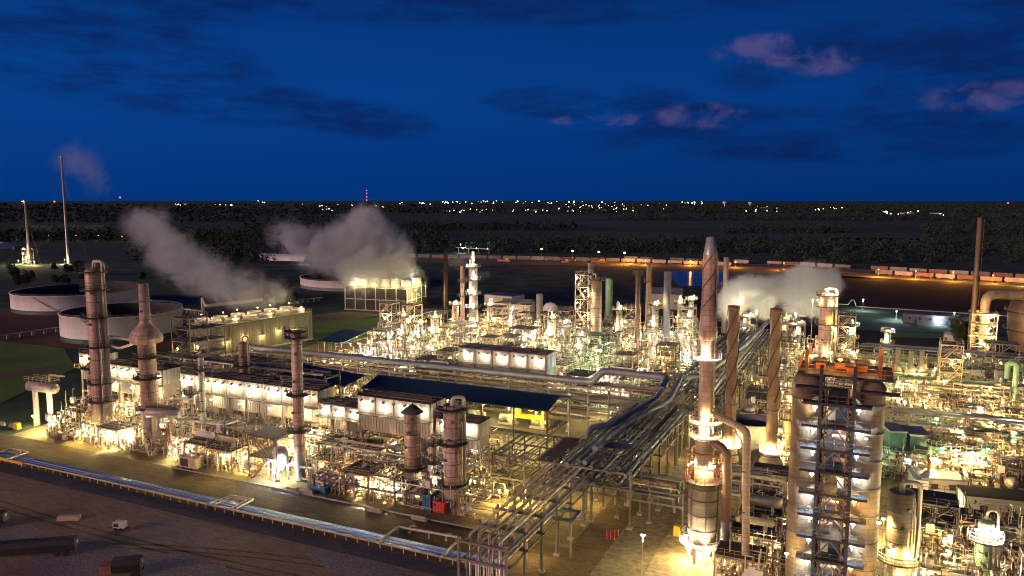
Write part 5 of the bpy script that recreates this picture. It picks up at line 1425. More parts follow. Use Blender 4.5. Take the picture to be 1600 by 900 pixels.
o = thing('box_trailer', 'white box trailer parked left of the low white building', 'trailer', (*at(1433, 768)[:2], 0), 0.1, None, 'the white box trailer')
MB().box(-1.5, -4, 1.0, 1.5, 4, 4.0).build('body', 'white_paint', o)
for yy in (-2.5, 2.5):
    for xx in (-1.4, 1.4): MB().tube([(xx - 0.15, yy, 0.5), (xx + 0.15, yy, 0.5)], 0.5, 12).build('wheel', 'rubber', o)
# vessel with a bright ring, green column
x, y = 6.7, 137.0
column('stout tan vessel with a dark hatch top and a bright ring right of the twin drums', (x, y, 0), 2.0, 17.5, 4, [(6.0, 0, 2 * PI)], 'clad_tan', top='flat', goose=True, lm='the stout ringed vessel', side=0.1, rm='white_paint')
for (a, z) in ((0.5, 8.0), (-0.7, 8.2), (0.1, 4.5), (-1.2, 13), (1.3, 4.4)):
    flood((x + 2.9 * math.cos(CAMANG + a), y + 2.9 * math.sin(CAMANG + a), z), 'warm', 0.5, None, 'floodlights in the right front unit')
g = atT(1542, 812, 138)
column('pale green column under a bright lit ring at the right edge', (g[0], 138, 0), 1.15, g[2], 1.5, [(g[2] - 3.2, 0, 2 * PI)], 'green_paint', goose=True, lm='the pale green column', rm='white_paint')
for a in (-0.9, 0.0, 0.9): flood((g[0] + 2.2 * math.cos(CAMANG + a), 138 + 2.2 * math.sin(CAMANG + a), g[2] - 1.2), 'white', 0.6, None, 'floodlights in the right front unit')
for k, (u, r_, H_, m_) in enumerate(((1462, 1.9, 9.5, 'green_paint'), (1484, 2.0, 9, 'white_paint'), (1509, 2.3, 8.6, 'white_paint'), (1532, 1.7, 9.2, 'green_paint'))):
    x, y, _ = at(u, 752)
    o = thing('chemical_tank', None, 'tank', (x, y, 0), 0, 'upright tanks behind the low white building', look='upright %s tank under green light' % ('pale green' if m_ == 'green_paint' else 'white'))
    MB().lathe([(r_, 0), (r_, H_ - 0.8), (r_ * 0.7, H_ - 0.3), (0.02, H_)], 20).build('shell', m_, o)
    round_platform(o, r_ * 0.55, r_ + 0.5, H_ - 0.6, 0, 2 * PI)
    flood((x + 0.6, y - r_ - 1.2, H_ - 0.4), ['green', 'white', 'green', 'green'][k], 0.16, None, 'floodlights in the green lit unit')
# cone topped yellow furnaces
for k, (u, v) in enumerate(((1400, 612), (1420, 614), (1437, 614))):
    x, y, _ = at(u, v)
    o = thing('cone_furnace', None, 'furnace', (x, y, 0), 0, 'cone topped furnaces', look='yellow cone topped furnace with a short stack')
    MB().lathe([(1.9, 0), (1.9, 7.5), (0.9, 10), (0.75, 10), (0.75, 14.5), (0.6, 14.5)], 16).build('shell', 'clad_tan', o)
    MB().ring(1.88, 2.05, 3.4, 3.6, 16).ring(1.88, 2.05, 7.2, 7.5, 16).build('band', 'steel_dark', o)
    flood((x + 0.5, y - 2.8, 6), 'warm', 1.2, None, 'floodlights in the rear right unit')
# green arch pipe, dark grey vessel and duct at the right edge
x, y, _ = at(1582, 655)
pipe([(x, y, 0.5), (x, y, hz(x, y, 568)), (x - 2.2, y, hz(x, y, 568)), (x - 2.2, y, hz(x, y, 592))], 0.75, 'green_paint', None, 'big pale green pipe arching over at the right edge', 14, 1.1)
x, y, _ = at(1560, 640)
column('grey cylinder vessel left of the big green arching pipe', (x, y, 0), 1.7, 14, 2, [(13, 0, 2 * PI)], 'roof_grey', goose=False)
x, y, _ = at(1616, 548)
o = thing('regenerator', 'huge dark grey domed vessel cut by the right edge', 'vessel', (x, y, 0), 0, None, 'the huge domed vessel')
MB().lathe([(9, 0), (10.5, 8), (11, 16), (9.6, 22), (6.6, 26), (3.0, 28.5), (2.4, 33), (2.4, 36), (0.02, 37)], 32).build('shell', 'clad_brown', o)
for z in (9, 17): round_platform(o, 11.0, 12.3, z, 0, 2 * PI)
b0 = atD(1540, 510, 318); b1 = atD(1540, 460, 318); b2 = atD(1592, 466, 318)
pipe([(b0[0], b0[1], 1), (b1[0], b1[1], b1[2]), (x, y - 3, b2[2])], 1.9, 'clad_tan', None, 'fat tan duct bending over to the huge domed vessel', 18, 4.5)
for (u, v, c, p_) in ((1528, 486, 'amber', 2.0), (1545, 494, 'amber', 3.0), (1552, 493, 'white', 3.0), (1521, 514, 'amber', 2), (1516, 524, 'amber', 2), (1547, 513, 'white', 2), (1549, 526, 'amber', 2.5), (1538, 537, 'white', 2.5)):
    q = atD(u, v, 312); flood(q, c, p_ * 0.8, None, 'floodlights around the huge vessel')
ST5 = steel_frame(9, 9, [4.5, 9, 13.5, 18], 2, 2, 'steel_pale', {i: (0, 1) for i in range(4)}, True, True)
q = atD(1535, 520, 318); o = ST5(); o.location = (q[0], q[1], 0); o['label'] = 'orange lit steel frame under the fat tan duct'
# pipeline on posts along the basin
pts = [(*at(1308, 475, 3)[:2], 3), (*at(1325, 476, 3)[:2], 3), (*at(1330, 474, 3)[:2], 5), (*at(1334, 474, 3)[:2], 5), (*at(1338, 479, 3)[:2], 3), (*at(1470, 487, 3)[:2], 3), (*at(1640, 498, 3)[:2], 3)]
pipe(pts, 0.28, 'pale_pipe', None, 'pale pipe on posts along the edge of the black basin', 8, 0.4)
for k, (u, v, vt) in enumerate(((1348, 486, 468), (1400, 500, 485), (1421, 504, 494), (1466, 508, 497), (1490, 506, 488))):
    x, y, _ = at(u, v); lamp_post((x, y, 0), max(4, round(hz(x, y, vt))), 'cool', 3 if k < 4 else 8, 'cold white lamp post along the basin edge')

# ================================================================== LOOSE THINGS ON THE YARDS
def trailer_box(u, v, l, w, h, m, label, rz, lm=None, front='black_paint', name='generator_trailer'):
    x, y, _ = at(u, v)
    o = thing(name, label, 'trailer', (x, y, 0), rz, None, lm)
    MB().box(-l / 2, -w / 2, 0.7, l / 2, w / 2, 0.7 + h).box(-l / 2 + 0.1, -w / 2 + 0.1, 0.7 + h + 0.002, l / 2 - 0.1, w / 2 - 0.1, 0.78 + h).build('body', m, o)
    mb = MB().box(-l * 0.4, -w / 2 - 0.04, 1.0, l * 0.05, -w / 2 - 0.002, 0.4 + h)
    for i in range(6): mb.box(-l * 0.4, -w / 2 - 0.08, 1.1 + i * h * 0.1, l * 0.05, -w / 2 - 0.041, 1.16 + i * h * 0.1)
    mb.build('vent_panel', front, o)
    MB().box(-l / 2 - 1.4, -0.1, 0.5, -l / 2 + 0.4, 0.1, 0.65).build('tow_bar', 'steel_dark', o)
    for xx in (-l * 0.25, l * 0.25):
        for yy in (-w / 2 + 0.1, w / 2 - 0.1): MB().tube([(xx, yy - 0.13, 0.42), (xx, yy + 0.13, 0.42)], 0.42, 12).build('wheel', 'rubber', o)
    return o
trailer_box(299, 733, 5.6, 2.4, 2.5, 'tan_paint', 'tan generator trailer with a black vent panel on the verge', 0.0, 'the tan generator trailer')
trailer_box(318, 716, 5.0, 2.4, 2.2, 'blue_paint', 'dull blue tank trailer behind the tan generator', 0.25, 'the dull blue trailer')
trailer_box(334, 722, 3.6, 2.2, 2.0, 'blue_steel', 'small dark trailer at the right of the tan generator', -0.1)
o = trailer_box(188, 829, 2.2, 1.4, 1.2, 'white_paint', 'small white tow trailer standing alone in the brown yard', 0.35, 'the small white trailer')
x, y, _ = at(202, 829)
single(MB().tube([(0, 0, 0), (0, 0, 0.9)], [0.2, 0.05], 8).box(-0.25, -0.25, 0, 0.25, 0.25, 0.05), 'traffic_cone', 'orange_paint_and_glow', 'small orange cone beside the white tow trailer', 'cone', (x, y, 0.03))
# dark tank trailers in the yard
for (u, v, l, lab, rz) in ((58, 868, 13.5, 'long black tank trailer with rounded top in the brown yard', 0.62), (-30, 824, 9, 'black tank trailer cut by the left edge of the view', 0.62), (200, 897, 4.6, 'black tank trailer at the bottom edge of the yard', 0.62)):
    x, y, _ = at(u, v)
    o = thing('tank_trailer', lab, 'tank trailer', (x, y, 0), rz)
    MB().prism([(-l / 2, -1.3, 0.9), (-l / 2, -1.4, 2.2), (-l / 2, -0.9, 3.0), (-l / 2, 0.9, 3.0), (-l / 2, 1.4, 2.2), (-l / 2, 1.3, 0.9)], (l, 0, 0)).build('tank_body', 'black_paint', o)
    MB().box(l / 2 + 0.002, -1.2, 1.0, l / 2 + 0.12, 1.2, 2.7).build('end_plate', 'steel_dark', o)
    MB().box(l / 2 + 0.124, -0.2, 1.9, l / 2 + 0.15, 0.5, 2.5).build('placard', 'white_paint', o)
    MB().box(-l / 2 - 2.0, -1.2, 0.8, -l / 2 - 0.01, 1.2, 2.2).build('pump_end', 'rust', o)
    for xx in (l * 0.28, l * 0.4):
        for yy in (-1.25, 1.25): MB().tube([(xx, yy - 0.15, 0.5), (xx, yy + 0.15, 0.5)], 0.5, 12).build('wheel', 'rubber', o)
single(MB().box(-2.2, -0.7, 0, 2.2, 0.7, 0.25).box(-2.1, -0.6, 0.25, 2.1, 0.6, 0.9), 'timber_stack', 'tan_paint', 'small tan stack of timber behind the long black trailer', 'timber stack', (*at(108, 812)[:2], 0.02), 0.5)
def skid(u, v, l, w, h, m, label, lm, rz=0.0):
    x, y, _ = at(u, v)
    o = thing('skid_box', label, 'container', (x, y, 0), rz, None, lm)
    MB().box(-l / 2, -w / 2, 0.2, l / 2, w / 2, h).build('body', m, o)
    MB().box(-l / 2 - 0.08, -w / 2 - 0.08, h + 0.003, l / 2 + 0.08, w / 2 + 0.08, h + 0.12).build('lid', m, o)
    mb = MB()
    for xx in (-0.28 * l, 0.0, 0.28 * l): mb.box(xx - 0.04, -w / 2 - 0.06, 0.4, xx + 0.04, -w / 2 - 0.002, h - 0.1)
    mb.box(-l * 0.4, -w / 2 - 0.05, h * 0.7, l * 0.4, -w / 2 - 0.003, h * 0.74)
    mb.build('rib', m, o)
    MB().box(-l / 2, -w / 2, 0, -l / 2 + 0.2, w / 2, 0.198).box(l / 2 - 0.2, -w / 2, 0, l / 2, w / 2, 0.198).build('skid_rail', 'steel_dark', o)
skid(689, 800, 2.6, 2.2, 2.5, 'red_paint', 'bright red skid box in front of the stout brownish column', 'the bright red skid box')
skid(674, 796, 3.2, 2.4, 3.2, 'blue_paint', 'dull blue skid box left of the bright red one', 'the dull blue skid box', 0.2)
skid(500, 768, 4.2, 2.0, 1.2, 'blue_paint', 'low blue pump skid on the verge edge', 'the low blue pump skid')
for (u, v) in ((493, 757), (503, 760), (513, 762), (523, 764)):
    x, y, _ = at(u, v); place('pump_blue', pump('blue_paint'), (x, y, 0.05), 0.4, 'blue motor pump by the low blue skid')
for (u, v, l) in ((456, 768, 3.2), (478, 772, 4), (585, 800, 3.6), (655, 813, 3.4), (1, 664, 4), (20, 668, 3)):
    x, y, _ = at(u, v)
    single(MB().box(-l / 2, -0.35, 0, l / 2, 0.35, 0.5).box(-l / 2 + 0.1, -0.2, 0.5, l / 2 - 0.1, 0.2, 0.95), 'concrete_barrier', 'concrete', None, 'barrier', (x, y, 0.03), 0, 'concrete barriers along the plant edge', look='grey concrete barrier on the verge edge')
x, y, _ = at(15, 668)
single(MB().box(-0.9, -0.6, 0, 0.9, 0.6, 1.7).box(-0.95, -0.65, 1.7, 0.95, 0.65, 1.8), 'waste_bin', 'yellow_paint', 'yellow bin at the far left corner of the yard', 'bin', (x + 3.5, y, 0))
x, y, _ = at(1058, 837)
single(MB().box(-0.6, -0.6, 0, 0.6, 0.6, 1.9).box(-0.5, -0.5, 1.9, 0.5, 0.5, 2.0), 'bollard_guard', 'yellow_paint', 'yellow post guard at the foot of a rack post by the road', 'post guard', (x, y, 0.07))
for i in range(7):
    x, y, _ = at(948 + (i % 4) * 6, 838 + (i // 4) * 6)
    single(MB().tube([(0, 0, 0), (0, 0, 1.2)], 0.12, 8).ball((0, 0, 1.2), 0.13, 8), 'bollard', 'red_paint', None, 'bollard', (x, y, 0.05), 0, 'red bollards beside the road', look='short red bollard beside the road')
x, y, _ = at(1003, 905); h = hz(x, y, 840)
lamp_post((x, y, 0.08), 8, 'warm', 0.8, 'slim lamp post at the bottom of the road')
for (u, v) in ((330, 842), (326, 841)):
    pass
x, y, _ = at(627, 831)
single(MB().tube([(0, 0, 0), (0, 0, 0.5)], 0.8, 14).tube([(0, 0, 0.5), (0, 0, 0.62)], 0.86, 14), 'manhole_drum', 'teal', 'round teal lid inside the large verge pipe loop', 'lid', (x, y, 0.04))
for (u, v) in ((640, 833), (697, 845)):
    x, y, _ = at(u, v)
    single(MB().tube(fil([(0, 0, 0), (0, 0, 1.4), (1.0, 0.5, 1.4)], 0.3), 0.14, 8).box(-0.25, -0.25, 0, 0.25, 0.25, 0.2), 'vent_pipe', 'pale_pipe', None, 'vent pipe', (x, y, 0.04), 0, 'vents in the verge pipe loop', look='short bent vent pipe in the large verge loop')
#@@BACK_END

# ================================================================== PROCESS UNITS (packed equipment)
FRAMES = {
    'fr1': (steel_frame(7.5, 6, [4.2, 8.2], 3, 2, 'steel_pale', {0: (0, 0.6), 1: (0, 1)}, True), 'two level pale steel frame', 8.2),
    'fr2': (steel_frame(6, 6, [3.6], 2, 2, 'steel_dark', {}, False), 'low open dark beam frame', 3.6),
    'fr3': (steel_frame(7, 6.5, [4.5, 8.8, 12.6], 2, 2, 'steel_dark', {0: (0, 1), 1: (0.2, 1), 2: (0, 1)}, True, True), 'dark three level frame with a stair', 12.6),
    'fr4': (steel_frame(8, 5.5, [5.5], 3, 2, 'steel_pale', {0: (0, 1)}, True), 'single deck pale frame', 5.5),
    'fr5': (steel_frame(6, 6, [4, 8, 12, 16], 2, 2, 'steel_pale', {0: (0, 1), 1: (0, 1), 2: (0, 1), 3: (0, 1)}, True, True), 'tall four deck pale frame', 16),
}
DRUMS = {
    'dv1': (drum_v(0.9, 4.5, 1.6, 'silver'), 'small silver vertical drum'),
    'dv2': (drum_v(1.4, 5.5, 2.0, 'clad'), 'stout tan vertical drum'),
    'dv3': (drum_v(0.7, 7.5, 1.4, 'clad_pink'), 'slim pinkish vertical drum'),
    'dv4': (drum_v(1.2, 4.0, 1.5, 'white_paint', False), 'plain white vertical drum'),
    'dv5': (drum_v(1.3, 6.0, 1.6, 'green_paint'), 'pale green vertical drum'),
    'dv6': (drum_v(1.0, 9.5, 1.8, 'clad_tan'), 'tall yellowish vertical drum'),
}
HORS = {
    'dh1': (drum_h(1.1, 6, 2.4, 'silver'), 'silver horizontal drum on two saddles'),
    'dh2': (drum_h(1.4, 7, 3.4, 'clad', True), 'tan horizontal drum with a railed top'),
    'dh3': (drum_h(0.8, 5, 1.6, 'white_paint'), 'small white horizontal drum'),
    'ex1': (exchanger(0.55, 5.2, True, 'silver'), 'stacked pair of silver exchangers'),
    'ex2': (exchanger(0.7, 5.6, False, 'pale_pipe'), 'single cream exchanger'),
    'pu1': (pump('blue_paint'), 'blue motor pump'),
    'pu2': (pump('galv_green'), 'grey green motor pump'),
}
CIRC = [(p[1][0], p[1][1], 3.2) for p in LM if 'column' in p[0] or 'vessel' in p[0] or 'stack' in p[0] or 'tank' in p[0]]
RECT = RECTX + [(-202, -183, 236, 333), (-122, -83, 214, 230), (-34.8, -20, 190, 207), (0, 15, 199, 212), (4, 40, 174, 192), (16, 50, 160, 172)]
CAT_N = {}
def free(x, y, r):
    for (a, b_, q) in CIRC:
        if (x - a) ** 2 + (y - b_) ** 2 < (q + r * 0.6) ** 2: return False
    for (a, b_, c, d) in RECT:
        if a - r * 0.5 < x < b_ + r * 0.5 and c - r * 0.5 < y < d + r * 0.5: return False
    return True
def pole_proto(color):
    def f():
        o = thing('pole_lamp', None, 'pole lamp')
        MB().tube([(0, 0, 0), (0, 0, 6.6)], 0.07, 6).build('pole', 'steel_pale', o)
        MB().box(-0.2, -0.3, 6.6, 0.2, 0.1, 6.78).build('housing', 'steel_dark', o)
        MB().ball((0, -0.15, 6.5), 0.32, 8, 0, 0.7).build('bulb', GL[color], o)
        return o
    return f
def lim(cat, n=285):
    CAT_N[cat] = CAT_N.get(cat, 0) + 1
    return CAT_N[cat] <= n

def unit(x0, x1, y0, y1, cx, cy, seed, wts, lamps, lampcol, pipes, clutter, zmax, gname, pw=1.0, clutlab='', framew=None, lz=(2.6, 4.5, 6.5), lpw=1.0):
    R = random.Random(seed)
    nx = max(1, int((x1 - x0) / cx)); ny = max(1, int((y1 - y0) / cy))
    for i in range(nx):
        for j in range(ny):
            x = x0 + (i + 0.5) * (x1 - x0) / nx + R.uniform(-0.8, 0.8); y = y0 + (j + 0.5) * (y1 - y0) / ny + R.uniform(-0.8, 0.8)
            k = R.choices(['frame', 'dv', 'dh', 'pair', 'none'], wts)[0]
            if k == 'none' or not free(x, y, 3.2): continue
            if k == 'frame':
                fk = R.choices(list(FRAMES), framew or [5, 3, 1.5, 4, 1])[0]
                mk, lk, hh = FRAMES[fk]
                if not lim('steel frame', 250): continue
                place(fk, mk, (x, y, 0.03), R.choice([0, PI]) if cx >= cy else R.choice([PI / 2, -PI / 2]), lk, 'steel frames of ' + gname)
                if R.random() < 0.7:
                    hk = R.choice(['ex1', 'ex2', 'dh3', 'dh1']); z = {'fr1': 4.28, 'fr2': 0.03, 'fr3': 8.88, 'fr4': 5.58, 'fr5': 8.08}[fk]
                    mk, lk = HORS[hk]; place(hk, mk, (x + 0.3, y, z), R.choice([0, PI]), lk + ' up on a frame' if fk != 'fr2' else lk, 'exchangers and drums of ' + gname)
            elif k == 'dv':
                dk = R.choice(list(DRUMS)); mk, lk = DRUMS[dk]
                place(dk, mk, (x, y, 0.03), R.uniform(0, 6.28), lk, 'vertical drums of ' + gname)
            elif k == 'dh':
                hk = R.choice(['dh1', 'dh2', 'dh3']); mk, lk = HORS[hk]
                place(hk, mk, (x, y, 0.03), R.choice([0, PI / 2]), lk, 'exchangers and drums of ' + gname)
            else:
                hk = R.choice(['ex1', 'ex2', 'pu1', 'pu2']); mk, lk = HORS[hk]
                for q in (-1.4, 1.4):
                    a = PI / 2 if cx < cy else 0
                    place(hk, mk, (x + (q if a else 0), y + (0 if a else q), 0.03), a, lk, 'exchangers and pumps of ' + gname)
    # pipe runs
    for k in range(pipes):
        if not lim('pipe', 400): break
        r = R.choice([0.12, 0.16, 0.2, 0.28, 0.36]) * pw; m = R.choice(['silver', 'pale_pipe', 'silver', 'rust', 'pale_pipe'])
        z = R.choice([2.2, 3.4, 5.0, 6.2, 8.6]) if zmax > 6 else R.choice([1.2, 2.4, 3.6, 5])
        if R.random() < 0.6:
            x = R.uniform(x0, x1 - 12); L = R.uniform(10, 26); y = R.uniform(y0, y1)
            e = min(x + L, x1)
            pts = [(x, y, R.choice([0.2, z - 1.5, z + 2])), (x, y, z), (e, y, z), (e, min(y + R.uniform(2, 6), y1 + 2), z), (e, min(y + 6, y1 + 2), z - 1.8)]
        else:
            x = R.uniform(x0, x1); y = R.uniform(y0, max(y0 + 0.5, y1 - 8)); L = R.uniform(6, 16)
            e = min(y + L, y1 + 3)
            pts = [(x, y, 0.3), (x, y, z), (x, e, z), (x + R.uniform(1.5, 4), e, z), (x + 4, e, z - 2)]
        pipe(pts[:R.choice([3, 4, 5])], r, m, {'silver': 'silver', 'pale_pipe': 'cream', 'rust': 'rusty'}[m] + (' thick' if r > 0.25 else ' thin') + ' bent pipe run', None, 8, None, 'pipe runs of ' + gname)
    # floodlights
    for k in range(lamps):
        for _ in range(6):
            x, y = R.uniform(x0, x1), R.uniform(y0, y1)
            if free(x, y, 1.0): break
        c = R.choices(list(lampcol), list(lampcol.values()))[0]
        if k % 2 and y0 > 180:
            o = place('pole_' + c, pole_proto(c), (x, y, 0.03), 0, {'white': 'short white pole lamp', 'warm': 'short yellowish pole lamp', 'cool': 'short cold white pole lamp', 'green': 'short greenish pole lamp', 'amber': 'short amber pole lamp'}[c], 'pole lamps in ' + gname)
            add_light(o, (0, -0.2, 6.0), c, lpw * R.choice([0.5, 1.0, 1.8, 2.8])); continue
        flood((x, y, R.choice(lz) + R.uniform(-0.4, 0.4)), c, lpw * R.choice([0.5, 1.0, 1.7, 2.8]), None, 'floodlights in ' + gname, (0, -0.1, -0.6))
    # small bore piping, valves, conduit: uncountable
    mb = MB()
    for k in range(int(clutter * 1.3)):
        x, y = R.uniform(x0, x1), R.uniform(y0, y1)
        if not free(x, y, 0): continue
        z = min(zmax, abs(R.gauss(0, zmax * 0.45)) + 0.4); r = R.choice([0.05, 0.07, 0.1, 0.13]); m = R.choice([0, 0, 1, 1, 2, 3])
        d = R.random()
        if d < 0.34: q = (x + R.uniform(1.5, 7), y, z)
        elif d < 0.62: q = (x, y + R.uniform(1.5, 6), z)
        else: q = (x, y, z + R.uniform(0.8, 3.5)); 
        mb.tube([(x, y, z if d < 0.62 else max(0.05, z - 1.5)), q], r, 5, m, False)
        if R.random() < 0.5:
            e = R.choice([(0, 0, -min(z, 2.5)), (R.uniform(-1.5, 1.5), 0, 0), (0, R.uniform(-1.5, 1.5), 0)])
            mb.tube([q, (q[0] + e[0], q[1] + e[1], max(0.03, q[2] + e[2]))], r, 5, m, False)
        if R.random() < 0.35:
            mb.tube([(x, y, z), (x, y, z + 0.5)], 0.2, 6, 2 if R.random() < 0.8 else 3).tube([(x - 0.25, y, z), (x + 0.25, y, z)], 0.17, 6, m)
        if R.random() < 0.10:
            s_ = R.uniform(0.3, 0.7); mb.box(x - s_, y - s_ * 0.6, max(0.04, z - 1.2), x + s_, y + s_ * 0.6, z - 0.2 + s_, 1 if R.random() < 0.6 else 4)
    o = mb.build('small_piping', ['silver', 'pale_pipe', 'steel_dark', 'rust', 'white_paint'])
    tag(o, clutlab, 'piping', None, 'stuff')

WARM = dict(warm=5, white=3, cool=0.5, amber=0.4); WHITE = dict(white=6, warm=2, cool=0.6, amber=0.5, green=0.4); MIX = dict(warm=4, white=3, amber=1, green=1); GRN = dict(green=1.4, warm=4, white=2, cool=0.6)
unit(-206, -72, 132.5, 138, 7.5, 5.5, 21, [3.2, 1.2, 0.6, 2.2, 2.2], 30, WARM, 24, 1500, 6.0, 'the front unit', 1.0, 'tangle of small pipes and valves along the front edge of the plant', [3, 3, 0.4, 3, 0], (2.6, 3.6, 4.4), 1.5)
unit(-206, -72, 138.5, 147, 8.5, 8.5, 22, [4.5, 1.2, 0.8, 1.5, 0.6], 22, WARM, 26, 2400, 8.5, 'the second row', 1.0, 'tangle of small pipes under the front of the air coolers', [5, 1, 0.6, 3, 0], (3.2, 5.2, 7.2), 1.3)
unit(-205, -74, 149, 167, 8.0, 8.0, 23, [2.5, 1, 2, 2.5, 0.6], 14, WARM, 14, 1500, 8.0, 'the cooler row', 1.0, 'tangle of small pipes under the air coolers', [2, 4, 0, 4, 0], (4.5, 6.5))
unit(-202, -130, 170, 195, 8.5, 8, 24, [3.5, 2, 1.5, 2, 0.8], 18, WARM, 12, 1400, 9.0, 'the left middle unit', 1.0, 'tangle of small pipes left of the navy roofed shed', None, (4.5, 7.5))
unit(-182, -64, 212, 250, 9, 8.5, 25, [3.5, 2.2, 1.4, 1.8, 0.6], 46, WHITE, 24, 2800, 10, 'the rear unit', 1.0, 'tangle of small pipes behind the long cross rack', [4, 1.5, 2, 3, 1.2], (4, 7, 10))
unit(-182, -60, 252, 300, 10, 9, 26, [4, 2.4, 1.2, 1.5, 0.6], 50, WHITE, 14, 2800, 12, 'the centre unit', 1.1, 'tangle of small pipes around the centre columns', [4, 1, 3, 2.5, 2], (5, 9, 12))
unit(-176, -58, 302, 345, 11, 10, 27, [4, 2.4, 1.2, 1.2, 1.0], 42, WHITE, 10, 2100, 12, 'the far unit', 1.2, 'tangle of small pipes in the farthest process unit', [4, 1, 3, 2.5, 2], (5, 9, 12))
unit(-33, 0, 212, 330, 9, 10, 28, [4, 2.2, 1.4, 1.6, 1.0], 28, MIX, 10, 1700, 10, 'the right rear unit', 1.1, 'tangle of small pipes right of the rear trunk rack', None, (4, 7, 10), 1.3)
unit(2, 84, 225, 312, 10, 10, 29, [3.2, 2.2, 1.6, 1.8, 1.4], 42, GRN, 10, 2900, 11, 'the right unit', 1.1, 'tangle of small pipes among the right hand racks', None, (4, 7, 10), 1.15)
unit(14, 66, 184, 217, 8.5, 8, 30, [3, 2.6, 1.6, 2, 0.8], 22, GRN, 10, 1500, 8, 'the green lit unit', 1.0, 'tangle of small pipes in the green lit unit', None, (3, 5, 7), 1.2)
unit(-21, -3, 126, 170, 7.5, 7.5, 31, [4, 1.5, 1.2, 2, 0.8], 10, WARM, 14, 1300, 6, 'the heater yard', 1.0, 'tangle of small pipes between the flue duct and the twin drums', [2, 3, 0, 3, 0], (3, 4.5, 6), 1.2)
unit(8.5, 48, 104, 160, 7.5, 7.0, 32, [4.5, 2.2, 1.2, 1.6, 0.4], 24, WARM, 20, 3000, 10, 'the right front unit', 1.0, 'tangle of small pipes in the bright right front unit', [4, 1, 1, 3, 0], (3, 6, 9), 1.5)
unit(0, 40, 191.5, 200, 6.5, 6.5, 34, [4.5, 1.2, 0.6, 2.5, 0.4], 8, GRN, 6, 900, 7, 'the teal yard', 1.0, 'tangle of small pipes before the teal buildings', [4, 3, 1, 3, 0], (3, 5), 0.6)
unit(-31, -13, 186, 206, 8, 8, 33, [3, 2, 1, 2, 1], 4, WARM, 5, 250, 8, 'the tank yard', 1.0, 'tangle of small pipes behind the squat grey tank', None, (3, 6))
rc = random.Random(77)
for k, (u, v, vt, r, m) in enumerate(((632, 566, 488, 1.2, 'clad'), (657, 560, 500, 1.3, 'silver'), (680, 554, 492, 1.5, 'clad'), (712, 552, 470, 1.3, 'clad_pink'), (765, 542, 472, 1.0, 'clad'), (800, 546, 480, 1.2, 'silver'), (862, 562, 492, 1.6, 'clad_tan'), (882, 566, 500, 1.1, 'clad'), (966, 562, 478, 1.2, 'clad_tan'), (1022, 560, 470, 1.4, 'clad'), (1060, 548, 468, 1.0, 'silver'), (1078, 546, 462, 1.2, 'clad'), (1150, 542, 472, 1.3, 'clad'), (1165, 554, 490, 1.5, 'silver'), (1226, 542, 495, 1.2, 'clad_tan'), (1246, 550, 502, 1.0, 'clad'), (585, 562, 520, 1.1, 'clad'), (906, 577, 520, 1.3, 'silver'), (835, 558, 508, 1.2, 'clad'), (1385, 560, 515, 1.2, 'green_paint'), (1330, 556, 505, 1.3, 'clad'), (1500, 600, 555, 1.2, 'clad'), (1465, 690, 640, 1.2, 'clad_tan'), (1530, 720, 660, 1.4, 'green_paint'), (1582, 720, 668, 1.1, 'clad'))):
    x, y, _ = at(u, v); H = max(9, hz(x, y, vt))
    column(None, (x, y, 0), r, H, 3, [(H * 0.55, 0, 2 * PI), (H * 0.93, 0, 2 * PI)], m, goose=k % 2 == 0, n=16, look={'clad': 'lit beige column', 'silver': 'lit silver column', 'clad_pink': 'lit pinkish column', 'clad_tan': 'lit tan column', 'green_paint': 'lit pale green column'}[m], rm='steel_pale', side=rc.uniform(0, 3))
    for q, zf in ((0.5, 0.97), (-0.5, 0.62)):
        flood((x + (r + 1.3) * math.cos(CAMANG + q), y + (r + 1.3) * math.sin(CAMANG + q), H * zf + 1.2), rc.choice(['white', 'warm']) if u < 1300 else rc.choice(['warm', 'green', 'white']), rc.uniform(0.8, 1.8), None, 'lamps on the slim columns')
F6 = steel_frame(6, 6, [4.2, 8.4, 12.6, 16.8, 21.0], 2, 2, 'steel_pale', {i: (0, 1) for i in range(5)}, True, True)
F7 = steel_frame(10, 7, [5, 10, 15], 3, 2, 'rack_steel', {0: (0, 1), 1: (0, 0.7), 2: (0, 1)}, True, True)
for k, (u, v) in enumerate(((645, 552), (725, 560), (780, 556), (870, 545), (985, 560), (1030, 545), (1072, 560), (1160, 565), (1320, 575), (1235, 562), (610, 548), (820, 570), (1480, 640), (1560, 600))):
    x, y, _ = at(u, v); f7 = k % 2
    place('fr7' if f7 else 'fr6', F7 if f7 else F6, (x, y, 0.03), 0, 'broad grey three deck frame' if f7 else 'tall pale five deck frame', 'tall frames of the centre')
    for q in range(2 if f7 else 3):
        flood((x + rc.uniform(-2, 2), y - 3.6, 3.6 + q * (5 if f7 else 6.3)), rc.choice(['white', 'white', 'warm']), rc.uniform(0.9, 1.8), None, 'lamps on the tall frame towers')
print('lamps', NLAMP[0], 'pipes', NPIPE[0], CAT_N)

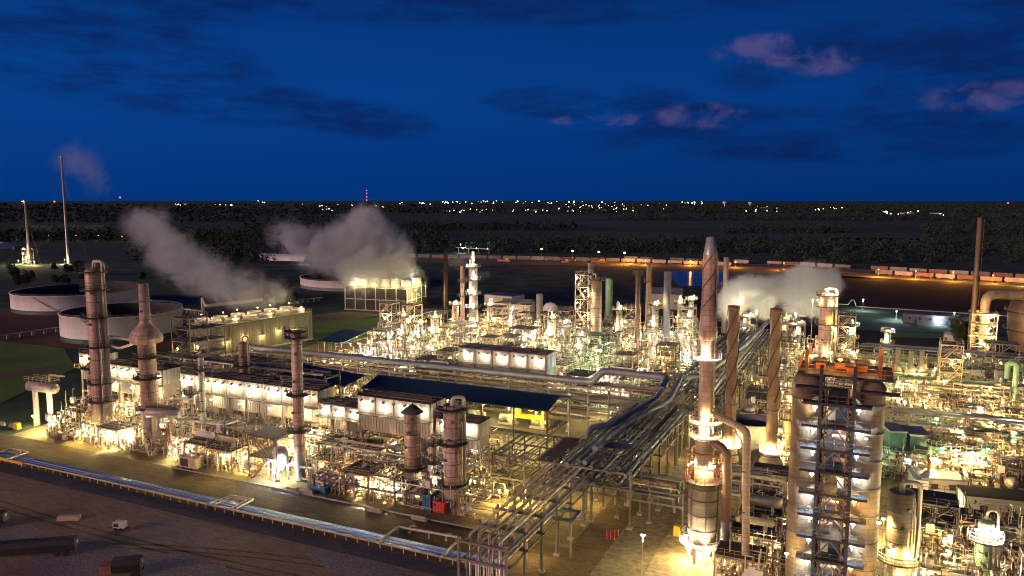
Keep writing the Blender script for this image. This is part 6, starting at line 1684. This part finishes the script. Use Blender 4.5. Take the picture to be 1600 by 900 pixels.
# ================================================================== TREES, WOODS, DISTANT TOWN
def leaf_crown(mb, c, r, h, n, rnd, s=1.0):
    for i in range(n):
        a = rnd.uniform(0, 2 * PI); t = rnd.random(); q = math.sqrt(rnd.random())
        rr = r * (1 - abs(t - 0.4) ** 1.6 * 1.1) * q
        p = Vector((c[0] + rr * math.cos(a), c[1] + rr * math.sin(a), c[2] + h * t))
        u = Vector((rnd.uniform(-1, 1), rnd.uniform(-1, 1), rnd.uniform(-0.6, 1))).normalized() * s * rnd.uniform(0.6, 1.3)
        w = u.cross(Vector((rnd.uniform(-1, 1), rnd.uniform(-1, 1), rnd.uniform(-1, 1)))).normalized() * s * rnd.uniform(0.5, 1.0)
        b0 = len(mb.v)
        for d in (-u - w * 0.4, u * 0.2 - w, u + w * 0.3, -u * 0.1 + w): mb.v.append(tuple(p + d))
        mb.face((b0, b0 + 1, b0 + 2, b0 + 3), 0, False)
def tree_proto(seed, h, r):
    def f():
        rnd = random.Random(seed)
        o = thing('tree', None, 'tree')
        mb = MB().tube([(0, 0, 0), (0.1, 0.1, h * 0.35), (0.0, 0.2, h * 0.8)], [0.35, 0.26, 0.08], 7)
        for k in range(5):
            a = k * 1.3 + seed; mb.tube([(0.05, 0.1, h * (0.3 + 0.08 * k)), (r * 0.6 * math.cos(a), r * 0.6 * math.sin(a), h * (0.5 + 0.08 * k))], [0.14, 0.04], 5)
        mb.build('trunk', 'bark', o)
        cb = MB()
        for k in range(9):
            a = rnd.uniform(0, 6.28); q = r * 0.55 * math.sqrt(rnd.random()); z = h * rnd.uniform(0.22, 0.68)
            leaf_crown(cb, (q * math.cos(a), q * math.sin(a), z), r * rnd.uniform(0.4, 0.6), h * rnd.uniform(0.22, 0.34), 60, rnd, 0.5)
        cb.build('crown', 'leaf', o)
        return o
    return f
rt = random.Random(5)
for (u0, u1, v0, v1, n) in ((10, 135, 424, 452, 16), (328, 402, 408, 446, 10), (640, 668, 490, 500, 3), (205, 330, 418, 440, 9), (420, 470, 462, 480, 4), (1494, 1512, 533, 545, 3)):
    for k in range(n):
        u, v = rt.uniform(u0, u1), rt.uniform(v0, v1)
        x, y, _ = at(u, v); kk = rt.choice([0, 1, 2])
        place('tree%d' % kk, tree_proto(kk, [11, 14, 8][kk], [4.5, 5, 3.5][kk]), (x, y, 0), rt.uniform(0, 6), ['dark round crowned tree', 'tall dark bushy tree', 'low dark spreading tree'][kk], 'trees around the plant')
def woods(name, label, rows, seed, s):
    rnd = random.Random(seed); mb = MB()
    for (u0, u1, v0, v1, n) in rows:
        for k in range(n):
            u, v = rnd.uniform(u0, u1), rnd.uniform(v0, v1)
            x, y, _ = at(u, v); d = math.hypot(x, y); h = rnd.choice([3, 5, 7, 9, 12]) * rnd.uniform(0.8, 1.2) * (1 + d / 7000)
            leaf_crown(mb, (x, y, 0.3), h * rnd.uniform(0.4, 0.8), h, 36, rnd, s * (0.42 + d / 2600))
    o = mb.build(name, 'wood_mass'); tag(o, label, 'woods', None, 'stuff')
woods('woods', 'dark belt of woods behind the rail sidings', [(560, 1620, 378, 396, 900), (1200, 1640, 392, 412, 160), (640, 900, 352, 360, 260), (950, 1620, 338, 345, 420), (1130, 1330, 358, 366, 140), (1440, 1640, 352, 368, 220)], 1, 1.6)
woods('woods', 'dark belt of woods behind the open tanks', [(-40, 400, 364, 378, 420), (-40, 560, 328, 348, 700), (200, 420, 380, 410, 200), (380, 700, 352, 380, 420)], 2, 1.6)
woods('woods', 'far dark tree line along the horizon', [(-60, 1660, 320.5, 334, 2600)], 3, 2.2)

rd = random.Random(12)
town = MB()
def town_light(u, v, m, size):
    d = 1.0
    x, y, _ = at(u, max(v, 316.0), 18); D = math.hypot(x, y)
    z = hz(x, y, v)
    r = size * D / FPX * 0.5
    k = 'town_' + m
    if k not in PROTO:
        PROTO[k] = MB().ball((0, 0, 0), 1.0, 8).mesh('town_light', m)
    o = bpy.data.objects.new('town_light', PROTO[k]); COL.objects.link(o)
    o.location = (x, y, max(z, r + 0.5)); o.scale = (r, r, r)
    lab = {'glow_town': 'tiny warm white light in the far town', 'glow_town_blue': 'tiny bluish white light in the far town', 'glow_town_orange': 'tiny orange light in the far town', 'glow_red': 'tiny red warning light near the horizon'}[m]
    tag(o, lab, 'light', {'glow_town': 'warm far town lights', 'glow_town_blue': 'bluish far town lights', 'glow_town_orange': 'orange far town lights', 'glow_red': 'red warning lights on the horizon'}[m])
for (u0, u1, v0, v1, n) in ((690, 860, 313.5, 318, 34), (600, 680, 315, 320, 10), (680, 860, 326, 332, 22), (860, 980, 314, 331, 44), (1060, 1100, 315, 319, 12), (450, 530, 318, 329, 10), (270, 292, 318.5, 320.5, 6), (335, 362, 319.5, 321, 5), (390, 420, 313, 318, 3), (1270, 1320, 324, 328, 9), (1375, 1440, 330, 335, 12), (1150, 1220, 322, 330, 8), (980, 1050, 316, 330, 8), (540, 600, 314, 328, 6), (1460, 1480, 334, 336, 3)):
    for k in range(n):
        town_light(rd.uniform(u0, u1), rd.uniform(v0, v1), rd.choices(['glow_town', 'glow_town_blue', 'glow_town_orange'], [5, 3, 2])[0], rd.uniform(0.7, 2.0))
for (u, v) in ((188, 308.5), (85, 315), (1575, 317.5)): town_light(u, v, 'glow_red', 2.4)
# pale low buildings of the far town
for k, (u, v, w, h) in enumerate(((700, 331, 14, 2), (830, 330, 20, 2.2), (905, 329, 12, 2), (940, 330, 16, 2), (1190, 326, 26, 1.6), (1385, 331, 10, 2), (1420, 335, 18, 2.4), (1465, 335, 14, 2), (460, 329, 16, 2), (500, 328, 10, 1.6), (285, 320, 14, 2))):
    x, y, _ = at(u, v); D = math.hypot(x, y); s_ = D / FPX
    o = thing('far_building', None, 'building', (x, y, 0), YAW, 'low pale buildings of the far town', look='low pale building of the far town')
    MB().box(-w * s_ / 2, 0, 0, w * s_ / 2, 20, h * s_).build('wall', 'white_paint', o)
    MB().box(-w * s_ / 2 - 1, -1, h * s_ + 0.05, w * s_ / 2 + 1, 21, h * s_ + 1.5).build('roof', 'roof_grey', o)
for k, (u, v, vt) in enumerate(((1132, 323, 314.5), (1172, 322, 315.5))):
    x, y, _ = at(u, v); D = math.hypot(x, y); h = hz(x, y, vt) ; r = 3.0 * D / FPX
    o = thing('water_tower', ['left pale water tower on the horizon', 'right pale water tower on the horizon'][k], 'water tower', (x, y, 0))
    MB().lathe([(r * 0.35, 0), (r * 0.3, h * 0.5)], 14).build('stem', 'tank_white', o)
    MB().lathe([(r * 0.3, h * 0.5), (r, h * 0.66), (r, h * 0.85), (r * 0.5, h * 0.97), (0.1, h)], 18).build('bowl', 'tank_white', o)
x, y, _ = at(574, 321); h = hz(x, y, 297)
o = thing('radio_mast', 'thin radio mast with stacked red lights on the horizon', 'radio mast', (x, y, 0), lm='the red lit radio mast')
MB().tube([(0, 0, 0), (0, 0, h)], [7, 4], 6).build('mast', 'steel_dark', o)
mb = MB()
for q in (0.35, 0.56, 0.78, 0.98): mb.ball((0, -8, h * q), 7, 8)
mb.build('warning_light', 'glow_red', o)
#@@TREES_END

# ================================================================== STEAM
def plume(name, label, blobs, dens, nscale, k, lo, hi, col=(0.9, 0.9, 0.92), ani=0.2):
    c = Vector((0, 0, 0))
    for b_ in blobs: c += Vector(b_[:3])
    c /= len(blobs)
    mn = [min(b_[i] - b_[3] for b_ in blobs) - c[i] for i in range(3)]; mx_ = [max(b_[i] + b_[3] for b_ in blobs) - c[i] for i in range(3)]
    o = MB().box(*mn, *mx_).build(name, [])if False else None
    m = bpy.data.materials.new(name); m.use_nodes = True
    nt = m.node_tree; N = nt.nodes; L = nt.links; N.clear()
    out = N.new('ShaderNodeOutputMaterial'); pv = N.new('ShaderNodeVolumePrincipled')
    pv.inputs['Color'].default_value = (0.86, 0.93, 1.0, 1); pv.inputs['Anisotropy'].default_value = ani
    L.new(pv.outputs[0], out.inputs['Volume'])
    tc = N.new('ShaderNodeTexCoord')
    acc = None
    for b_ in blobs:
        s1 = N.new('ShaderNodeVectorMath'); s1.operation = 'SUBTRACT'; L.new(tc.outputs['Object'], s1.inputs[0]); s1.inputs[1].default_value = Vector(b_[:3]) - c
        s2 = N.new('ShaderNodeVectorMath'); s2.operation = 'LENGTH'; L.new(s1.outputs[0], s2.inputs[0])
        s3 = N.new('ShaderNodeMapRange'); s3.inputs['From Min'].default_value = b_[3]; s3.inputs['From Max'].default_value = 0.0
        s3.inputs['To Min'].default_value = 0; s3.inputs['To Max'].default_value = b_[4] if len(b_) > 4 else 1.0
        s3.interpolation_type = 'SMOOTHSTEP'
        L.new(s2.outputs['Value'], s3.inputs['Value'])
        if acc is None: acc = s3.outputs[0]
        else:
            a = N.new('ShaderNodeMath'); a.operation = 'ADD'; L.new(acc, a.inputs[0]); L.new(s3.outputs[0], a.inputs[1]); acc = a.outputs[0]
    nz = N.new('ShaderNodeTexNoise'); nz.inputs['Scale'].default_value = nscale; nz.inputs['Detail'].default_value = 8; nz.inputs['Roughness'].default_value = 0.68
    nz.inputs['Distortion'].default_value = 0.8
    L.new(tc.outputs['Object'], nz.inputs['Vector'])
    sb = N.new('ShaderNodeMath'); sb.operation = 'MULTIPLY_ADD'; L.new(nz.outputs['Fac'], sb.inputs[0]); sb.inputs[1].default_value = -4.2 * k
    of = N.new('ShaderNodeMath'); of.operation = 'ADD'; of.inputs[1].default_value = 2.1 * k; L.new(acc, of.inputs[0]); L.new(of.outputs[0], sb.inputs[2])
    mr = N.new('ShaderNodeMapRange'); mr.inputs['From Min'].default_value = 0.28; mr.inputs['From Max'].default_value = 0.28 + (hi - lo) * 1.4; mr.inputs['To Min'].default_value = 0; mr.inputs['To Max'].default_value = dens
    L.new(sb.outputs[0], mr.inputs['Value'])
    ml = N.new('ShaderNodeMath'); ml.operation = 'MULTIPLY'; L.new(mr.outputs[0], ml.inputs[0]); ac2 = N.new('ShaderNodeMath'); ac2.operation = 'MINIMUM'; L.new(acc, ac2.inputs[0]); ac2.inputs[1].default_value = 1.0; L.new(ac2.outputs[0], ml.inputs[1])
    L.new(ml.outputs[0], pv.inputs['Density'])
    M[name + label] = m
    o = MB().box(*mn, *mx_).build(name, m, None, c)
    tag(o, label, 'steam', None, 'stuff')
    return o
def B(u, v, D, rpx, w=1.0):
    p = atD(u, v, D); return (p[0], p[1], p[2], 1.45 * rpx * D / FPX, w)
plume('steam', 'broad grey steam cloud drifting left off the far cooling tower', [B(560, 432, 452, 34), B(600, 430, 455, 34), B(638, 432, 452, 26, 0.9), B(580, 398, 455, 52), B(615, 395, 455, 40), B(560, 360, 455, 40, 0.9), B(575, 340, 455, 26, 0.75), B(520, 395, 458, 44, 0.85), B(480, 382, 460, 40, 0.7), B(445, 372, 460, 30, 0.55)], 0.16, 0.075, 1.15, -0.12, 0.26)
plume('steam', 'long thin grey steam drifting left off the near cooling tower', [B(440, 462, 352, 26, 0.8), B(400, 455, 350, 36, 0.9), B(360, 450, 348, 40, 0.95), B(320, 430, 350, 44, 0.9), B(280, 408, 352, 44, 0.85), B(250, 380, 354, 42, 0.8), B(235, 350, 356, 38, 0.75), B(215, 348, 358, 30, 0.6)], 0.085, 0.085, 1.15, -0.1, 0.3)
plume('steam', 'bright yellowish steam puff behind the helical stacks', [B(1150, 462, 330, 26), B(1165, 455, 330, 28), B(1185, 462, 330, 32), B(1205, 452, 332, 28, 0.8), B(1140, 478, 330, 24, 0.9), B(1195, 482, 330, 24, 0.7)], 0.2, 0.13, 1.3, -0.1, 0.2)
plume('steam', 'dense pale steam cloud against the black basin', [B(1250, 440, 330, 28), B(1275, 444, 330, 34), B(1245, 465, 330, 30), B(1272, 472, 330, 30), B(1296, 452, 330, 24), B(1235, 452, 331, 22, 0.9), B(1300, 436, 330, 16, 0.8)], 0.3, 0.11, 1.3, -0.12, 0.15)
plume('steam', 'faint pinkish smoke trailing from the tallest flare', [B(104, 252, FLX * FW[0] + FLY * FW[1], 26, 0.7), B(128, 250, FLX * FW[0] + FLY * FW[1], 34, 0.7), B(140, 272, FLX * FW[0] + FLY * FW[1], 32, 0.6), B(155, 295, FLX * FW[0] + FLY * FW[1], 26, 0.45)], 0.014, 0.045, 1.0, -0.1, 0.5)
plume('steam', 'thin white vapour wisps by the stepped white building', [B(705, 408, 440, 14, 0.8), B(722, 412, 440, 16, 0.8), B(745, 430, 420, 14, 0.6), B(760, 428, 420, 12, 0.6)], 0.07, 0.2, 0.9, -0.05, 0.4)
for (u, v, p_, D_) in ((560, 440, 1.4, 452), (590, 438, 1.2, 452), (620, 440, 1.5, 452), (645, 440, 1.2, 452)):  # lamps added at deck level to light the plume from below
    q = atD(u, v, D_); lamp_post((q[0], q[1], 14.5), 4, 'white', p_, 'white deck lamp post added to light the steam')
# lamp posts added inside the steam to brighten it
for (u, v, D, c, p_) in ((1157, 464, 320, 'white', 3.5), (1182, 487, 316, 'warm', 3), (1243, 490, 316, 'white', 3.5), (1270, 470, 314, 'white', 3.0)):
    q = atD(u, v, D); lamp_post((q[0], q[1], 0.03), round(q[2]), c, p_, 'tall lamp post added to light steam')
#@@STEAM_END

# ================================================================== SKY, SUN, CAMERA
w = bpy.data.worlds.new('World'); SC.world = w; w.use_nodes = True
nt = w.node_tree; N = nt.nodes; L = nt.links; bg = N['Background']
SUN_AZ = YAW + PI / 2 + math.radians(122)      # behind and left of the photographer
SUN_EL = math.radians(7)
sky = N.new('ShaderNodeTexSky'); sky.sky_type = 'NISHITA'; sky.sun_disc = False
sky.sun_elevation = math.radians(-3.0); sky.sun_rotation = PI / 2 - SUN_AZ
sky.altitude = 200; sky.air_density = 1.0; sky.dust_density = 0.4; sky.ozone_density = 6.0
tc = N.new('ShaderNodeTexCoord')
def vdot(vec):
    d = N.new('ShaderNodeVectorMath'); d.operation = 'DOT_PRODUCT'; L.new(tc.outputs['Generated'], d.inputs[0]); d.inputs[1].default_value = vec; return d.outputs['Value']
def mth(op, a, b_=None, c=None):
    m = N.new('ShaderNodeMath'); m.operation = op
    for i, q in enumerate((a, b_, c)):
        if q is None: continue
        if hasattr(q, 'links'): L.new(q, m.inputs[i])
        else: m.inputs[i].default_value = q
    return m.outputs[0]
az = mth('ARCTAN2', vdot((RX[0], RX[1], 0)), vdot((FW[0], FW[1], 0)))
el = mth('ARCSINE', vdot((0, 0, 1)))
cmb = N.new('ShaderNodeCombineXYZ'); L.new(mth('MULTIPLY', az, 1.0), cmb.inputs[0]); L.new(mth('MULTIPLY', el, 4.2), cmb.inputs[1])
def noise(scale, detail=6, rough=0.6, off=0.0):
    n = N.new('ShaderNodeTexNoise'); n.inputs['Scale'].default_value = scale; n.inputs['Detail'].default_value = detail; n.inputs['Roughness'].default_value = rough
    v = N.new('ShaderNodeVectorMath'); v.operation = 'ADD'; L.new(cmb.outputs[0], v.inputs[0]); v.inputs[1].default_value = (off, off * 0.7, 0)
    L.new(v.outputs[0], n.inputs['Vector']); return n.outputs['Fac']
def rng(x, a, b_, t0=0.0, t1=1.0, smooth=True):
    m = N.new('ShaderNodeMapRange'); m.inputs['From Min'].default_value = a; m.inputs['From Max'].default_value = b_
    m.inputs['To Min'].default_value = t0; m.inputs['To Max'].default_value = t1
    if smooth: m.interpolation_type = 'SMOOTHSTEP'
    L.new(x, m.inputs['Value']); return m.outputs[0]
def blob(a0, e0, ra, re, tilt=0.0):
    "soft patch of sky around azimuth a0, elevation e0"
    dx = mth('DIVIDE', mth('SUBTRACT', az, a0), ra); dy = mth('DIVIDE', mth('SUBTRACT', mth('SUBTRACT', el, e0), mth('MULTIPLY', mth('SUBTRACT', az, a0), tilt)), re)
    return rng(mth('ADD', mth('MULTIPLY', dx, dx), mth('MULTIPLY', dy, dy)), 1.0, 0.0)
def A(u): return math.atan((u - 800) / FPX)
def EL(v): return (312 - v) / FPX * 0.97
dark = None
for (u, v, ra, re, t) in ((130, 95, 0.30, 0.085, -0.22), (370, 165, 0.20, 0.038, -0.12), (560, 188, 0.13, 0.03, -0.1), (910, 160, 0.17, 0.028, 0.0), (1090, 185, 0.12, 0.022, 0), (1480, 110, 0.28, 0.075, 0.05), (1330, 130, 0.2, 0.04, 0), (60, 40, 0.30, 0.045, -0.05), (700, 20, 0.6, 0.03, 0.0), (1300, 215, 0.4, 0.045, 0)):
    q = blob(A(u), EL(v), ra, re, t)
    dark = q if dark is None else mth('MAXIMUM', dark, q)
dcl = mth('MULTIPLY', rng(dark, 0.0, 0.8), rng(noise(6.5, 12, 0.66), 0.34, 0.66))
pink = None
for (u, v, ra, re) in ((1180, 92, 0.075, 0.026), (1272, 112, 0.055, 0.024), (1085, 184, 0.075, 0.022), (1535, 174, 0.09, 0.022), (1225, 102, 0.07, 0.018), (940, 188, 0.09, 0.010)):
    q = blob(A(u), EL(v), ra, re)
    pink = q if pink is None else mth('MAXIMUM', pink, q)
iso = N.new('ShaderNodeCombineXYZ'); L.new(az, iso.inputs[0]); L.new(mth('MULTIPLY', el, 1.5), iso.inputs[1])
pn = N.new('ShaderNodeTexNoise'); pn.inputs['Scale'].default_value = 24; pn.inputs['Detail'].default_value = 9; pn.inputs['Roughness'].default_value = 0.6; pn.inputs['Distortion'].default_value = 0.5
L.new(iso.outputs[0], pn.inputs['Vector'])
pcl = mth('MULTIPLY', rng(pink, 0.05, 0.85), rng(mth('ADD', pn.outputs['Fac'], mth('MULTIPLY', pink, 0.12)), 0.45, 0.80))
# twilight tint on the physical sky, deepening away from the horizon
tint = N.new('ShaderNodeValToRGB'); L.new(mth('MULTIPLY', el, 2.0), tint.inputs['Fac'])
ce = tint.color_ramp.elements
ce[0].position = 0.0; ce[0].color = (0.0010, 0.036, 0.205, 1); ce[1].position = 1.0; ce[1].color = (0.001, 0.012, 0.085, 1)
for p_, c_ in ((0.10, (0.0012, 0.044, 0.235, 1)), (0.26, (0.0014, 0.054, 0.280, 1)), (0.50, (0.0014, 0.040, 0.215, 1))):
    q = ce.new(p_); q.color = c_
tr = N.new('ShaderNodeMix'); tr.data_type = 'RGBA'; tr.blend_type = 'MULTIPLY'; tr.inputs['Factor'].default_value = 1
L.new(tint.outputs['Color'], tr.inputs['A'])
side = N.new('ShaderNodeMix'); side.data_type = 'RGBA'; L.new(rng(az, -0.5, 0.6, 0, 1, False), side.inputs['Factor']); side.inputs['A'].default_value = (1, 1.02, 1, 1); side.inputs['B'].default_value = (1.0, 0.80, 0.80, 1)
L.new(side.outputs['Result'], tr.inputs['B'])
mx1 = N.new('ShaderNodeMix'); mx1.data_type = 'RGBA'; L.new(mth('MULTIPLY', dcl, 0.85), mx1.inputs['Factor']); L.new(tr.outputs['Result'], mx1.inputs['A']); mx1.inputs['B'].default_value = (0.003, 0.0165, 0.102, 1)
mx2 = N.new('ShaderNodeMix'); mx2.data_type = 'RGBA'; L.new(mth('MULTIPLY', pcl, 0.85), mx2.inputs['Factor']); L.new(mx1.outputs['Result'], mx2.inputs['A']); mx2.inputs['B'].default_value = (0.085, 0.075, 0.225, 1)
nish = N.new('ShaderNodeMix'); nish.data_type = 'RGBA'; nish.blend_type = 'ADD'; nish.inputs['Factor'].default_value = 0.05
L.new(mx2.outputs['Result'], nish.inputs['A']); L.new(sky.outputs[0], nish.inputs['B'])
L.new(nish.outputs['Result'], bg.inputs['Color']); bg.inputs['Strength'].default_value = 0.93

sl = bpy.data.lights.new('dusk_glow', 'SUN'); sl.energy = 3.1; sl.angle = math.radians(25); sl.color = (1.0, 0.60, 0.47)
so = bpy.data.objects.new('dusk_glow', sl); COL.objects.link(so)
sd = Vector((math.cos(SUN_AZ) * math.cos(SUN_EL), math.sin(SUN_AZ) * math.cos(SUN_EL), math.sin(SUN_EL)))
so.rotation_euler = sd.to_track_quat('Z', 'Y').to_euler(); so.location = sd * 300

cam = bpy.data.cameras.new('camera'); co = bpy.data.objects.new('camera', cam); COL.objects.link(co)
cam.sensor_width = 36; cam.lens = 36 * FPX / 1600; cam.clip_end = 90000; cam.clip_start = 1
co.location = (0, 0, CAMH); co.rotation_euler = (PI / 2 - PITCH, 0, YAW)
SC.camera = co

# ================================================================== LABELS OF REPEATED THINGS
ART = ('a ', 'the ')
from collections import defaultdict
lmpx = [(t, px(*p)) for t, p in LM if t]
def relation(dx, dy):
    if abs(dx) > abs(dy) * 1.2: return 'right of' if dx > 0 else 'left of'
    return 'in front of' if dy > 0 else 'behind'
used = set(o['label'] for o in bpy.data.objects if o.parent is None and 'label' in o)
buckets = defaultdict(list)
for (o, look, p) in AUTO:
    u, v, c = px(p[0], p[1], p[2])
    best = min(lmpx, key=lambda q: (q[1][0] - u) ** 2 + ((q[1][1] - v) * 1.3) ** 2)
    dx, dy = u - best[1][0], v - best[1][1]
    buckets[(look, relation(dx, dy), best[0])].append((math.hypot(dx, dy), o))
for (look, rel, lm), mem in buckets.items():
    mem.sort(key=lambda q: q[0])
    for i, (_, o) in enumerate(mem):
        if len(mem) == 1: lab = '%s %s %s' % (look, rel, lm)
        elif i < 20: lab = '%s %s %s, %s' % (look, rel, lm, 'nearest to it' if i == 0 else ORD[i] + ' from it')
        else: lab = '%s %s %s, far from it' % (look, rel, lm)
        wds = lab.split()
        if len(wds) > 16: lab = '%s %s %s' % (look, rel, lm) if i == 0 else '%s %s %s %s' % (ORD[min(i, 19)], look, rel, lm)
        o['label'] = ' '.join(lab.split()[:16])

# ================================================================== RENDER SETTINGS
cy = SC.cycles
cy.use_light_tree = True; cy.max_bounces = 4; cy.diffuse_bounces = 2; cy.glossy_bounces = 2; cy.transmission_bounces = 1; cy.volume_bounces = 1; cy.transparent_max_bounces = 4
cy.sample_clamp_indirect = 3.0; cy.sample_clamp_direct = 0
cy.use_denoising = True; cy.volume_max_steps = 96; cy.volume_step_rate = 1.0
cy.pixel_filter_type = 'BLACKMAN_HARRIS'; cy.filter_width = 1.0
cy.use_adaptive_sampling = True; cy.adaptive_threshold = 0.02
cy.caustics_reflective = False; cy.caustics_refractive = False
SC.view_settings.view_transform = 'Standard'; SC.view_settings.look = 'None'; SC.view_settings.exposure = 0; SC.view_settings.gamma = 1
